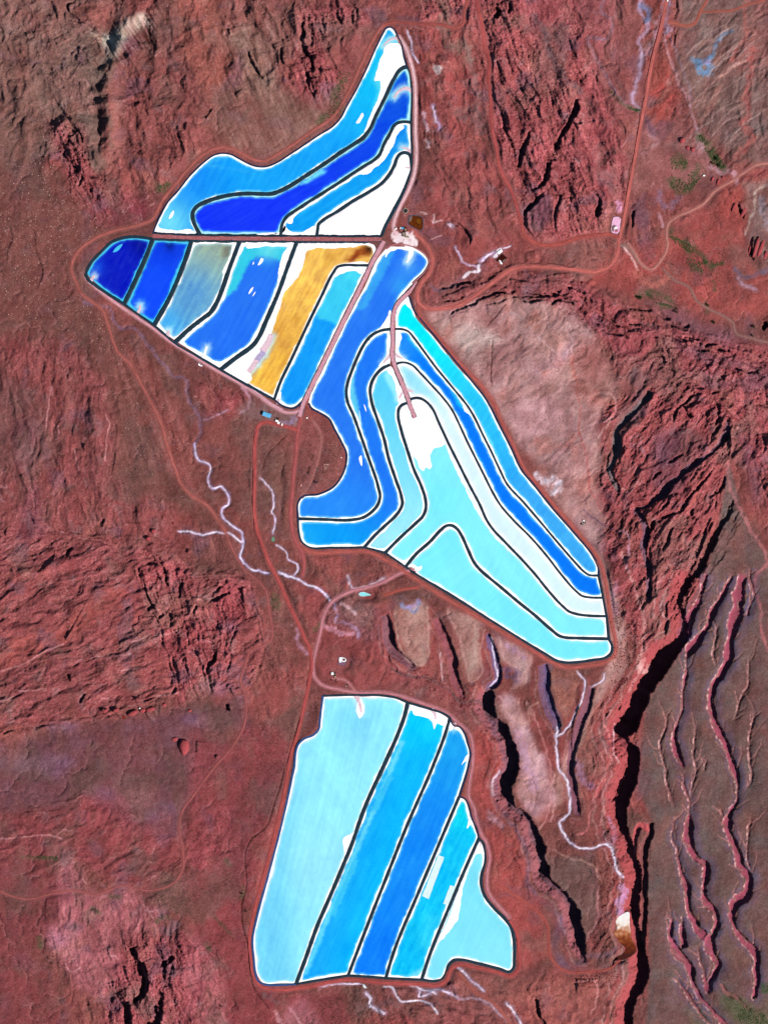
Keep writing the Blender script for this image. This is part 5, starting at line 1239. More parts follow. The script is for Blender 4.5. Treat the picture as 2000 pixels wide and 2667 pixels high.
wash(W_([(718, 2635), (730, 2660), (740, 2680)], 5), (216, 150, 160), .7, 3)
wash(W_([(755, 2625), (775, 2650), (790, 2680)], 3), (210, 146, 156), .7, 3)
wash(W_([(690, 2590), (710, 2605), (720, 2610)], 7), (108, 84, 90), .6, 4)
wash(W_([(1615, 2310), (1625, 2330), (1610, 2360), (1620, 2380)], 9), (176, 130, 176), .8, 3, patchy=.3)
wash(W_([(1585, 2130), (1600, 2170), (1595, 2200)], 5), (170, 120, 150), .6, 4)
wash(W_([(1500, 2510), (1540, 2490), (1580, 2485), (1600, 2470)], 7), (108, 76, 88), .7, 4)
for P_, c_ in (([(1030, 1590), (1032, 1650), (1050, 1700), (1075, 1728), (1105, 1728), (1115, 1650), (1112, 1580)], (190, 150, 140)), ([(1165, 1590), (1195, 1660), (1215, 1740), (1225, 1776), (1250, 1760), (1252, 1690), (1262, 1640)], (196, 140, 134)), ([(1300, 1660), (1310, 1710), (1345, 1740), (1352, 1770), (1370, 1740), (1385, 1710)], (190, 140, 136)),
               ([(1300, 1812), (1325, 1860), (1345, 1880), (1372, 1880), (1366, 1830)], (206, 150, 146)), ([(1380, 1840), (1410, 1910), (1430, 1990), (1435, 2070), (1420, 2130), (1400, 2165)], (206, 140, 140)), ([(1440, 2010), (1442, 2080), (1436, 2140)], (206, 150, 150)), ([(1500, 2560), (1545, 2550), (1556, 2600), (1540, 2640)], (206, 140, 140)),
               ([(1590, 1930), (1570, 1860), (1590, 1800)], (196, 120, 120)), ([(1560, 2040), (1548, 2080), (1535, 2130), (1530, 2160), (1500, 2170)], (200, 110, 112)), ([(1575, 2030), (1566, 2080), (1572, 2110), (1560, 2150)], (206, 130, 130)), ([(1557, 2310), (1556, 2370), (1552, 2410), (1535, 2435), (1530, 2450)], (200, 130, 132)), ([(1440, 2215), (1490, 2235), (1540, 2255), (1565, 2290)], (180, 130, 120)),
               ([(1526, 1035), (1545, 1030), (1590, 1028), (1604, 1050), (1590, 1090), (1550, 1105), (1528, 1112)], (196, 140, 140)), ([(1510, 1130), (1530, 1200), (1535, 1270), (1560, 1320), (1590, 1350)], (170, 84, 84)), ([(1552, 1190), (1556, 1140), (1576, 1110), (1596, 1090)], (206, 160, 152)), ([(1655, 1220), (1655, 1260), (1640, 1278), (1615, 1275)], (206, 140, 138)), ([(1490, 930), (1500, 1000), (1510, 1080), (1508, 1130)], (172, 90, 84)),
               ([(1785, 1350), (1775, 1400), (1780, 1440)], (196, 120, 110)), ([(1820, 1260), (1800, 1310), (1770, 1330), (1760, 1290)], (180, 88, 76)), ([(1560, 1500), (1590, 1570), (1600, 1620)], (196, 130, 132)), ([(1350, 1820), (1355, 1850), (1370, 1890), (1385, 1880), (1378, 1845), (1400, 1830)], (196, 140, 130))):
    wash(wd(P_, 2.2), c_, .7, 2.2, patchy=.4, braid=0, wander=1.6)
# pale ledges of the south-western strata
for P_ in ([(0, 1750), (60, 1730), (110, 1700), (165, 1678)], [(235, 1716), (255, 1710), (300, 1710), (343, 1702)], [(310, 1747), (340, 1742), (368, 1738)], [(0, 1828), (15, 1825), (36, 1813)], [(405, 1655), (440, 1650), (468, 1640)], [(345, 1672), (372, 1662), (390, 1652)],
           [(265, 1818), (285, 1820)], [(50, 1800), (90, 1798), (120, 1792)], [(400, 1815), (440, 1808), (470, 1805)], [(140, 2180), (150, 2175), (170, 2160), (180, 2165)], [(0, 2185), (60, 2180), (120, 2175), (165, 2185)], [(172, 2510), (178, 2525), (190, 2530), (210, 2520)],
           [(280, 2490), (300, 2490), (310, 2500)], [(385, 2290), (405, 2280)], [(215, 2290), (225, 2300)], [(372, 2355), (385, 2370), (400, 2390)], [(120, 1120), (138, 1010), (140, 1030)], [(152, 1110), (155, 1130), (150, 1145)], [(278, 1080), (285, 1100), (278, 1150), (275, 1200)], [(195, 1170), (200, 1200), (207, 1225)]):
    wash(wd(P_, 1.5), (216, 150, 152), .75, 1.6, patchy=.5)
wash(W_([(218, 2140), (226, 2150)], 1.0), PINK, .5)
# green places
for P_, w in (([(410, 485), (425, 495), (440, 480)], 7), ([(60, 2235), (110, 2235), (145, 2238)], 4), ([(290, 2335), (312, 2340)], 6), ([(240, 2370), (260, 2375)], 6), ([(105, 2440), (108, 2470)], 7), ([(410, 2395), (440, 2390)], 6), ([(890, 285), (870, 260), (900, 210)], 10), ([(850, 300), (830, 320)], 8),
               ([(632, 2310), (632, 2335)], 6), ([(540, 2460), (545, 2475)], 7), ([(560, 2390), (580, 2410), (610, 2440)], 2.5), ([(820, 1640), (835, 1620)], 6), ([(715, 1560), (720, 1580)], 12), ([(590, 2240), (600, 2250)], 6),
               ([(1820, 355), (1845, 380), (1870, 420), (1885, 435)], 9), ([(1862, 410), (1868, 425)], 6), ([(1820, 430), (1812, 455), (1790, 490), (1770, 500), (1745, 480)], 8), ([(1745, 475), (1770, 470)], 9), ([(1760, 420), (1775, 435)], 14), ([(1590, 240), (1620, 270), (1650, 285), (1665, 290)], 4),
               ([(1740, 600), (1760, 622), (1790, 635), (1815, 655), (1840, 682), (1855, 690)], 7), ([(1790, 655), (1815, 700), (1825, 710)], 6), ([(1855, 690), (1880, 685)], 4), ([(1835, 785), (1845, 815)], 5), ([(1725, 795), (1755, 800), (1680, 760), (1660, 770)], 7), ([(1855, 735), (1862, 755)], 4)):
    wash(wd(P_, w), (84, 80, 56), .7, 5, patchy=.7)
wash(W_([(1900, 2610), (1940, 2640), (1980, 2660), (2050, 2680)], 20), (78, 82, 54), .6, 12)
wash(W_([(1990, 2570), (2000, 2580)], 10), (56, 84, 50), .7, 6)

wash(W_([(1046, 1574), (1060, 1586), (1074, 1592), (1092, 1570)], 5), (126, 140, 190), .8, 4, patchy=.5)
wash(W_([(1062, 1580), (1078, 1578), (1090, 1562)], 4), (150, 124, 176), .7, 4, patchy=.5)
wash(W_([(1320, 1680), (1345, 1700), (1365, 1712)], 7), (176, 130, 160), .7, 4, patchy=.7)
wash(W_([(1240, 1640), (1235, 1690), (1228, 1740)], 8), (184, 150, 140), .6, 6, patchy=.5)
wash(W_([(1345, 1910), (1370, 1980), (1390, 2050)], 12), (186, 140, 172), .6, 7, patchy=.5)
wash(W_([(1600, 1520), (1598, 1560), (1604, 1600)], 7), (186, 124, 150), .6, 5, patchy=.5)
wash(W_([(1500, 1990), (1520, 2030), (1536, 2050)], 9), (150, 116, 160), .55, 6, patchy=.5)
sl, m = zone([(225, 75), (290, 90), (330, 55), (420, 20), (410, 90), (350, 140), (310, 170), (250, 140)], 12)
st_ = fbm((UU * .82 - VV * .57) / 5, (UU * .57 + VV * .82) / 70, 3, 415)
C[sl] += (m * st_[sl] * 60)[..., None]
H[sl] += m * st_[sl] * 7
# moving air of sand: streaks on the pale mesa and on the alluvial fans
st_ = fbm((UU * .72 + VV * .69 + WU * 2.2) / 16, (UU * .69 - VV * .72 + WV * 2.2) / 60, 4, 401)
sl, m = zone([(1095, 812), (1480, 795), (1600, 980), (1580, 1360), (1420, 1270), (1280, 1030)], 20)
C[sl] += (m * st_[sl] * 24)[..., None]
st_ = fbm((UU * .9 - VV * .42) / 6, (UU * .42 + VV * .9) / 80, 3, 411)
sl, m = zone([(560, 60), (760, 40), (860, 300), (700, 420), (560, 380)], 24)
C[sl] += (m * st_[sl] * 26)[..., None]
sl, m = zone([(300, 860), (420, 930), (560, 1340), (330, 1230), (280, 1000)], 20)
st2 = fbm((UU * .95 - VV * .3) / 22, (UU * .3 + VV * .95) / 160, 3, 421)
C[sl] += (m * st2[sl] * 26)[..., None] * np.array((1, .8, .8), np.float32)
H[sl] += m * st2[sl] * 5
del st_, st2

H += CARVE + blur(SAG, 4)
# ---- running water: drain the whole sheet and let the runnels bite
import heapq
ja, jb = np.searchsorted(GV, [gv[0] - .01, gv[-1] - .01])
ia, ib = np.searchsorted(GU, [gu[0] - .01, gu[-1] - .01])
core = np.s_[ja:jb + 1, ia:ib + 1]
HC = (H[core] + EDGE[core] * 1.2 + fbm(UU[core] / 26 + 40, VV[core] / 26, 4, 451) * 5 + (1 - RK[core]) * (perlin(UU[core] / 11, VV[core] / 11, 453) * 2.6 + perlin(UU[core] / 60, VV[core] / 60, 455) * 6) + rng.randn(*H[core].shape) * .5).astype(np.float64)
nr, nc = HC.shape
NW = nc + 2
pad = np.full((nr + 2, NW), 1e9)
pad[1:-1, 1:-1] = HC
flat_h = pad.ravel().tolist()
seen = np.ones((nr + 2, NW), bool)
seen[1:-1, 1:-1] = False
rec = [0] * len(flat_h)
level = list(flat_h)
heap = []
for i in range(nc):
    for j in (1, nr):
        heap.append((flat_h[j * NW + i + 1], j * NW + i + 1))
for j in range(2, nr):
    for i in (1, nc):
        heap.append((flat_h[j * NW + i], j * NW + i))
seen = seen.ravel().tolist()
for h_, k in heap:
    seen[k] = True
heapq.heapify(heap)
order = []
push, pop = heapq.heappush, heapq.heappop
offs = (1, -1, NW, -NW, NW + 1, NW - 1, -NW + 1, -NW - 1)
while heap:
    h_, k = pop(heap)
    order.append(k)
    for o in offs:
        n = k + o
        if not seen[n]:
            seen[n] = True
            rec[n] = k
            q_ = flat_h[n]
            if q_ <= h_:
                q_ = h_ + 1e-4
                level[n] = q_
            push(heap, (q_, n))
acc = [1] * len(flat_h)
for k in reversed(order):
    r_ = rec[k]
    if r_:
        acc[r_] += acc[k]
AREA = np.array(acc, np.float32).reshape(nr + 2, NW)[1:-1, 1:-1]
POND_ = np.array(level, np.float32).reshape(nr + 2, NW)[1:-1, 1:-1] - HC.astype(np.float32)
DRY = (1 - sm(blur(sm(POND_, .2, 1.6), 6), .12, .6)).astype(np.float32)        # shallow pans fill with sand and keep no runnel
del acc, order, rec, seen, heap, flat_h, pad, level, POND_
lg = np.log2(np.clip(AREA, 1, 60000))
soft_ = np.clip(1.0 - .6 * np.clip(RK[core], 0, 1), .3, 1)
tb = np.zeros(UU.shape, np.float32)
sl, m = zone([(1895, 1200), (1930, 1330), (1985, 1430), (2200, 1520), (2200, 2800), (1655, 2800), (1690, 2550), (1684, 2300), (1700, 2150), (1662, 2050), (1680, 1830), (1785, 1690), (1830, 1510), (1870, 1370)], 10, .25)
tb[sl] = m
soft_ *= (1 - .7 * tb[core]) * (.1 + .9 * DRY)
cut1 = np.clip(lg - 3.2, 0, 9)
H[core] -= soft_ * (cut1 * .5 + blur(cut1.astype(np.float32), 5) * 1.3)
ch = DRY * (1 - .55 * tb[core]) * np.clip((lg - 5.0) / 6, 0, 1) * (1 - .55 * sm(n2[core], -.1, .4))
tint(core, ch * .55, np.where((n1[core] > .05)[..., None], (172, 112, 110), (150, 104, 108)))
dk = DRY * (1 - .6 * tb[core]) * np.clip((lg - 3.0) / 3, 0, 1) * np.clip((7 - lg) / 3, 0, 1)
tint(core, dk * .28, C[core] * .72)
del lg, cut1, ch, dk, HC

# an inner clean-up of the brim so the far sheet beyond the survey stays calm
OUTW = np.maximum(np.maximum(-70 - UU, UU - 2070), np.maximum(-70 - VV, VV - 2737))
H *= 1 - .6 * sm(OUTW, 0, 900)

# ---- ground made level for the works
PM = np.zeros(UU.shape, np.float32)
for k, o in OUT.items():
    sl = cut(o[:, 0].min() - 3, o[:, 0].max() + 3, o[:, 1].min() - 3, o[:, 1].max() + 3)
    PM[sl] = np.maximum(PM[sl], in_poly(UU[sl], VV[sl], o).astype(np.float32))


def flatten(poly, z, soft=10, grow=0):
    poly = np.asarray(poly, float)
    g = soft * 2 + grow + 6
    sl = cut(poly[:, 0].min() - g, poly[:, 0].max() + g, poly[:, 1].min() - g, poly[:, 1].max() + g)
    m = in_poly(UU[sl], VV[sl], poly).astype(np.float32)
    m = np.clip(blur(m, soft) * 2.0, 0, 1)
    H[sl] += m * (z - H[sl])


wide = np.clip(blur(PM, 26) * 2.6, 0, 1)
H += wide * (0 - H)
near = np.clip(blur(PM, 5) * 2.2, 0, 1)
H += sm(near, .55, 1) * (-5 - H)
# the pads of the works lie level too
for P_ in ([(655, 1055), (700, 1050), (780, 1080), (770, 1130), (700, 1110), (655, 1090)], [(1020, 600), (1050, 580), (1110, 600), (1110, 640), (1020, 640)], [(1040, 535), (1110, 545), (1110, 610), (1050, 600)],
           [(845, 1740), (890, 1740), (905, 1790), (850, 1790)], [(875, 1700), (910, 1700), (910, 1740), (875, 1740)], [(1500, 1345), (1535, 1345), (1535, 1380), (1500, 1380)], [(1282, 650), (1330, 645), (1330, 695), (1282, 690)],
           [(1585, 555), (1622, 555), (1622, 615), (1585, 615)], [(930, 1535), (975, 1535), (975, 1560), (930, 1560)]):
    flatten(P_, 0.0, 9)
SALTY = (236, 206, 214)
wash(W_([(1030, 618), (1050, 625), (1075, 620), (1072, 640)], 12), (244, 226, 230), .95, 5, patchy=.1)
wash(W_([(650, 1060), (700, 1085), (760, 1100)], 20), (132, 98, 98), .7, 12, patchy=.2)
wash(W_([(735, 1105), (755, 1100), (768, 1085)], 8), (150, 120, 160), .6, 5)
# ------------------------------------------------------------------ roads and tracks: level the bed first, then lay the strip
def zat(u, v, arr=None):
    arr = H if arr is None else arr
    u = np.asarray(u, float)
    v = np.asarray(v, float)
    i = np.clip(np.searchsorted(GU, u) - 1, 0, NU - 2)
    j = np.clip(np.searchsorted(GV, v) - 1, 0, NV - 2)
    fu = np.clip((u - GU[i]) / (GU[i + 1] - GU[i]), 0, 1)
    fv = np.clip((v - GV[j]) / (GV[j + 1] - GV[j]), 0, 1)
    return (arr[j, i] * (1 - fu) + arr[j, i + 1] * fu) * (1 - fv) + (arr[j + 1, i] * (1 - fu) + arr[j + 1, i + 1] * fu) * fv


ROADS = []


def road(name, pts, w, col, verge=1.7, amt=.65, lift=0.0, soft=3.0, berm=0.0):
    w = w * .88
    P = curve([(a, b, w) for a, b in pts], 5.0)
    wob = perlin(P[:, 0] / 30, P[:, 1] / 30, 501)
    P[:, 2] *= 1 + .16 * wob
    z = zat(P[:, 0], P[:, 1]).astype(float)
    k = 15
    zp = np.concatenate([np.repeat(z[0], k), z, np.repeat(z[-1], k)])
    z = np.convolve(zp, np.hanning(2 * k + 1) / np.hanning(2 * k + 1).sum(), 'valid')
    Q = np.column_stack([P, z])
    sl, D, S, A = line_field(Q, w * 2 + 16)
    ok = D < 1e8
    m = (1 - sm(D, w + 2.4, w + 11)) * ok
    H[sl] += m * (A[..., 1] - 0.9 - H[sl])
    if berm:
        H[sl] += berm * np.exp(-((D - w - 3.5) / 2.0)**2) * ok
    vm = (1 - sm(D + EDGE[sl] * 1.4, w * .8, w * verge + soft)) * ok
    tint(sl, vm * amt, np.asarray(col) * .96)
    ROADS.append((name, P, z, col, lift))


RCOL = (186, 92, 84)
PCOL = (206, 146, 154)
road('road', [(1000, 65), (1018, 59), (1075, 62), (1151, 65), (1193, 72), (1207, 60), (1208, 33), (1218, 0), (1224, -60)], 3.6, (160, 82, 76))
road('dirt_track', [(1238, -60), (1241, 0), (1256, 75), (1262, 121), (1274, 160), (1271, 205), (1277, 256), (1280, 331), (1292, 386), (1301, 437), (1332, 500), (1351, 560), (1362, 606)], 4.2, (168, 80, 78), amt=.5)
road('road', [(1362, 611), (1392, 633), (1422, 639), (1467, 633), (1500, 621), (1545, 613), (1590, 611), (1612, 618)], 4.2, (170, 82, 76))
road('highway', [(1746, -60), (1735, 0), (1717, 84), (1699, 151), (1681, 256), (1669, 316), (1654, 401), (1636, 500), (1620, 590), (1611, 627), (1606, 665), (1587, 693), (1545, 708), (1500, 703), (1422, 696), (1362, 696), (1332, 702),
                 (1301, 723), (1256, 756), (1223, 780), (1193, 795), (1151, 803), (1104, 801), (1090, 788), (1087, 765), (1098, 738), (1119, 711), (1127, 681), (1119, 651), (1098, 624), (1080, 606)], 4.6, (188, 100, 94), berm=1.2)
road('road', [(1090, 788), (1090, 813), (1134, 868), (1205, 955), (1256, 1008), (1281, 1042), (1307, 1100), (1339, 1165), (1366, 1222), (1395, 1257), (1443, 1317), (1506, 1389), (1552, 1446), (1566, 1475), (1578, 1530), (1590, 1610),
              (1602, 1680), (1600, 1705), (1575, 1724), (1520, 1735), (1468, 1737), (1445, 1729), (1392, 1698), (1241, 1606), (1110, 1527), (1060, 1494), (1000, 1456), (960, 1438), (900, 1436), (800, 1434), (784, 1425)], 4.4, (174, 90, 84), lift=.12)
road('service_road', [(1039, 96), (1055, 121), (1068, 157), (1079, 205), (1082, 271), (1082, 347), (1084, 401), (1080, 446), (1064, 494), (1056, 510), (1034, 554), (1025, 590), (1030, 612)], 4.0, (226, 178, 184))
road('road', [(1000, 64), (990, 76), (974, 100), (938, 175), (910, 235), (888, 275), (875, 295), (858, 312), (822, 336), (752, 384), (712, 408), (694, 418), (676, 419), (662, 416), (645, 408), (622, 396), (603, 387), (578, 384), (554, 389), (531, 402), (490, 440),
              (450, 489), (425, 520), (410, 550), (398, 570), (385, 578), (362, 586), (295, 602), (250, 620), (211, 648), (193, 672), (187, 705), (199, 735), (211, 762), (241, 786), (262, 801), (280, 840), (295, 889), (307, 916), (340, 949), (365, 994),
              (389, 1039), (419, 1099), (437, 1163), (458, 1223), (473, 1262), (497, 1289), (539, 1316), (569, 1356), (590, 1388)], 4.2, (166, 92, 86), lift=.06, amt=.4)
road('dirt_track', [(590, 1392), (610, 1440), (640, 1485), (670, 1512), (693, 1539), (699, 1575), (708, 1636), (708, 1663), (687, 1681), (657, 1693), (636, 1741), (627, 1771), (637, 1804), (637, 1886), (605, 1946), (560, 1997), (500, 2078), (478, 2108), (467, 2151), (476, 2211), (477, 2262), (458, 2295),
                    (392, 2319), (316, 2307), (256, 2328), (187, 2319), (136, 2328), (69, 2342), (30, 2334), (0, 2322), (-60, 2300)], 2.3, (162, 88, 86), amt=.35)
road('road', [(776, 1120), (720, 1105), (690, 1100), (674, 1108), (668, 1130), (664, 1241), (663, 1332), (669, 1377), (687, 1428), (705, 1473), (720, 1500), (756, 1581), (789, 1651), (810, 1705), (812, 1740), (806, 1771), (790, 1850), (778, 1901), (758, 1965), (745, 2040), (724, 2140), (690, 2270),
              (662, 2375), (650, 2440), (654, 2500), (662, 2545), (676, 2566), (705, 2576), (790, 2572), (905, 2552), (1000, 2560), (1100, 2564), (1140, 2566), (1160, 2556), (1176, 2522), (1190, 2514), (1240, 2520), (1300, 2534), (1332, 2542), (1347, 2528), (1350, 2470), (1346, 2430), (1326, 2398)], 4.4, (172, 80, 78), lift=.18)
road('road', [(786, 1078), (777, 1120), (771, 1181), (762, 1271), (759, 1362), (771, 1412), (787, 1440), (792, 1475), (788, 1500)], 4.6, (168, 86, 86), lift=.24)
road('service_road', [(1080, 1482), (1040, 1494), (1000, 1515), (964, 1528), (907, 1543), (862, 1570), (844, 1602), (835, 1645), (822, 1696), (815, 1732), (818, 1760), (834, 1780), (885, 1796), (931, 1804), (1000, 1804), (1040, 1812), (1100, 1832), (1165, 1858), (1195, 1884), (1222, 1910), (1231, 1950), (1230, 1990), (1222, 2040), (1220, 2075),
                        (1234, 2105), (1240, 2135), (1252, 2170), (1266, 2195), (1274, 2230), (1268, 2280), (1270, 2320), (1300, 2362), (1326, 2390)], 3.6, (190, 122, 130), lift=.30)
road('service_road', [(224, 722), (241, 740), (301, 788), (362, 830), (402, 857), (434, 882), (500, 925), (560, 962), (620, 996), (669, 1027), (711, 1058), (741, 1073), (771, 1073), (789, 1062)], 3.2, (212, 152, 162), lift=.36)
road('service_road', [(645, 1003), (669, 1022), (705, 1050), (735, 1067)], 1.6, (224, 170, 184), lift=.4)
road('dirt_track', [(2060, 424), (2000, 426), (1970, 430), (1937, 449), (1907, 470), (1862, 497), (1832, 530), (1801, 548), (1765, 563), (1741, 581), (1735, 606), (1737, 645), (1723, 675), (1693, 702), (1672, 690), (1651, 655), (1632, 632)], 3.4, (182, 118, 110), amt=.45)
road('dirt_track', [(1725, 700), (1753, 728), (1795, 750), (1813, 783), (1838, 801), (1877, 820), (1907, 841), (1916, 868), (1952, 880), (2000, 892), (2060, 905)], 2.7, (146, 104, 98), amt=.45)
road('dirt_track', [(1608, 640), (1630, 640), (1645, 655), (1662, 682), (1680, 698)], 2.4, (150, 112, 104), lift=.05)
road('dirt_track', [(1740, 58), (1760, 62), (1788, 68), (1806, 62), (1822, 32), (1840, 0), (1850, -60)], 3.0, (170, 92, 80))
road('dirt_track', [(1822, 32), (1860, 30), (1900, 28), (1945, 12), (1990, 0)], 2.0, (166, 88, 76), amt=.5, lift=.05)
road('dirt_track', [(1290, 2300), (1330, 2325), (1380, 2360), (1410, 2385), (1425, 2410), (1428, 2450), (1432, 2490), (1455, 2520), (1480, 2532), (1520, 2532), (1590, 2520), (1615, 2500)], 2.2, (170, 82, 76))
road('dirt_track', [(1196, 2535), (1215, 2560), (1240, 2585), (1275, 2605), (1310, 2640), (1335, 2680)], 3.0, (166, 90, 82), lift=.05)
road('dirt_track', [(1000, 1550), (1050, 1535), (1090, 1530)], 2.6, (176, 84, 76), lift=.08)
road('dirt_track', [(815, 1095), (835, 1130), (832, 1180), (822, 1220), (800, 1270), (785, 1290)], 2.2, (170, 106, 102), lift=.05)
road('dirt_track', [(870, 1766), (900, 1772), (925, 1800)], 2.6, (184, 116, 118), lift=.1)
DITCH = curve([(741, 2000), (729, 2051), (714, 2096), (693, 2154), (654, 2187), (639, 2223), (639, 2250), (643, 2301), (630, 2356), (631, 2407), (645, 2458), (650, 2520), (662, 2575), (700, 2625)], 6)
canyon([(*p, 1.2) for p in DITCH], 3.2, wl=1.6, wr=1.4, rag=.4, floor=(84, 44, 44), smooth=False)
for L_ in ([(800, 1760), (800, 1800), (785, 1860), (772, 1900), (755, 1960), (741, 2000)], [(662, 1120), (660, 1240), (659, 1330), (665, 1390), (690, 1460)], [(1500, 694), (1422, 688), (1362, 688)], [(1090, 560), (1090, 590), (1116, 620), (1136, 650)],
           [(1729, 0), (1711, 84), (1693, 151), (1675, 256), (1663, 316), (1648, 401), (1630, 500), (1614, 590)], [(1338, 2440), (1352, 2460)], [(1285, 880), (1278, 960), (1280, 1010)], [(678, 1235), (700, 1180), (735, 1145), (750, 1130)], [(1268, 850), (1320, 790)]):
    CARVE[:] = 0
    canyon([(a, b, 1.0) for a, b in L_], 2.6, wl=1.4, wr=1.4, rag=.5, floor=(92, 50, 50), full=False)
    H += CARVE
CARVE[:] = 0
canyon([(*p, 1.2) for p in DITCH], 3.2, wl=1.6, wr=1.4, rag=.4, smooth=False)
H += CARVE

# ------------------------------------------------------------------ level beds for the small pools
POOL_Z = {}
for nm, poly, dz in (('brown', [(1058, 555), (1104, 556), (1108, 602), (1092, 606), (1058, 588)], 0), ('red', [(1283, 678), (1307, 652), (1330, 670), (1312, 692), (1290, 688)], 0), ('salt', [(1588, 560), (1618, 560), (1618, 612), (1588, 612)], 0), ('pit', [(876, 1704), (910, 1708), (905, 1741), (874, 1738)], 0),
                     ('brine', [(930, 1538), (970, 1538), (972, 1556), (930, 1557)], 0), ('drop', [(940, 2558), (960, 2558), (960, 2578), (942, 2578)], 0), ('green', [(702, 1394), (722, 1394), (722, 1414), (702, 1414)], 0), ('hole', [(315, 1858), (332, 1858), (332, 1876), (315, 1876)], 0),
                     ('tail', [(1603, 2398), (1612, 2387), (1622, 2378), (1640, 2374), (1642, 2420), (1646, 2445), (1660, 2480), (1650, 2490), (1622, 2503), (1590, 2509), (1600, 2494), (1622, 2480), (1630, 2470), (1616, 2462), (1596, 2430)], -1)):
    P_ = np.array(poly, float)
    zs = zat(P_[:, 0], P_[:, 1])
    POOL_Z[nm] = float(np.percentile(zs, 40) if dz else np.median(zs))
    flatten(poly, POOL_Z[nm] - (1.5 if dz else .6), 7 if dz else 4)

# ------------------------------------------------------------------ the ground sheet
MAT_GROUND = material('red_earth', (0.2, 0.1, 0.1), rough=1.0, spec=0.0, noise=.17, scale=.11, attr=True, bump=1.6)
VERT = np.empty((NV, NU, 3), np.float32)
VERT[..., 0] = (UU - 1000) * M_PX
VERT[..., 1] = (1333.5 - VV) * M_PX
VERT[..., 2] = H
me = bpy.data.meshes.new('ground')
me.vertices.add(NU * NV)
me.vertices.foreach_set('co', VERT.ravel())
jj, ii = np.meshgrid(np.arange(NV - 1), np.arange(NU - 1), indexing='ij')
a0 = (jj * NU + ii).ravel().astype(np.int32)
quads = np.column_stack([a0 + NU, a0 + NU + 1, a0 + 1, a0])
nq = len(quads)
me.loops.add(nq * 4)
me.loops.foreach_set('vertex_index', quads.ravel())
me.polygons.add(nq)
me.polygons.foreach_set('loop_start', np.arange(nq, dtype=np.int32) * 4)
me.polygons.foreach_set('use_smooth', np.ones(nq, bool))
me.update(calc_edges=True)
me.validate()
at = me.attributes.new('Col', 'FLOAT_COLOR', 'POINT')
c4 = np.ones((NU * NV, 4), np.float32)
lum = C @ np.array((.4, .35, .25), np.float32)
C += .08 * (lum[..., None] - C)
CB = np.stack([blur(C[..., q], 60) for q in range(3)], -1)
C = CB + (C - CB) * 1.18
del CB
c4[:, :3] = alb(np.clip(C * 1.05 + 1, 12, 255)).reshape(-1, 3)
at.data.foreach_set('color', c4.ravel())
me.materials.append(MAT_GROUND)
ground = bpy.data.objects.new('ground', me)
COLL.objects.link(ground)
tag(ground, kind='structure')
del VERT, quads, c4, jj, ii, a0


def normals2d(P):
    t = np.gradient(P[:, :2], axis=0)
    t /= np.maximum(np.hypot(t[:, 0], t[:, 1]), 1e-6)[:, None]
    return np.column_stack([-t[:, 1], t[:, 0]])


def strip(name, P, half, prof, mat, parent=None, origin=None, z=None):
    """a swept band: prof = [(across as a share of half width, height)]"""
    P = np.asarray(P, float)
    N = normals2d(P)
    half = np.broadcast_to(np.asarray(half, float), (len(P),))
    z = np.zeros(len(P)) if z is None else z
    V = []
    for (s, h) in prof:
        q = P[:, :2] + N * (s * half)[:, None]
        V.append(np.column_stack([X(q[:, 0]), Y(q[:, 1]), z + h]))
    n, k = len(P), len(prof)
    V = np.stack(V, 1).reshape(-1, 3)
    F = []
    for i in range(n - 1):
        for j in range(k - 1):
            F.append((i * k + j, i * k + j + 1, (i + 1) * k + j + 1, (i + 1) * k + j))
    F.append(tuple(range(k)))
    F.append(tuple((n - 1) * k + j for j in range(k - 1, -1, -1)))
    return mesh_obj(name, V, F, mat, parent=parent, origin=origin)


MAT_ROAD = material('road_dust', (.3, .1, .1), noise=.16, scale=.09, rough=1, spec=0, attr=True)
PROF = [(1.0, -1.5), (.9, 0), (.62, .12), (.42, .2), (.2, .2), (0, .25), (-.2, .2), (-.42, .2), (-.62, .12), (-.9, 0), (-1.0, -1.5)]
SHADE = np.array([.86, .9, .98, 1.13, 1.0, .93, 1.0, 1.13, .98, .9, .86])        # wheel ruts and shoulders
for q, (name, P, z, col, lift) in enumerate(ROADS):
    o = strip(name, P, P[:, 2], [(s, h + (lift if abs(s) < 1 else 0)) for s, h in PROF], MAT_ROAD, z=z)
    n = len(P)
    ar = np.arange(n)
    f = SHADE[None, :] * (1 + .16 * perlin(ar[:, None] / 4 + q, np.arange(11)[None] * .45 + ar[:, None] * 0, 511) + .07 * perlin(ar[:, None] / 17 + q, np.arange(11)[None] * 0 + .5 + ar[:, None] * 0, 513))
    cc = alb(np.clip(np.asarray(col)[None, None] * f[..., None], 0, 255)).reshape(-1, 3)
    at = o.data.attributes.new('Col', 'FLOAT_COLOR', 'POINT')
    c4 = np.ones((n * 11, 4), np.float32)
    c4[:, :3] = cc
    at.data.foreach_set('color', c4.ravel())
    tag(o, kind='structure')
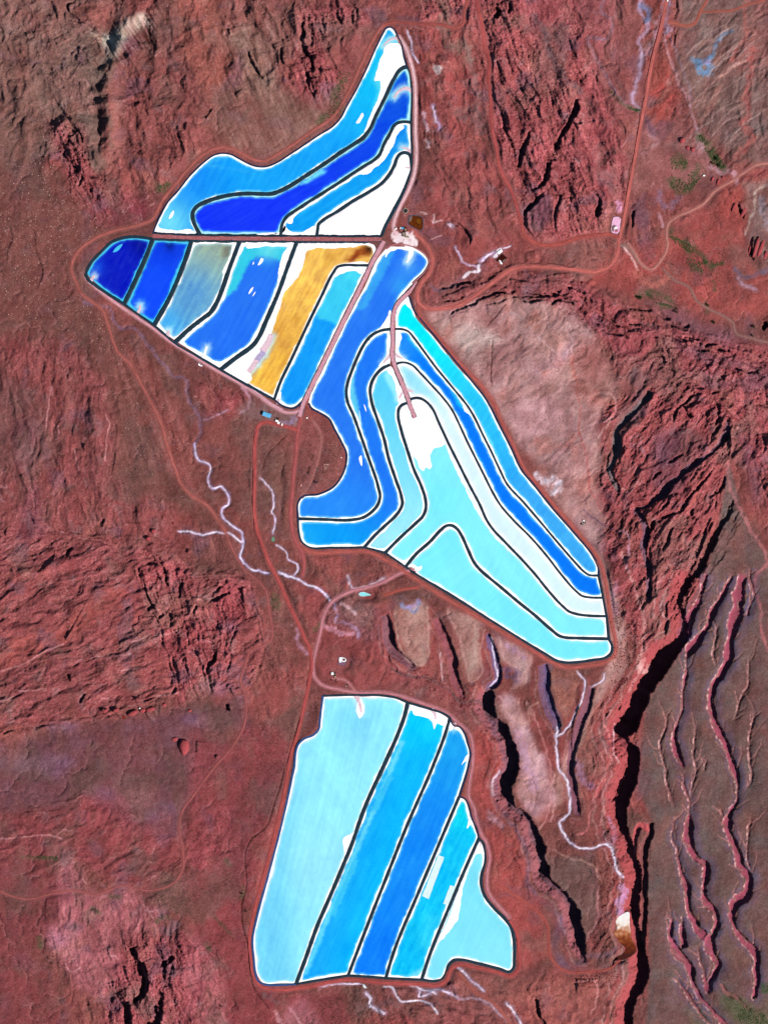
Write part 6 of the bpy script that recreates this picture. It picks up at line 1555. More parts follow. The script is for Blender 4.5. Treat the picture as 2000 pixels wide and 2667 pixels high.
# ------------------------------------------------------------------ evaporation ponds
MAT_SALT = material('salt_crust', alb((255, 255, 255), .93) * 0 + .92, noise=.05, scale=.012, rough=.9, tint=(.82, .64, .70))
MAT_SALT_PINK = material('dirty_salt', alb((236, 206, 216)), noise=.16, scale=.05, rough=.95, tint=alb((206, 150, 168)))
MAT_RIM_CYAN = material('wet_salt', alb((70, 196, 240)), noise=.1, scale=.03, rough=.6)
MAT_RIM_PALE = material('damp_salt', alb((178, 240, 250)), noise=.1, scale=.03, rough=.7)
MAT_RIM_WHITE = material('milky_salt', alb((222, 246, 246)), noise=.08, scale=.05)
MAT_WATER = material('brine', (0, 0, 1), attr=True, rough=.35, spec=.12, noise=.05, scale=.01, stretch=(1, .12, 1), rot=math.radians(-28))
MAT_LINER = material('liner', alb((21, 48, 64)), rough=.6, spec=.2, noise=.35, scale=.03)
MAT_LINER_NAVY = material('navy_liner', alb((24, 40, 74)), rough=.6, spec=.2, noise=.3, scale=.03)
MAT_LINER_BLUE = material('blue_liner', alb((44, 78, 132)), rough=.6, spec=.2, noise=.3, scale=.03)
MAT_ROADRED = material('causeway_dust', alb((160, 86, 88)), noise=.25, scale=.08, tint=alb((206, 150, 160)))
MAT_ROADPINK = material('salty_dust', alb((206, 142, 156)), noise=.25, scale=.08, tint=alb((236, 196, 206)))
BED_Z, WATER_Z, FLAT_Z, RAMP_Z = -3.0, -2.4, -2.0, -1.5


def inset(poly, d, rounds=3):
    P = np.asarray(poly, float)
    nxt, prv = np.roll(P, -1, 0), np.roll(P, 1, 0)
    area = np.sum(P[:, 0] * nxt[:, 1] - nxt[:, 0] * P[:, 1])
    t1 = P - prv
    t2 = nxt - P
    t1 /= np.hypot(*t1.T)[:, None]
    t2 /= np.hypot(*t2.T)[:, None]
    n = np.column_stack([-(t1 + t2)[:, 1], (t1 + t2)[:, 0]])
    n /= np.maximum(np.hypot(*n.T), 1e-6)[:, None]
    cosh = np.clip(n[:, 0] * -t1[:, 1] + n[:, 1] * t1[:, 0], .35, 1)
    Q = P + n * (d / cosh)[:, None] * (1 if area > 0 else -1)
    ok = (poly_dist(Q[:, 0], Q[:, 1], P) > d * .95) & in_poly(Q[:, 0], Q[:, 1], P)
    Q = Q[ok]
    for _ in range(rounds):
        Q = .5 * Q + .25 * (np.roll(Q, 1, 0) + np.roll(Q, -1, 0))
    keep = [Q[0]]
    for q in Q[1:]:
        if math.hypot(*(q - keep[-1])) > 1.2:
            keep.append(q)
    return np.array(keep)


def fill(poly, grid=None):
    """triangles of an outline, with an inner lattice when grid is given"""
    P = [Vector((float(a), float(b))) for a, b in poly]
    n = len(P)
    if grid:
        P_ = np.asarray(poly)
        gx, gy = np.meshgrid(np.arange(P_[:, 0].min(), P_[:, 0].max(), grid), np.arange(P_[:, 1].min(), P_[:, 1].max(), grid))
        gx, gy = gx.ravel(), gy.ravel()
        ins = in_poly(gx, gy, P_)
        gx, gy = gx[ins], gy[ins]
        d = poly_dist(gx, gy, P_)
        gx, gy = gx[d > grid * .45], gy[d > grid * .45]
        P += [Vector((float(a), float(b))) for a, b in zip(gx, gy)]
    v, e, f, *_ = delaunay_2d_cdt(P, [(i, (i + 1) % n) for i in range(n)], [], 1, 1e-4)
    return np.array([(q.x, q.y) for q in v]), f


def slab(name, poly, z0, z1, mat, parent=None, origin=None):
    """a plate with real thickness"""
    v, f = fill(poly)
    n = len(poly)
    V = [(float(X(a)), float(Y(b)), z1) for a, b in v]
    F = []
    for t in f:
        a, b, c = (V[i] for i in t)
        up = (b[0] - a[0]) * (c[1] - a[1]) - (b[1] - a[1]) * (c[0] - a[0]) > 0
        F.append(tuple(t) if up else tuple(t[::-1]))
    k = len(V)
    area = sum(poly[i][0] * poly[(i + 1) % n][1] - poly[(i + 1) % n][0] * poly[i][1] for i in range(n))
    for a, b in poly:
        V.append((float(X(a)), float(Y(b)), z1))
    for a, b in poly:
        V.append((float(X(a)), float(Y(b)), z0))
    for i in range(n):
        j = (i + 1) % n
        q = (k + i, k + j, k + n + j, k + n + i)
        F.append(q if area > 0 else q[::-1])
    return mesh_obj(name, V, F, mat, parent=parent, origin=origin)


def soft_poly(x, y, poly, b):
    poly = np.asarray(poly, float)
    d = poly_dist(x, y, poly)
    d = np.where(in_poly(x, y, poly), d, -d)
    return sm(d, -b, b)


def rough_edge(poly, amp=1.3, step=5):
    Q = curve(poly, step, closed=True)
    N = normals2d(np.vstack([Q[-1], Q, Q[0]]))[1:-1]
    Q = Q + N * ((perlin(Q[:, 0] / 16, Q[:, 1] / 16, 601) + .5 * perlin(Q[:, 0] / 6, Q[:, 1] / 6, 603)) * amp * 1.5)[:, None]
    return Q


def pond(key, label, base, ops=(), rim=9, rim_mat=None, flats=(), blocks=(), islands=(), ramps=(), streak=(62, 8, 1.0), edge=(150, 235, 250), edge_w=5, water=True, rounds=4, flat_mat=None):
    out = OUT[key]
    c = out.mean(0)
    root = empty('evaporation_pond', c[0], c[1], BED_Z)
    tag(root, label, 'pond', 'evaporation ponds of the salt works')
    slab('salt_bed', out, BED_Z - 1.5, BED_Z, rim_mat or MAT_SALT, root)
    if water:
        wp = inset(out, rim, rounds)
        wp = wp + (np.column_stack([perlin(wp[:, 0] / 14, wp[:, 1] / 14, 611), perlin(wp[:, 0] / 14, wp[:, 1] / 14, 621)]) * 1.8 + np.column_stack([perlin(wp[:, 0] / 40, wp[:, 1] / 40, 613), perlin(wp[:, 0] / 40, wp[:, 1] / 40, 623)]) * (3.4 if rim >= 7 else 2.2))
        v, f = fill(wp, 5.0)
        x, y = v[:, 0], v[:, 1]
        col = np.tile(np.asarray(base, float), (len(v), 1))
        for op in ops:
            if op[0] == 'lin':
                (ax, ay), (bx, by) = op[1], op[2]
                t = np.clip(((x - ax) * (bx - ax) + (y - ay) * (by - ay)) / ((bx - ax)**2 + (by - ay)**2), 0, 1)[:, None]
                col = np.asarray(op[3], float) * (1 - t) + np.asarray(op[4], float) * t
            elif op[0] == 'grad':
                (ax, ay), (bx, by) = op[1], op[2]
                t = sm(((x - ax) * (bx - ax) + (y - ay) * (by - ay)) / ((bx - ax)**2 + (by - ay)**2), 0, 1)[:, None]
                col = col * (1 - t) + np.asarray(op[3], float) * t
            elif op[0] == 'poly':
                wob = perlin(x / 10, y / 10, 631) * 3
                t = soft_poly(x + wob, y + wob, op[1], op[2])[:, None] * (op[4] if len(op) > 4 else 1)
                col = col * (1 - t) + np.asarray(op[3], float) * t
            elif op[0] == 'blob':
                t = np.exp(-((x - op[1][0])**2 + (y - op[1][1])**2) / op[2]**2)[:, None] * (op[4] if len(op) > 4 else 1)
                col = col * (1 - t) + np.asarray(op[3], float) * t
        for rp in ramps:
            rp = rp[1] if isinstance(rp, tuple) else rp
            dr = poly_dist(x, y, rp)
            wob = 1 + .5 * perlin(x / 8, y / 8, 671)
            tt = (np.exp(-(dr / (9 * wob))**2) * .85)[:, None]
            col = col * (1 - tt) + np.array((206, 242, 250.)) * tt
        ang, amp, ln = streak
        ca_, sa_ = math.cos(math.radians(ang)), -math.sin(math.radians(ang))
        s = fbm((x * ca_ + y * sa_) / (110 * ln), (-x * sa_ + y * ca_) / 9, 3, 641)
        s2 = fbm(x / 90, y / 90, 3, 651)
        s3 = fbm((x * ca_ + y * sa_) / (40 * ln), (-x * sa_ + y * ca_) / 3.6, 2, 645)
        s4 = perlin(x / 21, y / 21, 647) * perlin(x / 55, y / 55, 649)
        col = col + (s * amp * 1.5 + s2 * amp * 1.1 + s3 * amp * .8 + s4 * amp * 1.2)[:, None] * np.array((1.0, 1.15, .35))
        if edge is not None:
            d = poly_dist(x, y, wp)
            t = (1 - sm(d, 0, edge_w))[:, None] * .75
            col = col * (1 - t) + np.asarray(edge, float) * t
        V = np.column_stack([X(x), Y(y), np.full(len(x), WATER_Z)])
        F = []
        for t in f:
            a, b, c_ = V[list(t)]
            up = (b[0] - a[0]) * (c_[1] - a[1]) - (b[1] - a[1]) * (c_[0] - a[0]) > 0
            F.append(tuple(t) if up else tuple(t[::-1]))
        mesh_obj('water', V, F, MAT_WATER, parent=root, cols=alb(np.clip(col, 0, 255), .93))
    for p in flats:
        slab('salt_flat', rough_edge(p), BED_Z - .2, FLAT_Z, flat_mat or MAT_SALT, root)
    for p in blocks:
        q_ = np.array(p, float)
        Q = np.vstack([q_[i] + (q_[(i + 1) % len(q_)] - q_[i]) * t for i in range(len(q_)) for t in np.arange(0, 1, .08)])
        Q = Q + np.column_stack([perlin(Q[:, 0] / 3, Q[:, 1] / 3, 661), perlin(Q[:, 0] / 3, Q[:, 1] / 3, 663)]) * .9
        slab('salt_patch', Q, BED_Z - .2, FLAT_Z, MAT_RIM_WHITE, root)
    for p in islands:
        m = MAT_SALT
        if isinstance(p, tuple):
            m, p = p
        slab('salt_island', curve(p, 3, closed=True), BED_Z - .2, FLAT_Z + .1, m, root)
    for i, p in enumerate(ramps):
        m = MAT_SALT_PINK
        if isinstance(p, tuple):
            m, p = p
        slab('ramp', rough_edge(p, 1.0, 4), BED_Z - .2, RAMP_Z + .04 * i, m, root)
    return root


def path(line, w0, w1=None):
    """outline of a tapering spit"""
    C_ = curve(line, 4)
    N = normals2d(C_)
    w = np.linspace(w0, w0 if w1 is None else w1, len(C_))[:, None]
    return [tuple(p) for p in np.vstack([C_ + N * w, (C_ - N * w)[::-1]])]


WH = (250, 254, 255)
pond('A1', 'long light blue pond reaching up to the northern tip, with a white salt head', (20, 164, 248),
     [('grad', (640, 470), (480, 470), (20, 142, 248)), ('blob', (440, 580), 70, (112, 222, 248)), ('grad', (860, 400), (980, 200), (16, 196, 250)), ('blob', (1012, 85), 22, (14, 164, 240)),
      ('poly', [(520, 432), (620, 440), (660, 452), (600, 440), (540, 425), (560, 410), (600, 410)], 5, (50, 176, 246)), ('poly', [(1000, 130), (970, 205), (985, 240), (960, 320), (1010, 240), (1040, 160)], 10, (120, 232, 246), .7)], rim=6, edge_w=4,
     flats=[[(1004, 122), (1022, 112), (1040, 114), (1046, 150), (1046, 172), (1030, 190), (1014, 220), (996, 258), (978, 295), (964, 326), (950, 344), (962, 306), (982, 262), (990, 236), (988, 210), (976, 212), (980, 190), (988, 160), (998, 140)],
            [(404, 600), (408, 580), (416, 592), (450, 600), (505, 602), (512, 609), (440, 608)]],
     islands=[[(944, 294), (947, 298), (942, 310), (934, 321), (928, 321), (936, 306)], [(441, 570), (446, 555), (453, 548), (453, 557), (447, 567)]],
     ramps=[path([(1046, 112), (1034, 100), (1020, 102), (1006, 112), (998, 122)], 4.5, 1.5)])
pond('A2', 'royal blue pond bent like an elbow north of the red causeway', (20, 58, 248),
     [('lin', (760, 560), (1040, 220), (22, 56, 248), (6, 84, 226)), ('poly', [(776, 482), (835, 440), (852, 446), (800, 478)], 5, (112, 226, 246)), ('blob', (1062, 200), 18, (8, 70, 200), .6), ('blob', (1020, 250), 14, (60, 176, 236))],
     rim=7.5, rim_mat=MAT_RIM_PALE, edge=(100, 214, 240), edge_w=5, streak=(30, 7, 1), flats=[[(735, 600), (740, 582), (746, 590), (735, 607), (715, 608)]],
     ramps=[path([(1078, 250), (1072, 236), (1060, 230), (1046, 233), (1034, 242), (1027, 254)], 5.5, 2.5)])
pond('A3', 'narrow azure pond between the royal blue elbow pond and the white dry pond', (14, 160, 244), [('grad', (960, 450), (1060, 340), (24, 150, 240))], rim=9, streak=(32, 9, 1),
     flats=[[(1046, 322), (1052, 330), (1038, 346), (1026, 376), (1010, 402), (994, 424), (972, 440), (960, 452), (930, 456), (905, 474), (880, 486), (920, 458), (958, 434), (984, 418), (1000, 392), (1020, 350), (1034, 326)],
            [(850, 504), (830, 520), (796, 542), (776, 556), (766, 566), (760, 582), (748, 580), (756, 566), (800, 536)], [(735, 606), (742, 586), (752, 600), (780, 606), (815, 590), (826, 588), (822, 610)]],
     ramps=[path([(1078, 406), (1070, 394), (1056, 386), (1044, 384)], 4.5, 2)])
pond('A4', 'dry pond crusted all over with white salt, beside the hub of the works', WH, rim=5, water=False,
     flats=[[tuple(p) for p in inset(OUT['A4'], 6.5)[::3]]], ramps=[path([(1080, 446), (1070, 438), (1056, 436)], 4, 1.5)])
pond('B1', 'darkest navy blue pond at the western end of the row below the red causeway', (13, 32, 192),
     [('blob', (248, 694), 24, (24, 84, 226)), ('blob', (376, 632), 20, (6, 14, 110)), ('grad', (330, 680), (390, 640), (10, 24, 160))], rim=9, rim_mat=MAT_RIM_CYAN, edge=(40, 120, 226), edge_w=4, streak=(60, 13, .6),
     islands=[(MAT_RIM_CYAN, [(295, 657), (300, 648), (312, 638), (320, 635), (316, 644), (304, 655)])], ramps=[path([(236, 738), (240, 728), (247, 718)], 5, 3)])
pond('B2', 'bright cobalt pond second from the western end of the row, with a dark inlet spot', (14, 74, 248), [('grad', (440, 720), (450, 640), (12, 62, 226)), ('blob', (442, 630), 9, (0, 6, 40)), ('blob', (444, 642), 12, (6, 34, 150), .8), ('blob', (366, 795), 14, (40, 150, 240))],
     rim=9, rim_mat=MAT_RIM_CYAN, edge=(40, 150, 236), edge_w=4, streak=(62, 5, 1), ramps=[path([(358, 818), (364, 806), (366, 794)], 4.5, 2.5)])
pond('B3', 'murky grey green pond third from the western end of the row', (120, 172, 204), [('lin', (560, 640), (440, 850), (152, 174, 158), (84, 170, 232)), ('blob', (430, 840), 40, (70, 176, 240)), ('poly', [(580, 640), (605, 640), (596, 670), (578, 670)], 8, (124, 128, 116)), ('blob', (505, 760), 60, (96, 170, 226), .7)],
     rim=9, edge=(190, 226, 236), streak=(62, 17, .8), ramps=[path([(432, 886), (438, 872), (440, 860)], 6, 3)], flats=[[(612, 632), (616, 632), (606, 668), (590, 710), (584, 712), (602, 660)]])
pond('B4', 'blue pond in mid row with turquoise northern shore and wide white margin', (38, 116, 244),
     [('poly', [(636, 640), (752, 640), (748, 690), (728, 680), (700, 666), (672, 668), (650, 682), (634, 716), (618, 750), (596, 768), (582, 772), (600, 700)], 5, (52, 204, 232)), ('blob', (700, 652), 30, (100, 226, 240)), ('grad', (560, 880), (520, 940), (26, 110, 244))], rim=12.5, rounds=9, streak=(62, 6, 1),
     flats=[[(764, 642), (756, 672), (742, 704), (727, 760), (706, 812), (690, 838), (706, 796), (722, 744), (727, 700), (736, 664), (748, 644), (700, 640), (640, 640), (640, 636), (764, 636)],
            [(622, 640), (634, 644), (622, 668), (602, 710), (590, 750), (582, 770), (574, 790), (560, 802), (570, 770), (600, 692)], [(556, 812), (540, 830), (510, 852), (478, 878), (500, 850), (530, 828)]],
     islands=[[(672, 691), (676, 681), (682, 672), (686, 674), (681, 686)], [(658, 690), (661, 681), (662, 686)], [(648, 766), (653, 753), (660, 747), (655, 760)], [(658, 772), (663, 762), (666, 759), (662, 768)]],
     ramps=[(MAT_SALT, path([(522, 952), (530, 930), (540, 902)], 6, 2))])
pond('B5', 'mustard yellow pond with a brown stained corner under the hub', (248, 194, 92),
     [('grad', (800, 700), (720, 960), (240, 182, 74)), ('poly', [(925, 650), (955, 636), (975, 642), (972, 660), (940, 668), (912, 686), (900, 676), (918, 664)], 8, (150, 66, 24), .9), ('blob', (964, 645), 14, (52, 28, 14)), ('blob', (690, 900), 22, (206, 134, 50), .7), ('blob', (720, 860), 20, (226, 160, 62), .7),
      ('poly', [(850, 660), (900, 650), (880, 668), (840, 700)], 12, (226, 166, 60), .6), ('blob', (745, 940), 16, (216, 150, 54), .7), ('blob', (770, 830), 12, (222, 158, 60), .7), ('blob', (800, 760), 14, (226, 164, 70), .6), ('blob', (700, 980), 18, (226, 160, 60), .6), ('blob', (682, 925), 16, (150, 96, 60), .75), ('blob', (740, 800), 10, (232, 176, 96), .8)], rim=6, edge=(255, 222, 160), edge_w=4, streak=(60, 25, .7),
     flats=[[(778, 640), (800, 636), (900, 634), (948, 634), (928, 642), (880, 646), (810, 650), (800, 654), (792, 680), (776, 722), (756, 744), (742, 762), (730, 800), (716, 840), (706, 868), (690, 896), (668, 934), (652, 968), (654, 992), (646, 998), (576, 963), (624, 929), (655, 902), (692, 836), (734, 738), (758, 664)]],
     ramps=[path([(706, 872), (700, 890), (684, 914)], 7, 9), (material('violet_spoil', alb((190, 176, 214)), noise=.3, scale=.1, tint=alb((120, 84, 70))), path([(686, 918), (676, 930), (666, 944)], 8, 7)), path([(668, 940), (656, 958), (648, 968)], 7, 6)])
pond('B6', 'azure pond with a pale turquoise head between the yellow pond and the long causeway road', (18, 156, 248), [('poly', [(845, 690), (965, 690), (945, 748), (890, 850), (860, 838), (826, 828)], 4, (58, 206, 244)), ('blob', (920, 712), 24, (70, 220, 246))], rim=8, streak=(62, 8, .8),
     flats=[[(882, 696), (960, 694), (954, 708), (940, 714), (930, 707), (906, 707), (886, 714), (872, 722), (874, 706)], [(716, 1040), (722, 1022), (732, 1020), (732, 1036), (728, 1050)]], ramps=[path([(722, 1052), (726, 1040)], 4, 3)])
pond('C1', 'large blue pond running south from the hub and hooking around the red pipe yard', (40, 122, 244),
     [('poly', [(985, 690), (1005, 660), (1030, 650), (1000, 714), (950, 808), (930, 806)], 5, (58, 166, 244)), ('grad', (930, 1150), (850, 1320), (38, 140, 248)), ('blob', (1066, 700), 22, (60, 150, 246)), ('blob', (1045, 745), 26, (60, 190, 244), .5)], rim=6.5, streak=(62, 6, 1),
     islands=[[(936, 1190), (940, 1186), (943, 1200), (942, 1214), (938, 1206)]], flats=[[(1014, 856), (1000, 855), (980, 862), (996, 846), (1008, 826), (1016, 808), (1018, 830)], [(1010, 650), (1020, 644), (1062, 643), (1066, 650), (1040, 648), (1018, 656), (1004, 670)]],
     ramps=[(MAT_SALT, path([(1072, 640), (1070, 660), (1060, 684)], 7, 3))])
pond('C2', 'narrow blue pond inside the hooked pond, widening at its south-western foot', (30, 122, 246), [('grad', (960, 1240), (860, 1380), (10, 160, 248)), ('poly', [(906, 990), (920, 1082), (938, 1112), (934, 1060), (922, 1000), (930, 950), (960, 890), (934, 930)], 4, (92, 206, 242)), ('blob', (800, 1395), 30, (30, 176, 246), .6)],
     rim=8, streak=(70, 5, 1), islands=[(MAT_RIM_PALE, [(935, 1066), (940, 1090), (941, 1110), (936, 1090)]), [(948, 1052), (952, 1060), (954, 1073), (950, 1064)]],
     flats=[[(1012, 862), (1012, 900), (1004, 930), (986, 954), (1000, 952), (1014, 944)], [(1012, 866), (985, 870), (960, 890), (985, 862)]], ramps=[path([(1018, 924), (1008, 934), (998, 946)], 5, 2)])
pond('C3', 'pale blue pond curving between two dark levees west of the white headed pond', (100, 214, 248), [('lin', (990, 1000), (1000, 1400), (84, 208, 248), (160, 238, 251)), ('poly', [(1010, 960), (1022, 966), (1046, 1040), (1036, 1060), (1026, 1030), (1000, 980)], 4, (150, 240, 252))], rim=8, streak=(72, 5, 1),
     flats=[[(1018, 956), (1030, 984), (1050, 1040), (1040, 1050), (1036, 1040), (1022, 982), (1008, 962)]], ramps=[path([(1050, 1020), (1044, 1030), (1040, 1038)], 4, 2)])
pond('C4', 'pale turquoise pond with a blunt head buried under white salt', (134, 242, 253), [('blob', (1150, 1300), 60, (116, 236, 252), .7)], rim=8, streak=(70, 4, 1), edge=(200, 250, 254), edge_w=6,
     flats=[[(1043, 1075), (1052, 1058), (1075, 1046), (1098, 1046), (1114, 1060), (1136, 1104), (1160, 1154), (1150, 1162), (1136, 1166), (1124, 1176), (1120, 1196), (1126, 1214), (1118, 1222), (1108, 1216), (1104, 1226), (1094, 1222), (1086, 1198), (1070, 1180), (1056, 1136)],
            [(1160, 1154), (1184, 1200), (1214, 1268), (1246, 1330), (1276, 1376), (1310, 1420), (1300, 1412), (1262, 1364), (1230, 1310), (1200, 1250), (1172, 1190)], [(1150, 1374), (1164, 1362), (1178, 1360), (1196, 1372), (1210, 1396), (1200, 1390), (1186, 1372), (1164, 1366)]],
     ramps=[path([(1060, 1046), (1068, 1062), (1080, 1090)], 5, 2)])
pond('C5', 'pale aqua triangular pond along the south-western edge of the middle group', (124, 240, 253), [('blob', (1200, 1500), 60, (136, 244, 253), .7)], rim=7.5, streak=(40, 4, 1), edge=(200, 250, 254), edge_w=6,
     flats=[[(1062, 1474), (1072, 1468), (1090, 1478), (1098, 1474), (1096, 1484), (1080, 1486)]], ramps=[path([(1050, 1490), (1066, 1484), (1076, 1482)], 3.5, 2.5)])
pond('C6', 'outermost ribbon pond on the north-eastern side, bright turquoise fading to blue', (90, 214, 248), [('lin', (1130, 900), (1480, 1420), (40, 226, 250), (44, 144, 246)), ('grad', (1230, 1040), (1090, 830), (0, 240, 248)), ('poly', [(1248, 1100), (1280, 1150), (1300, 1200), (1296, 1215), (1270, 1160)], 4, (112, 240, 250)), ('grad', (1330, 1180), (1420, 1320), (60, 172, 246))],
     rim=6.5, streak=(55, 8, .6), flats=[[(1062, 772), (1070, 795), (1072, 806), (1064, 800), (1056, 790), (1044, 804), (1036, 826), (1034, 852), (1030, 840), (1034, 806), (1050, 784)]])
pond('C7', 'strong blue ribbon pond between the turquoise ribbon and the white ribbon', (4, 122, 250), [('blob', (1050, 900), 40, (34, 142, 246)), ('poly', [(1068, 874), (1086, 890), (1120, 938), (1106, 930), (1076, 900), (1060, 880)], 5, (24, 190, 246)), ('poly', [(1172, 1010), (1204, 1050), (1212, 1072), (1190, 1054)], 4, (20, 190, 246)), ('poly', [(1234, 1175), (1254, 1200), (1262, 1230), (1250, 1216)], 4, (16, 182, 246)),
                                                                                                  ('poly', [(1374, 1330), (1400, 1362), (1390, 1356), (1376, 1344)], 4, (24, 176, 246))], rim=7, streak=(55, 3, 1),
     flats=[[(1034, 934), (1036, 900), (1036, 870), (1040, 862), (1044, 870), (1040, 920), (1048, 930), (1070, 944), (1050, 942)], [(1204, 1056), (1216, 1070), (1228, 1084), (1220, 1080), (1210, 1070)]], ramps=[path([(1030, 924), (1040, 930), (1050, 934)], 4, 2)])
pond('C8', 'long whitish ribbon pond of almost bare salt between blue and aqua ponds', (220, 248, 253), [('grad', (1160, 1100), (1090, 1000), (164, 234, 250)), ('blob', (1072, 990), 30, (150, 226, 248), .6)], rim=7.5, streak=(58, 4, 1), edge=WH, edge_w=9, ramps=[path([(1058, 1014), (1068, 1018), (1076, 1022)], 4, 2)])
pond('D1', 'widest pale sky blue pond on the western side of the southern group', (148, 238, 254), [('grad', (800, 2200), (716, 2200), (116, 216, 250)), ('blob', (920, 1880), 60, (122, 216, 250), .6), ('blob', (690, 2440), 40, (116, 216, 250), .5), ('blob', (850, 2250), 120, (158, 236, 252), .6)], rim=7.5, streak=(76, 9, 1.4), edge=(214, 250, 254), edge_w=6,
     flats=[[(934, 2150), (922, 2166), (902, 2178), (893, 2186), (894, 2204), (897, 2224), (900, 2232), (916, 2196), (938, 2148)], [(938, 1820), (950, 1850), (936, 1872), (928, 1850)]], ramps=[path([(926, 1808), (936, 1830), (941, 1856)], 6, 2)])
pond('D2', 'cyan striped pond second from the west in the southern group', (8, 184, 252), [('grad', (1030, 2150), (930, 2120), (22, 170, 250)), ('grad', (1100, 2000), (1110, 1880), (4, 206, 252)), ('poly', [(1042, 1930), (1056, 1930), (980, 2110), (880, 2340), (800, 2540), (790, 2540), (860, 2360)], 4, (96, 214, 246)),
                                                                                  ('poly', [(1010, 2020), (1024, 2024), (984, 2112), (966, 2110)], 2, (56, 196, 246)), ('poly', [(920, 2238), (934, 2242), (872, 2386), (856, 2384)], 2, (60, 200, 246)), ('poly', [(1000, 2290), (1008, 2250), (960, 2380), (910, 2500), (900, 2520)], 8, (10, 206, 253), .8)],
     rim=8, streak=(66, 9, 1), flats=[[(1068, 1836), (1096, 1846), (1128, 1856), (1160, 1868), (1164, 1876), (1158, 1892), (1138, 1884), (1130, 1900), (1126, 1880), (1104, 1868), (1076, 1858), (1072, 1850), (1064, 1854)]], ramps=[path([(1124, 1846), (1132, 1858), (1134, 1874)], 5, 2)])
pond('D3', 'deeper blue pond in the middle of the southern group', (18, 142, 248), [('grad', (1100, 2150), (1180, 1940), (24, 164, 244)), ('grad', (1040, 2280), (950, 2500), (10, 128, 250))], rim=7, streak=(66, 9, 1),
     flats=[[(1174, 1876), (1186, 1888), (1196, 1896), (1192, 1902), (1182, 1896), (1172, 1904), (1168, 1898)], [(1222, 1962), (1222, 1980), (1212, 1984), (1200, 1994), (1208, 1978), (1216, 1966)]], ramps=[path([(1184, 1884), (1184, 1892), (1182, 1898)], 4, 2)])
pond('D4', 'turquoise pond with two rectangular white salt patches in the southern group', (12, 196, 248), [('grad', (1180, 2200), (1215, 2100), (0, 216, 240)), ('poly', [(1060, 2540), (1100, 2520), (1105, 2545), (1080, 2548)], 6, (110, 226, 246)), ('poly', [(1110, 2380), (1150, 2390), (1120, 2480), (1090, 2470)], 20, (60, 214, 248), .6)], rim=8, streak=(66, 15, .6),
     blocks=[[(1141, 2227), (1157, 2233), (1116, 2341), (1099, 2334)], [(1172, 2305), (1188, 2311), (1171, 2358), (1154, 2354)]],
     flats=[
            [(1224, 2126), (1230, 2140), (1224, 2146), (1216, 2158), (1218, 2146)]])
pond('D5', 'pale aqua pond shaped like a boot at the south-eastern corner', (130, 232, 250), [('blob', (1290, 2480), 60, (146, 238, 252), .6), ('blob', (1240, 2300), 40, (118, 228, 250), .6)], rim=7, streak=(66, 4, 1), edge=(210, 250, 254), edge_w=6,
     flats=[[(1236, 2206), (1246, 2196), (1258, 2210), (1262, 2224), (1250, 2222), (1240, 2226), (1228, 2250), (1212, 2290), (1205, 2310), (1198, 2366), (1190, 2398), (1174, 2420), (1150, 2448), (1140, 2456), (1164, 2402), (1190, 2330), (1212, 2266)]],
     ramps=[path([(1252, 2184), (1252, 2196), (1250, 2206)], 4, 2)])

# ------------------------------------------------------------------ levees between and around the ponds
TOP = [(1.0, -5.5), (1.0, -2.9), (.62, .2), (-.62, .2), (-1.0, -2.9), (-1.0, -5.5)]
_lk = [0]


def levee(name, line, half, label, mat=None, roadw=0.0, road_mat=None, group='lined levees between the ponds', closed=False):
    Pn = line if isinstance(line, np.ndarray) else curve(line, 6)
    mid = Pn[len(Pn) // 2]
    root = empty(name, mid[0], mid[1], 0.0)
    tag(root, label, 'levee', group)
    _lk[0] += 1
    dz = _lk[0] * .02
    half_ = half * (1 + .13 * perlin(Pn[:, 0] / 25, Pn[:, 1] / 25, 701) + .10 * perlin(Pn[:, 0] / 8, Pn[:, 1] / 8, 703))
    strip('liner', Pn, half_, [(s, h + (dz if h > -5 else 0)) for s, h in TOP], mat or MAT_LINER, root)
    if roadw:
        rw = roadw * (1 + .18 * perlin(Pn[:, 0] / 18, Pn[:, 1] / 18, 711))
        strip('roadway', Pn, rw, [(1.0, .3 + dz), (.9, 1.0 + dz), (-.9, 1.0 + dz), (-1.0, .3 + dz)], road_mat or MAT_ROADRED, root)
    return root


levee('levee', A12, 5.6, 'dark lined levee between the long light blue pond and the royal blue elbow pond')
levee('levee', A23, 4.4, 'dark lined levee between the royal blue elbow pond and the narrow azure pond')
levee('levee', A34, 4.6, 'dark lined levee wrapping the white dry pond on its north-western side')
levee('causeway', [(398, 614.5), (500, 619), (650, 621), (800, 622), (900, 623), (994, 623)], 11.5, 'long straight causeway carrying a red road between the northern ponds and the row below', roadw=5, group='causeways carrying roads across the works')
levee('levee', B12, 6.3, 'dark lined levee between the darkest navy pond and the cobalt pond')
levee('levee', B23, 6.3, 'dark lined levee between the cobalt pond and the murky grey green pond')
levee('levee', B34, 6.3, 'dark lined levee between the murky grey green pond and the blue pond with turquoise shore')
levee('levee', B45, 6.3, 'dark lined levee between the blue pond with turquoise shore and the mustard yellow pond')
levee('levee', B56, 3.8, 'dark lined levee between the mustard yellow pond and the azure pond with pale head')
levee('causeway', [(1000, 628), (985, 655), (972, 678), (952, 720), (892, 842), (832, 965), (806, 1018), (790, 1052), (780, 1085)], 7.2, 'diagonal causeway with pink dusty road between the pond row and the hooked pond', roadw=5.2, road_mat=MAT_ROADPINK, group='causeways carrying roads across the works')
levee('levee', D1L, 4.0, 'dark lined levee along the inner side of the large hooked blue pond')
levee('levee', D2L, 4.2, 'dark lined levee between the narrow curved blue pond and the pale blue pond')
levee('levee', D3L, 4.0, 'dark lined levee on the western side of the pond with the white salt head')
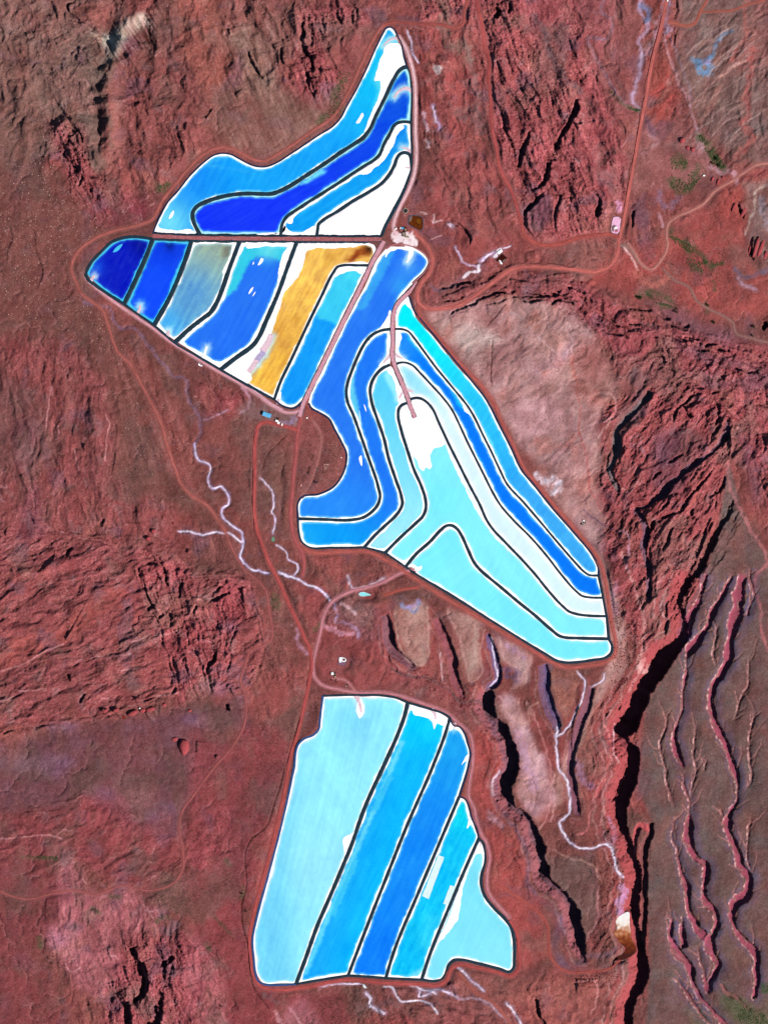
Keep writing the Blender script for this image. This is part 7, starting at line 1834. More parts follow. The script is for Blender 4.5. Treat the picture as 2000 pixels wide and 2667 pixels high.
levee('levee', D3R, 3.6, 'dark lined levee between the salt headed turquoise pond and the whitish ribbon pond')
levee('levee', D2R, 3.0, 'dark lined levee between the whitish ribbon pond and the strong blue ribbon pond')
levee('levee', D1R, 3.0, 'dark levee between the strong blue ribbon pond and the outermost turquoise ribbon')
levee('levee', D4, 4.2, 'dark lined levee bent around the head of the pale aqua triangular pond')
levee('causeway', [(1088, 735), (1074, 752), (1050, 775), (1032, 796), (1024, 822), (1022, 862), (1023, 892), (1021, 922), (1027, 950), (1047, 998), (1058, 1026), (1067, 1052), (1080, 1088)], 6.6, 'winding causeway spine with a pinkish road ending in the white salt head', roadw=4.8, road_mat=MAT_ROADPINK,
      group='causeways carrying roads across the works')
levee('levee', DD1, 5.3, 'thick dark levee between the widest pale pond and the cyan striped pond')
levee('levee', DD2, 4.2, 'dark lined levee between the cyan striped pond and the deeper blue southern pond')
levee('levee', DD3, 4.2, 'dark lined levee between the deeper blue southern pond and the pond with white rectangles')
levee('levee', DD4, 4.4, 'dark lined levee between the pond with white rectangles and the boot shaped pond')
GO = 'outer dikes around the pond groups'
levee('dike', A1W, 2.4, 'thin outer dike along the north-western shore of the long light blue pond', MAT_LINER_NAVY, group=GO)
levee('dike', np.vstack([curve(A2E, 6), curve(A3E, 6)[1:]]), 3.0, 'outer dike along the eastern ends of the northern ponds', group=GO)
levee('dike', A4E, 5.0, 'dark outer dike along the eastern side of the white dry pond', group=GO)
levee('dike', B1O, 5.0, 'dark outer dike rounding the western tip of the darkest navy pond', group=GO)
levee('dike', BSW, 3.6, 'outer dike along the south-western ends of the row of ponds', group=GO)
levee('dike', B6E, 2.6, 'thin dark dike along the eastern shore of the azure pond with pale head', MAT_LINER_NAVY, group=GO)
levee('dike', C1W[6:], 3.0, 'outer dike curving around the red pipe yard', MAT_LINER_NAVY, group=GO)
levee('dike', C1N[:8], 2.2, 'pinkish outer dike rounding the head of the hooked pond below the hub', material('pinkish_bank', alb((176, 110, 116)), noise=.2, scale=.05), group=GO)
levee('dike', np.vstack([curve(C2B, 6), curve(C3B, 6)[1:], curve(C4B, 6)[1:]]), 3.2, 'outer dike below the narrow curved pond and the pale blue pond', group=GO)
levee('dike', C5S, 3.8, 'long outer dike along the south-western shore of the pale aqua triangular pond', group=GO)
levee('dike', C6R, 2.6, 'outer dike along the north-eastern shore of the outermost turquoise ribbon', MAT_LINER_NAVY, group=GO)
levee('dike', np.vstack([curve(CE1, 6), curve(CE2, 6)[1:], curve(CE3, 6)[1:]]), 3.8, 'short dark dike closing the south-eastern ends of the ribbon ponds', group=GO)
levee('dike', np.vstack([curve(DTOP, 6), curve(DTOP2, 6)[1:]]), 3.3, 'outer dike along the northern ends of the southern group', group=GO)
levee('dike', np.vstack([curve(DTOP3, 6), curve(DTOP4, 6)[1:]]), 2.4, 'thin violet grey dike along the north-eastern shore of the southern group', MAT_LINER_NAVY, group=GO)
levee('dike', DEND, 4.2, 'dark outer dike around the boot shaped pond', group=GO)
levee('dike', np.vstack([curve(DBOT4, 6), curve(DBOT3, 6)[1:], curve(DBOT2, 6)[1:]]), 3.4, 'outer dike along the southern ends of the southern group', group=GO)
levee('dike', DBOT1, 3.2, 'blue lined outer dike along the western shore of the widest pale pond', MAT_LINER_BLUE, group=GO)
# ------------------------------------------------------------------ buildings, tanks, pools and small things of the works
def prism(name, poly_m, z0, z1, mat, parent=None, top_scale=1.0, origin=None):
    """upright solid over an outline in metres"""
    P = np.asarray(poly_m, float)
    area = np.sum(P[:, 0] * np.roll(P[:, 1], -1) - np.roll(P[:, 0], -1) * P[:, 1])
    if area < 0:
        P = P[::-1]
    n = len(P)
    c = P.mean(0)
    T = c + (P - c) * top_scale
    V = [(a, b, z0) for a, b in P] + [(a, b, z1) for a, b in T]
    F = [tuple(range(n - 1, -1, -1)), tuple(range(n, 2 * n))] + [(i, (i + 1) % n, n + (i + 1) % n, n + i) for i in range(n)]
    return mesh_obj(name, V, F, mat, parent=parent, origin=origin)


def rect(u, v, L, W, rot):
    """corners in metres of a rectangle centred on survey point (u, v); rot turns it anticlockwise on the ground"""
    c, s = math.cos(rot), math.sin(rot)
    x, y = float(X(u)), float(Y(v))
    return [(x + a * c - b * s, y + a * s + b * c) for a, b in ((-L / 2, -W / 2), (L / 2, -W / 2), (L / 2, W / 2), (-L / 2, W / 2))]


def circle(u, v, r, n=24, sq=1.0):
    x, y = float(X(u)), float(Y(v))
    return [(x + r * math.cos(2 * math.pi * i / n), y + r * sq * math.sin(2 * math.pi * i / n)) for i in range(n)]


def pix(poly):
    return [(float(X(a)), float(Y(b))) for a, b in poly]


def gable(name, u, v, L, W, rot, z0, rise, mat, parent, over=.6):
    c, s = math.cos(rot), math.sin(rot)
    x, y = float(X(u)), float(Y(v))
    l, w = L / 2 + over, W / 2 + over
    pts = [(-l, -w, 0), (l, -w, 0), (l, 0, rise), (-l, 0, rise), (-l, w, 0), (l, w, 0)]
    pts += [(a, b, q - .5) for a, b, q in pts]
    V = [(x + a * c - b * s, y + a * s + b * c, z0 + q) for a, b, q in pts]
    F = [(0, 1, 2, 3), (3, 2, 5, 4), (7, 6, 9, 8), (8, 9, 10, 11), (0, 6, 7, 1), (4, 5, 11, 10), (1, 7, 8, 2), (2, 8, 11, 5), (0, 3, 9, 6), (3, 4, 10, 9)]
    return mesh_obj(name, V, F, mat, parent=parent)


M_BLUE = material('blue_roof', alb((84, 176, 228)), noise=.16, scale=.12, rough=.5, tint=alb((168, 222, 246)))
M_WHITE = material('white_sheet', (.86, .85, .84), noise=.05, scale=.1, rough=.6)
M_WALL = material('grey_wall', alb((150, 130, 126)), noise=.1, scale=.2)
M_DARK = material('dark_steel', (.02, .02, .018), noise=.3, scale=.3, rough=.6)
M_TAN = material('tan_tank', alb((178, 160, 128)), noise=.2, scale=.2, rough=.6)
M_RUST = material('rust', alb((140, 58, 44)), noise=.3, scale=.3)
M_CONC = material('concrete', alb((176, 158, 148)), noise=.15, scale=.2)
M_OIL = material('brown_brine', alb((92, 38, 8)), noise=.35, scale=.03, rough=.3, spec=.15, tint=alb((110, 68, 8)))
M_OILDARK = material('dark_brown_brine', alb((62, 18, 8)), noise=.3, scale=.04, rough=.3, spec=.15)
M_LINEDGE = material('grey_blue_liner', alb((70, 100, 128)), noise=.25, scale=.08)
M_GREYRIM = material('grey_bank', alb((122, 100, 96)), noise=.2, scale=.1)
M_PINKSALT = material('pink_salt', alb((246, 190, 222)), noise=.08, scale=.05, tint=alb((206, 130, 160)))
M_TURQ = material('turquoise_brine', alb((150, 236, 240)), noise=.15, scale=.06, rough=.4)
M_GREENW = material('green_water', alb((110, 146, 120)), noise=.2, scale=.08, rough=.4)
M_PALEBEAM = material('pale_beam', alb((206, 150, 140)), noise=.15, scale=.3)


def house(name, u, v, L, W, h, rot, roof, label, cat='building', group=None, gab=True, door=True):
    z = float(zat(u, v))
    r = empty(name, u, v, z)
    tag(r, label, cat, group)
    prism('wall', rect(u, v, L, W, rot), z - 2, z + h, M_WALL, r)
    if gab:
        gable('roof', u, v, L, W, rot, z + h, W * .12, roof, r)
    else:
        prism('roof', rect(u, v, L + 1, W + 1, rot), z + h, z + h + .8, roof, r)
    if door:
        c, s = math.cos(rot), math.sin(rot)
        du, dv = (L * .2 * c + (W / 2 + .05) * s) / M_PX, -(L * .2 * s - (W / 2 + .05) * c) / M_PX
        prism('door', rect(u + du, v + dv, 4, .3, rot), z, z + min(4, h - .5), M_DARK, r)
    return r


shed = house('shed', 695.5, 1080.5, 44, 21, 11, math.radians(-20), M_BLUE, 'big bright blue roofed shed at the yard below the row of ponds')
shed_roof = [c_ for c_ in shed.children if c_.name.startswith('roof')][0]
for k, (a, b) in enumerate(((-9, 2), (-2, 4), (4, 3), (9, 1))):
    cx, cy = 695.5 + a * .94 + b * .1, 1080.5 + a * .34 + b * .4
    prism('skylight', rect(cx, cy, 4.5, 2.0, math.radians(-20)), 11.4, 12.6, M_WHITE, shed_roof)
prism('loading_pad', rect(686.5, 1075, 9, 25, math.radians(-20)), -1, .5, M_CONC, shed)
house('white_building', 721.5, 1096.5, 14, 9, 6, math.radians(-24), M_WHITE, 'white flat roofed building, north-western one of the touching pair by the blue shed', group='white site buildings', gab=False)
house('white_building', 726, 1101.5, 10, 11, 6, math.radians(-28), M_WHITE, 'white flat roofed building, south-eastern one of the touching pair by the blue shed', group='white site buildings', gab=False)
house('site_cabin', 735, 1106, 6, 11, 4, math.radians(-12), M_WHITE, 'small white cabin standing alone east of the touching white pair', cat='cabin', group='white site buildings', gab=False)
house('site_cabin', 800, 1088.5, 6, 6, 4, math.radians(-12), M_WHITE, 'tiny pale cabin alone inside the red pipe yard, near its northern end', cat='cabin', group='white site buildings', gab=False)
house('site_cabin', 784.5, 1264, 7.5, 10, 4, 0, M_PALEBEAM, 'tiny pink roofed cabin at the south-western edge of the red pipe yard', cat='cabin', group='white site buildings', gab=False)


def tank(u, v, r, h, mat, label=None, lid=None, group=None, name='storage_tank', cat='tank'):
    z = float(zat(u, v))
    o = empty(name, u, v, z)
    tag(o, label, cat, group)
    prism('shell', circle(u, v, r), z - 1, z + h, mat, o)
    rf_ = prism('roof', circle(u, v, r * 1.02), z + h, z + h + r * .18, lid or mat, o, top_scale=.25)
    prism('hatch', circle(u + r * .15, v, r * .14, 10), z + h + r * .1, z + h + r * .24, M_DARK, rf_)
    return o


# thickener basin: open round basin with a pale rim
bz = float(zat(1056, 549))
basin = empty('thickener_basin', 1056, 549, bz)
tag(basin, 'round dark basin with a pale rim north of the hub', 'basin')
V, F = [], []
for i in range(36):
    a = 2 * math.pi * i / 36
    for rr, zz in ((14.5, -1), (13.5, 3), (11.2, 3), (11.0, 1.2)):
        V.append((float(X(1056)) + rr * math.cos(a), float(Y(549)) + rr * math.sin(a), bz + zz))
for i in range(36):
    j = (i + 1) % 36
    for k in range(3):
        F.append((i * 4 + k, j * 4 + k, j * 4 + k + 1, i * 4 + k + 1))
mesh_obj('rim', V, F, M_CONC, basin)
prism('water', circle(1056, 549, 11.1, 36), bz - .5, bz + 1.4, M_DARK, basin)
prism('walkway', rect(1054, 540, 1.6, 16, math.radians(-20)), bz + 3.1, bz + 3.6, M_PALEBEAM, basin)
house('pump_house', 1048.5, 594.5, 10, 9, 5, math.radians(5), M_BLUE, 'small blue roofed pump house beside the dark plant at the hub', gab=False)
house('pump_house', 1043, 594, 4, 8, 4, math.radians(-10), M_WHITE, 'narrow white roofed hut touching the blue pump house at the hub', gab=False)
tank(1031, 595.5, 5, 6, M_WHITE, 'white round tank west of the blue pump house at the hub', lid=M_WHITE)
G_T = 'tan process tanks at the hub'
for (u, v, r, lab) in ((1056, 598, 4.5, 'tan tank at the hub, topmost of the cluster beside the dark pipe bridge'), (1050, 609, 4.2, 'tan tank at the hub, western one halfway down the cluster'), (1052, 615, 4.6, 'tan tank at the hub, south-western one of the cluster on the white pad'),
                       (1058, 617, 5.2, 'tan tank at the hub, southernmost and widest of the cluster'), (1064, 618, 3.6, 'small tan tank at the hub, easternmost of the cluster')):
    tank(u, v, r, 9, M_TAN, lab, lid=M_TAN, group=G_T)
pb = empty('pipe_bridge', 1055, 603, 0)
tag(pb, 'dark steel pipe bridge running between the tan tanks at the hub', 'pipe bridge')
prism('deck', rect(1054.5, 605, 3.5, 30, math.radians(-6)), 5, 6.2, M_DARK, pb)
for q in (592, 598, 604, 610, 616):
    prism('post', rect(1054.5 + (q - 604) * .1, q, 5.5, 2.4, 0), -1, 5, M_DARK, pb)
for (u, v) in ((1058, 594), (1060, 599), (1051, 604)):
    prism('pump', rect(u, v, 5, 4, .4), -1, 4.2, M_DARK, pb)

# lined pools
def pool(name, poly, label, mat, rim_mat, rim_w=2.2, z=.0, extra=(), cat='pool', ridge=1.2):
    P = np.array(curve(poly, 3, closed=True)) if len(poly) > 8 else np.array(poly, float)
    c = P.mean(0)
    r = empty(name, c[0], c[1], z)
    tag(r, label, cat)
    Pm = np.array(pix(P))
    n = len(Pm)
    cm = Pm.mean(0)
    dirs = Pm - cm
    L = np.hypot(*dirs.T)[:, None]
    outer = Pm + dirs / L * rim_w * M_PX
    mid = Pm + dirs / L * rim_w * M_PX * .4
    V = [(*q, z - 2) for q in outer] + [(*q, z + ridge) for q in mid] + [(*q, z - .6) for q in Pm]
    F = []
    for k in range(2):
        for i in range(n):
            j = (i + 1) % n
            F.append((k * n + i, k * n + j, (k + 1) * n + j, (k + 1) * n + i))
    mesh_obj('lined_bank', V, F, rim_mat, r)
    prism('water', [tuple(cm + (q - cm) * 1.02) for q in Pm], z - 2, z - .3, mat, r)
    for nm, pp, mm in extra:
        prism(nm, pix(pp), z - 1, z + .25, mm, r)
    return r


pool('settling_pool', [(1066, 562.5), (1072, 561.5), (1086, 562.5), (1096, 565), (1100, 570), (1101, 580), (1099, 596), (1095, 599.5), (1090, 598), (1078, 592), (1068, 586), (1064, 582), (1064, 570)],
     'brown brine pool with a grey blue lined bank east of the hub', M_OIL, M_LINEDGE, z=POOL_Z['brown'], extra=[('salt_island', [(1066, 564), (1074, 563), (1073, 570), (1069, 577), (1065, 578)], M_GREYRIM), ('mud_patch', [(1086, 569), (1096, 571), (1096, 582), (1088, 583), (1084, 576)], material('ochre_mud', alb((112, 66, 10)), noise=.1, scale=.05))])
pool('settling_pool', [(1290, 677.5), (1307, 661), (1320, 671), (1311, 684), (1305, 682), (1300, 680), (1294, 681)], 'small dark red brine pool with one white streak on the eastern slope', M_OILDARK, M_GREYRIM, rim_w=1.6, z=POOL_Z['red'],
     extra=[('salt_streak', [(1299, 678), (1302, 677), (1308, 686), (1307, 689), (1303, 687)], M_SALT_W := material('salt_white', (.8, .78, .82), noise=.1, scale=.1)), ('salt_bank', [(1312, 676), (1318, 674), (1311, 683), (1306, 682)], M_GREYRIM)])
o = prism('liner_stack', rect(1301.5, 656, 26, 15, math.radians(38)), POOL_Z['red'] - 3, POOL_Z['red'] + 4, M_WHITE)
tag(o, 'bright white oblong salt stack beside the small dark red pool', 'salt stack')
pool('salt_basin', [(1597, 566.5), (1603, 565), (1612, 566), (1615, 569), (1614, 585), (1612, 602), (1609, 607), (1600, 608), (1593, 605), (1591, 600), (1592, 588), (1595, 572)], 'pink white rectangular salt basin with a grey bank beside the highway', M_PINKSALT, M_GREYRIM, rim_w=3, z=POOL_Z['salt'],
     extra=[('mud_patch', [(1592, 590), (1598, 586), (1606, 588), (1601, 590), (1597, 596), (1598, 604), (1593, 602)], M_GREYRIM), ('salt_mound', [(1598, 594), (1604, 590), (1608, 594), (1604, 600)], M_SALT_W), ('mud_flat', [(1600, 598), (1609, 596), (1608, 604), (1601, 606)], material('pink_mud', alb((186, 110, 124)), noise=.15, scale=.1))])
pool('waste_pit', [(884, 1710), (904, 1715), (899, 1735), (880, 1730.5)], 'square violet waste pit with a white crescent and a brown eye', material('violet_mud', alb((132, 92, 116)), noise=.2, scale=.08), M_GREYRIM, rim_w=1.6, z=POOL_Z['pit'],
     extra=[('salt_crescent', [(884, 1712), (892, 1712), (900, 1714), (890, 1716), (888, 1720), (890, 1725), (885, 1726), (883, 1720)], M_SALT_W), ('salt_ring', [(889, 1716), (895, 1714), (901, 1716), (903, 1720), (899, 1724), (893, 1724), (889, 1721)], M_SALT_W)])
o = prism('oil_eye', circle(896, 1718.5, 8, 18, .75), POOL_Z['pit'] - .6, POOL_Z['pit'] + .9, material('ochre_oil', alb((120, 74, 20)), noise=.7, scale=.15, tint=alb((40, 14, 4))), bpy.data.objects['waste_pit'])
pool('brine_pool', [(935, 1546), (940, 1543), (948, 1542.5), (956, 1545), (966, 1549), (962, 1551), (948, 1552), (938, 1552)], 'small turquoise and white brine pool south of the triangular pond', M_TURQ, M_SALT_W, rim_w=1.8, z=POOL_Z['brine'])
pool('brine_pool', [(946, 2563), (950, 2566), (955, 2572), (953, 2574), (948, 2573), (946, 2569)], 'tiny white drop shaped brine pool below the southern group', material('milky_brine', alb((226, 236, 240)), rough=.5), M_SALT_W, rim_w=1.2, z=POOL_Z['drop'])
zz = POOL_Z['green']
pool('green_pond', [(707, 1409), (708, 1402), (712, 1397), (716, 1402), (717, 1409), (712, 1411)], 'small grey green pond dammed across the violet gully', M_GREENW, M_GREYRIM, rim_w=1.2, z=zz)
# brown tailings below the big cliff
tz = POOL_Z['tail']
tp = [(1603, 2398), (1612, 2387), (1622, 2380), (1636, 2376), (1639, 2390), (1640, 2420), (1643, 2440), (1656, 2478), (1650, 2486), (1638, 2494), (1622, 2500), (1606, 2503), (1592, 2506), (1600, 2496), (1612, 2490), (1622, 2484), (1630, 2470), (1618, 2460), (1604, 2440), (1598, 2430), (1606, 2420)]
v_, f_ = fill(rough_edge(tp, 1.0, 4), 3.0)
tcol = np.zeros((len(v_), 3))
t_ = np.clip((v_[:, 1] + perlin(v_[:, 0] / 9, v_[:, 1] / 9, 801) * 16 - 2385) / 105, 0, 1)
for k_, (p_, c_) in enumerate(((0, (250, 244, 240)), (.22, (252, 240, 222)), (.42, (214, 140, 86)), (.6, (150, 70, 24)), (.8, (126, 48, 10)), (1, (70, 26, 20)))):
    tcol = np.where((t_ >= p_)[:, None], c_, tcol)
ks = [0, .22, .42, .6, .8, 1]
cs = np.array([(250, 246, 244), (244, 232, 220), (186, 116, 78), (128, 58, 26), (102, 38, 14), (66, 26, 22)], float)
tcol = np.column_stack([np.interp(t_, ks, cs[:, q]) for q in range(3)])
root = empty('tailings_pool', 1622, 2440, tz)
tag(root, 'white to rusty brown tailings pool at the foot of the great eastern cliff', 'pool')
V = np.column_stack([X(v_[:, 0]), Y(v_[:, 1]), np.full(len(v_), tz)])
F = []
for t in f_:
    a, b, c_ = V[list(t)]
    F.append(tuple(t) if (b[0] - a[0]) * (c_[1] - a[1]) - (b[1] - a[1]) * (c_[0] - a[0]) > 0 else tuple(t[::-1]))
mesh_obj('water', V, F, material('tailings', (1, 1, 1), attr=True, rough=.5, noise=.12, scale=.04), root, cols=alb(tcol))

# well site north of the southern group
house('well_house', 866, 1754.5, 12, 12, 6, math.radians(4), M_WHITE, 'pale square roofed well house north of the southern pond group', gab=False)
o = prism('conveyor', rect(863.5, 1744.5, 1.8, 24, math.radians(18)), 1.0, 3.0, M_PALEBEAM)
tag(o, 'thin pale conveyor leading up to the square well house', 'conveyor')
wm = empty('pump_skid', 873, 1760, 0)
tag(wm, 'dark clutter of pumps and pipes beside the square well house', 'pump skid')
for (u, v, a, b, h) in ((873, 1753, 5, 5, 5), (872.5, 1760, 8, 4, 4), (871, 1764, 5, 4, 3), (873, 1757, 4, 4, 4)):
    prism('pump', rect(u, v, a, b, .1), -.5, h, M_DARK, wm)
prism('frame', rect(872.5, 1760, 9, 20, .05), -.5, .6, M_TAN, wm)
for (u, v, lab) in ((864.5, 1771.5, 'dark flat trailer parked west of the pump clutter'), (904, 1784, 'dark truck parked beside the track east of the well house')):
    t = empty('parked_trailer' if v < 1780 else 'parked_truck', u, v, 0)
    tag(t, lab, 'trailer' if v < 1780 else 'truck')
    rr = 0 if v < 1780 else math.radians(50)
    prism('bed', rect(u, v, 12, 3.2, rr), 1.2, 2.4, M_DARK, t)
    prism('cab', rect(u - 3.2 * math.cos(rr), v + 3.2 * math.sin(rr), 2.6, 3.0, rr), 1.2, 4.0, M_RUST if v < 1780 else M_WHITE, t)
    for s in (-3.6, 0, 3.6):
        for w in (-1.6, 1.6):
            uu = u + (s * math.cos(rr) - w * math.sin(rr)) / M_PX
            vv = v - (s * math.sin(rr) + w * math.cos(rr)) / M_PX
            prism('wheel', rect(uu, vv, 1.4, .5, rr), 0, 1.3, M_DARK, t)
for (u, v, lab) in ((873, 1771, 'rusty pipe heap south of the pump clutter, northern one'), (875, 1778, 'rusty pipe heap south of the pump clutter, southern one')):
    t = empty('pipe_heap', u, v, 0)
    tag(t, lab, 'pipe heap', 'pipe heaps')
    for q in range(7):
        prism('pipe', rect(u + rng.uniform(-4, 4), v + rng.uniform(-3, 3), rng.uniform(5, 11), .9, rng.uniform(0, 3)), -.2, rng.uniform(.8, 1.8), M_DARK if q % 2 else M_RUST, t)
# rusty tank heap at the blue shed
t = empty('scrap_heap', 725, 1091, 0)
tag(t, 'black and rust red scrap heap just north of the white pair of buildings', 'scrap heap')
for (u, v, a, b, h, m) in ((723, 1090, 6, 5, 6, M_DARK), (726, 1091.5, 6, 5, 4, M_RUST), (724, 1094, 8, 4, 3, M_DARK), (727, 1089, 4, 3, 4, M_RUST)):
    prism('scrap_block', rect(u, v, a, b, .4), -.5, h, m, t)
t = empty('scrap_heap', 703, 1073, 0)
tag(t, 'dark red heap north-east of the blue shed', 'scrap heap')
for q in range(5):
    prism('scrap_block', rect(702.5 + q * .7, 1072.5 + (q % 3) * .8, 3.4, 2.6, q), -.3, 1.6 + q % 2, M_RUST, t)
# two open bins by the north-eastern shore road
G_B = 'open bins by the shore road'
for (u, v, lab) in ((1516.5, 1366, 'open grey walled bin with a black inside, south-western of two'), (1523, 1361.5, 'open grey walled bin with a black inside, north-eastern of two')):
    z = float(zat(u, v))
    b = empty('open_bin', u, v, z)
    tag(b, lab, 'bin', G_B)
    rr = math.radians(-48)
    for s in (-1, 1):
        for (L_, W_2, off) in ((11, 2.2, (0, s * 4.2)), (2.2, 6.2, (s * 4.4, 0))):
            uu = u + (off[0] * math.cos(rr) - off[1] * math.sin(rr)) / M_PX
            vv = v - (off[0] * math.sin(rr) + off[1] * math.cos(rr)) / M_PX
            prism('side_wall', rect(uu, vv, L_, W_2, rr), z - 1, z + 7, M_CONC, b)
    prism('floor', rect(u, v, 7, 6, rr), z - 1, z + .3, M_DARK, b)
house('pump_house', 1519.5, 1356.5, 7, 6, 5, math.radians(-48), M_WHITE, 'white roofed pump house beside the two open bins', gab=False)
for (u, v, lab) in ((1515, 1359.5, 'flat pale pad west of the white pump house by the bins'), (1523.5, 1369, 'flat pale pad south of the two open bins')):
    o = prism('concrete_pad', rect(u, v, 8, 6, math.radians(-20)), -1.5 + float(zat(u, v)), .5 + float(zat(u, v)), M_PALEBEAM)
    tag(o, lab, 'pad')
# red pipe yard
for k, (v, L_) in enumerate(((1210, 28), (1217, 22), (1222, 20))):
    t = empty('beam_stack', 849, v, float(zat(849, v)))
    tag(t, ('long pale stack of beams, northernmost of three in the red pipe yard', 'pale stack of beams, middle one of three in the red pipe yard', 'pale stack of beams, southernmost of three in the red pipe yard')[k], 'beam stack', 'beam stacks in the pipe yard')
    z = float(zat(849, v))
    for q in range(3 if k == 0 else 2):
        prism('beam', rect(849 + (k == 0), v + (q - 1) * 1.4, L_, 2.0, math.radians(-4)), z - .5, z + 1.6, M_PALEBEAM, t)
for (u, v, n_, lab) in ((852.5, 1220, 5, 'small black heap at the end of the pale beam stacks'), (824, 1256, 16, 'black pipe heap near the southern end of the pipe yard'), (825, 1228, 18, 'grey speckled pipe heap in the middle of the pipe yard'), (814, 1194, 8, 'thin dark pipe row in the northern part of the pipe yard'),
                       (805, 1222, 8, 'thin dark pipe row on the western side of the pipe yard'), (803.5, 1234, 4, 'lone dark chunk below the western pipe row')):
    z = float(zat(u, v))
    t = empty('pipe_heap', u, v, z)
    tag(t, lab, 'pipe heap', 'pipe heaps')
    long_ = v in (1194, 1222)
    for q in range(n_):
        a_, b_ = (rng.uniform(-1.5, 1.5), (q - n_ / 2) * 2.2) if long_ else (rng.uniform(-5, 5) if n_ > 8 else rng.uniform(-1.5, 1.5), rng.uniform(-11, 11) if v == 1228 else rng.uniform(-4, 4))
        prism('pipe', rect(u + a_ - (b_ * .18 if long_ else 0), v + b_, rng.uniform(3, 7), rng.uniform(1.2, 2.4), rng.uniform(0, 3)), z - .5, z + rng.uniform(1, 2.5), M_WALL if (v == 1228 and q % 2) else M_DARK, t)
o = prism('white_tank', circle(889, 1192, 2.6, 12), -.5 + float(zat(889, 1192)), 3 + float(zat(889, 1192)), M_WHITE)
tag(o, 'tiny white tank on the eastern rim of the pipe yard', 'tank')
house('roadside_building', 1737, 0.5, 14, 6, 5, math.radians(-80), M_WHITE, 'white roofed building beside the highway at the northern edge', gab=False)
house('ranch_hut', 365.5, 1844.5, 6, 5, 4, .3, M_WHITE, 'tiny white hut among the red domes in the south-west', cat='hut', gab=False)
house('field_hut', 1833, 457, 10, 6, 4, .1, M_WHITE, 'small cream hut in the red flat by the north-eastern track', cat='hut', gab=False)
zz = POOL_Z['hole']
pool('waterhole', [(321, 1864), (324, 1863), (327, 1869), (325, 1872), (321, 1871)], 'tiny rust red waterhole beside the red domes in the south-west', material('red_water', alb((150, 34, 24)), rough=.5), material('green_bank', alb((72, 66, 44)), noise=.3, scale=.1), rim_w=2.2, z=zz)

# ------------------------------------------------------------------ rounded sandstone domes
M_DOME = material('red_sandstone', alb((164, 72, 76)), noise=.22, scale=.06, bump=2.0)
def dome_mesh(seed):
    n, m = 18, 6
    V, F = [(0, 0, 1.0)], []
    for j in range(1, m + 1):
        for i in range(n):
            a = 2 * math.pi * i / n
            f = j / m
            rr = math.sin(f * math.pi / 2) ** .85
            rr *= 1 + .16 * float(perlin(np.array([math.cos(a) * 1.7 + seed]), np.array([math.sin(a) * 1.7 + f]), 901)[0])
            V.append((rr * math.cos(a), rr * math.sin(a), math.cos(f * math.pi / 2) - (.6 if j == m else 0)))
    for i in range(n):
        F.append((0, 1 + i, 1 + (i + 1) % n))
        for j in range(m - 1):
            a = 1 + j * n + i
            b = 1 + j * n + (i + 1) % n
            F.append((a, a + n, b + n, b))
    me_ = bpy.data.meshes.new('dome')
    me_.from_pydata(V, [], F)
    me_.materials.append(M_DOME)
    me_.polygons.foreach_set('use_smooth', np.ones(len(me_.polygons), bool))
    return me_


DOMES = [dome_mesh(s) for s in range(4)]
DM = [(347, 1857, 14, 7, 25, 'long red dome rising from the purple plain, western one beside the white hut'), (372, 1850, 8, 6, 10, 'red dome just south-east of the white hut on the purple plain'), (393, 1847, 13, 6, 15, 'long red dome east of the white hut on the purple plain'), (428, 1836, 6, 5, 30, 'small red dome alone in the north-east of the purple plain'),
      (495, 1851, 6, 4, 20, 'small red knob at the eastern edge of the purple plain'), (275, 1851, 8, 5, 25, 'red dome, western one of the pair above the purple plain'), (303, 1849, 9, 5, 25, 'red dome, eastern one of the pair above the purple plain'), (455, 1925, 8, 6, 10, 'pinkish red dome at the eastern side of the purple plain'),
      (480, 1945, 14, 22, 0, 'tall pink rock mound at the eastern side of the purple plain'), (400, 1384, 6, 7, 40, 'round red knob, northern one below the white salt seep in the west'), (387, 1402, 7, 6, 0, 'round red knob, southern one below the white salt seep in the west'), (453, 1364, 3, 3, 0, 'tiny dark red knob by the western salt seep'), (383, 1441, 4, 4, 0, 'small red knob furthest south below the western salt seep'),
      (1775, 366, 7, 8, -20, 'red dome, western one of the trio north of the green bush strip'), (1790, 385, 7, 6, -30, 'red dome, middle one of the trio north of the green bush strip'), (1803, 389, 6, 6, 0, 'red dome, eastern one of the trio north of the green bush strip'), (1855, 466, 4, 8, -25, 'slim red fin, western one by the north-eastern track'), (1869, 474, 3.5, 9, -15, 'slim red fin, middle one by the north-eastern track'),
      (1882, 462, 5, 4, -40, 'red knob, eastern one by the north-eastern track'), (1700, 1014, 4, 3, 0, 'small pink rock knob at the head of the eastern side canyon'), (1955, 640, 5, 26, -18, 'long red sandstone fin, westernmost at the far eastern edge'), (1967, 645, 5, 30, -16, 'long red sandstone fin, middle one at the far eastern edge'), (1980, 646, 6, 26, -20, 'long red sandstone fin, third from the west at the far eastern edge'),
      (1992, 665, 5, 12, -14, 'short red sandstone fin, easternmost at the far eastern edge'), (1910, 540, 4, 12, -25, 'short red fin near the far eastern edge, western one'), (1935, 552, 5, 16, -25, 'short red fin near the far eastern edge, eastern one')]
for k, (u, v, a, b, rot, lab) in enumerate(DM):
    o = bpy.data.objects.new('sandstone_dome', DOMES[k % 4])
    COLL.objects.link(o)
    r_ = min(a, b)
    o.location = (float(X(u)), float(Y(v)), float(zat(u, v)) - .5)
    o.scale = (a * M_PX, b * M_PX, r_ * M_PX * .8)
    o.rotation_euler = (0, 0, math.radians(rot))
    tag(o, lab, 'rock dome', 'red sandstone domes')

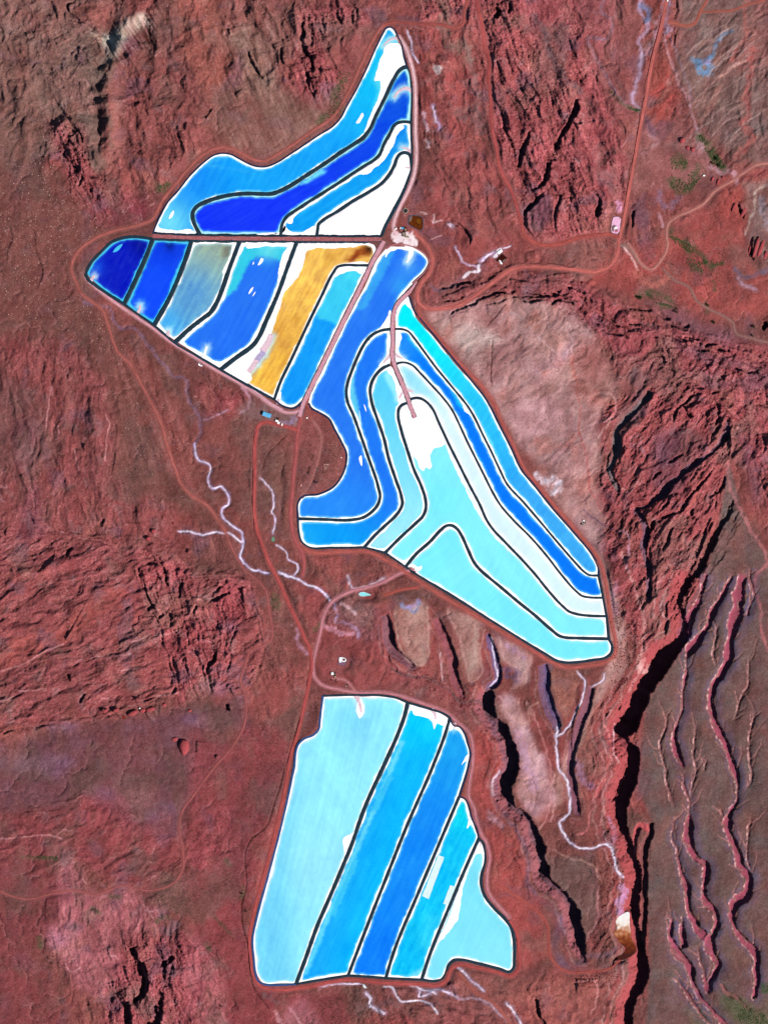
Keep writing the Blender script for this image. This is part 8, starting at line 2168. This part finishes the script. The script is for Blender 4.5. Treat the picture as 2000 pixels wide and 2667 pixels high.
# ------------------------------------------------------------------ loose boulders
M_PALE = material('pale_boulder', alb((226, 176, 160)), noise=.2, scale=.2)
def blob_mesh(name, seed, mat):
    r = np.random.RandomState(seed)
    t = (1 + 5 ** .5) / 2
    V = np.array([(-1, t, 0), (1, t, 0), (-1, -t, 0), (1, -t, 0), (0, -1, t), (0, 1, t), (0, -1, -t), (0, 1, -t), (t, 0, -1), (t, 0, 1), (-t, 0, -1), (-t, 0, 1)]) / 1.9
    V *= 1 + r.uniform(-.25, .25, (12, 1))
    F = [(0, 11, 5), (0, 5, 1), (0, 1, 7), (0, 7, 10), (0, 10, 11), (1, 5, 9), (5, 11, 4), (11, 10, 2), (10, 7, 6), (7, 1, 8), (3, 9, 4), (3, 4, 2), (3, 2, 6), (3, 6, 8), (3, 8, 9), (4, 9, 5), (2, 4, 11), (6, 2, 10), (8, 6, 7), (9, 8, 1)]
    me_ = bpy.data.meshes.new(name)
    me_.from_pydata([tuple(p) for p in V], [], F)
    me_.materials.append(mat)
    return me_, V, F


def scatter_in(poly, n, seed):
    r = np.random.RandomState(seed)
    P = np.asarray(poly, float)
    out = []
    while len(out) < n:
        a = r.uniform(P[:, 0].min(), P[:, 0].max(), n * 3)
        b = r.uniform(P[:, 1].min(), P[:, 1].max(), n * 3)
        den = fbm(a / 40, b / 40, 2, seed + 5) + r.uniform(-.5, .5, n * 3)
        k = in_poly(a, b, P) & (den > 0)
        out += list(zip(a[k], b[k]))
    return np.array(out[:n])


BM = [blob_mesh('boulder', s, M_PALE)[0] for s in (1, 2, 3)]
plain = [(0, 430), (150, 380), (200, 500), (300, 570), (190, 660), (190, 740), (270, 830), (330, 960), (250, 900), (150, 860), (0, 830)]
for k, (u, v) in enumerate(scatter_in(plain, 130, 31)):
    o = bpy.data.objects.new('boulder', BM[k % 3])
    COLL.objects.link(o)
    s = rng.uniform(2.2, 3.4)
    o.location = (float(X(u)), float(Y(v)), float(zat(u, v)) + s * .2)
    o.scale = (s, s * rng.uniform(.7, 1.2), s * .8)
    o.rotation_euler = (0, 0, rng.uniform(0, 6))
    tag(o, 'pale boulder lying on the brown western plain', 'boulder', 'pale boulders strewn over the western plain')


def scatter_mesh(name, pts, size, mat, seed, flat=.7, kind='stuff'):
    _, V0, F0 = blob_mesh(name + '_unit', seed, mat)
    r = np.random.RandomState(seed)
    n = len(pts)
    s = r.uniform(size[0], size[1], n)
    z = zat(pts[:, 0], pts[:, 1])
    th = r.uniform(0, 6.28, n)
    c, q = np.cos(th), np.sin(th)
    A = V0[None] * s[:, None, None] * np.array((1, 1, flat))
    B = np.empty_like(A)
    B[..., 0] = A[..., 0] * c[:, None] - A[..., 1] * q[:, None] + X(pts[:, 0])[:, None]
    B[..., 1] = A[..., 0] * q[:, None] + A[..., 1] * c[:, None] + Y(pts[:, 1])[:, None]
    B[..., 2] = A[..., 2] + z[:, None] + (s * .25)[:, None]
    F = (np.array(F0)[None] + (np.arange(n) * 12)[:, None, None]).reshape(-1, 3)
    o = mesh_obj(name, B.reshape(-1, 3), F, mat)
    return tag(o, kind=kind)


allp = [scatter_in(plain, 900, 41), scatter_in([(0, 0), (330, 0), (330, 200), (150, 420), (0, 430)], 400, 42), scatter_in([(330, 0), (800, 0), (760, 240), (560, 260)], 500, 43), scatter_in([(290, 880), (420, 950), (560, 1340), (330, 1230)], 300, 44),
        scatter_in([(1600, 1560), (1680, 1640), (1690, 1720), (1600, 1860), (1580, 1760)], 260, 45), scatter_in([(1170, 0), (1560, 0), (1640, 500), (1400, 640)], 400, 46), scatter_in([(1400, 770), (1700, 860), (2000, 960), (2000, 1150), (1700, 1000)], 300, 47)]
o = scatter_mesh('small_boulders', np.vstack(allp), (.8, 2.2), M_PALE, 51)
M_RED_ROCK = material('red_boulder', alb((160, 70, 74)), noise=.3, scale=.2)
redp = [scatter_in([(1560, 1300), (1700, 1000), (1900, 1080), (1800, 1560), (1680, 1700), (1600, 1600)], 1500, 61), scatter_in([(1400, 770), (1530, 860), (1700, 1000), (2000, 1200), (2000, 950), (1700, 850), (1500, 740)], 1800, 62), scatter_in([(1280, 0), (1560, 0), (1640, 500), (1400, 640), (1300, 380)], 900, 63),
        scatter_in([(1560, 2100), (1630, 2200), (1600, 2480), (1500, 2480), (1560, 2400)], 500, 64), scatter_in([(1500, 2530), (1620, 2530), (1600, 2580), (1500, 2560)], 260, 65), scatter_in([(320, 2440), (480, 2440), (520, 2667), (280, 2667)], 700, 66), scatter_in([(1000, 1690), (1200, 1790), (1280, 1860), (1150, 1830)], 300, 67),
        scatter_in([(120, 330), (240, 440), (330, 540), (200, 520)], 400, 68), scatter_in([(1590, 1560), (1690, 1600), (1650, 1800), (1560, 1960), (1600, 2080), (1640, 1980), (1590, 1900)], 700, 69)]
scatter_mesh('fallen_rocks', np.vstack(redp), (1.0, 3.0), M_RED_ROCK, 71, flat=1.0)
M_SAGE = material('sagebrush', alb((54, 58, 40)), noise=.4, scale=.3)
shr = [scatter_in([(500, 1900), (740, 1900), (640, 2500), (560, 2600), (480, 2400)], 1100, 81), scatter_in([(900, 2590), (1100, 2640), (1100, 2667), (760, 2667), (820, 2620)], 500, 82), scatter_in([(0, 2350), (130, 2350), (160, 2667), (0, 2667)], 500, 83), scatter_in([(1500, 640), (1760, 600), (1960, 700), (1800, 800), (1650, 780)], 900, 84),
       scatter_in([(860, 280), (900, 190), (920, 220), (880, 300), (820, 340)], 150, 85), scatter_in([(400, 2300), (500, 2250), (500, 2480), (420, 2440)], 250, 86), scatter_in([(1100, 850), (1480, 800), (1570, 1000), (1500, 1300), (1280, 1030)], 350, 87), scatter_in([(780, 1090), (890, 1130), (890, 1240), (790, 1290)], 160, 88),
       scatter_in([(1040, 60), (1300, 60), (1320, 500), (1180, 460), (1090, 300)], 350, 89)]
scatter_mesh('sagebrush', np.vstack(shr), (1.2, 2.6), M_SAGE, 91)
M_GREEN = material('green_brush', alb((66, 82, 46)), noise=.5, scale=.15)
gr = [scatter_in(p, int(n * .6), 200 + i) for i, (p, n) in enumerate((([(1812, 350), (1830, 352), (1880, 420), (1890, 440), (1868, 436), (1838, 395)], 500), ([(1742, 470), (1775, 465), (1830, 430), (1838, 445), (1800, 495), (1770, 502), (1748, 490)], 420), ([(1744, 615), (1760, 618), (1800, 640), (1845, 685), (1830, 690), (1790, 655), (1755, 632)], 420),
     ([(1845, 680), (1885, 684), (1880, 692), (1850, 694)], 60), ([(1585, 235), (1600, 250), (1640, 280), (1668, 286), (1660, 292), (1620, 278)], 140), ([(400, 495), (425, 478), (445, 478), (430, 500), (415, 505)], 140), ([(60, 2228), (150, 2230), (150, 2242), (110, 2238)], 140), ([(1900, 2600), (1990, 2640), (2000, 2667), (1930, 2667)], 500),
     ([(880, 180), (915, 190), (880, 290), (850, 315), (870, 250)], 200), ([(1780, 670), (1820, 680), (1830, 710), (1800, 705)], 160), ([(1680, 760), (1730, 790), (1760, 802), (1700, 790)], 160), ([(1995, 2565), (2010, 2565), (2010, 2590), (1995, 2580)], 40), ([(1745, 405), (1790, 415), (1790, 440), (1750, 440)], 160)))]
scatter_mesh('green_brush', np.vstack(gr), (1.4, 3.2), M_GREEN, 93)

# ------------------------------------------------------------------ cottonwoods along the eastern wash
M_LEAF = material('leaves', alb((30, 60, 22)), noise=.5, scale=.4)
M_TRUNK = material('bark', alb((86, 66, 52)), noise=.3, scale=.5)
def tree_meshes(seed):
    r = np.random.RandomState(seed)
    n = 8
    V, F = [], []
    for (z, rad) in ((-.6, .10), (.25, .07), (.55, .03)):
        for i in range(n):
            a = 2 * math.pi * i / n
            V.append((rad * math.cos(a), rad * math.sin(a), z))
    for k in range(2):
        for i in range(n):
            F.append((k * n + i, k * n + (i + 1) % n, (k + 1) * n + (i + 1) % n, (k + 1) * n + i))
    for b in range(5):
        a = b * 1.3
        base = len(V)
        tip = (.32 * math.cos(a), .32 * math.sin(a), .75)
        V += [(.03, 0, .35), (0, .03, .38), (-.03, -.02, .36), tip]
        F += [(base, base + 1, base + 3), (base + 1, base + 2, base + 3), (base + 2, base, base + 3)]
    tr = bpy.data.meshes.new('trunk')
    tr.from_pydata(V, [], F)
    tr.materials.append(M_TRUNK)
    V, F = [], []
    for k in range(150):
        d = r.randn(3)
        d /= np.linalg.norm(d)
        p = d * r.uniform(.2, 1) ** .5 * np.array((.55, .55, .36)) * (1 + .25 * math.sin(3 * math.atan2(d[1], d[0]) + seed)) + np.array((0, 0, .72))
        s = r.uniform(.07, .14)
        e1 = r.randn(3)
        e1 /= np.linalg.norm(e1)
        e2 = np.cross(e1, r.randn(3))
        e2 /= np.linalg.norm(e2)
        base = len(V)
        V += [tuple(p - e1 * s), tuple(p - e2 * s * .7), tuple(p + e1 * s), tuple(p + e2 * s * .7)]
        F.append((base, base + 1, base + 2, base + 3))
    cr = bpy.data.meshes.new('crown')
    cr.from_pydata(V, [], F)
    cr.materials.append(M_LEAF)
    return tr, cr


TM = [tree_meshes(s) for s in (1, 2, 3)]
for k, (u, v, s, lab) in enumerate(((1659, 774, 13, 'dark green tree, western one of the three beside the purple rock in the east'), (1664, 776, 15, 'dark green tree, middle one of the three beside the purple rock in the east'), (1669, 775, 12, 'dark green tree, eastern one of the three beside the purple rock in the east'), (1760, 812, 17, 'dark green tree alone between two red banks in the east'),
                                    (1762, 805, 10, 'smaller dark green tree touching the lone one between the red banks'), (1858, 840, 15, 'dark green tree south of the grey track, near the eastern cliff line'), (1962, 852, 15, 'dark green tree near the eastern edge below the grey track'), (1958, 874, 13, 'dark green tree beside the track close to the eastern edge'), (1842, 795, 14, 'dark green tree on the bend of the grey track, western side'),
                                    (1855, 425, 13, 'dark green tree in the green bush strip of the north-east, western one'), (1867, 415, 16, 'dark green tree in the green bush strip of the north-east, middle one'), (1872, 432, 14, 'dark green tree in the green bush strip of the north-east, southern one'), (631, 2328, 10, 'dark green tree beside the winding ditch west of the southern ponds'), (642, 2374, 9, 'dark green tree alone between the ditch and the southern dike'),
                                    (576, 2620, 10, 'dark green tree alone in the red plain at the southern edge'), (598, 1357, 0, ''))):
    if s == 0:
        continue
    t = empty('cottonwood_tree', u, v, float(zat(u, v)))
    t.rotation_euler = (0, 0, k * 1.1)
    t.scale = (s, s, s * .8)
    tag(t, lab, 'tree', 'cottonwoods along the washes')
    for nm, me_ in zip(('trunk', 'crown'), TM[k % 3]):
        c_ = bpy.data.objects.new(nm, me_)
        COLL.objects.link(c_)
        c_.parent = t
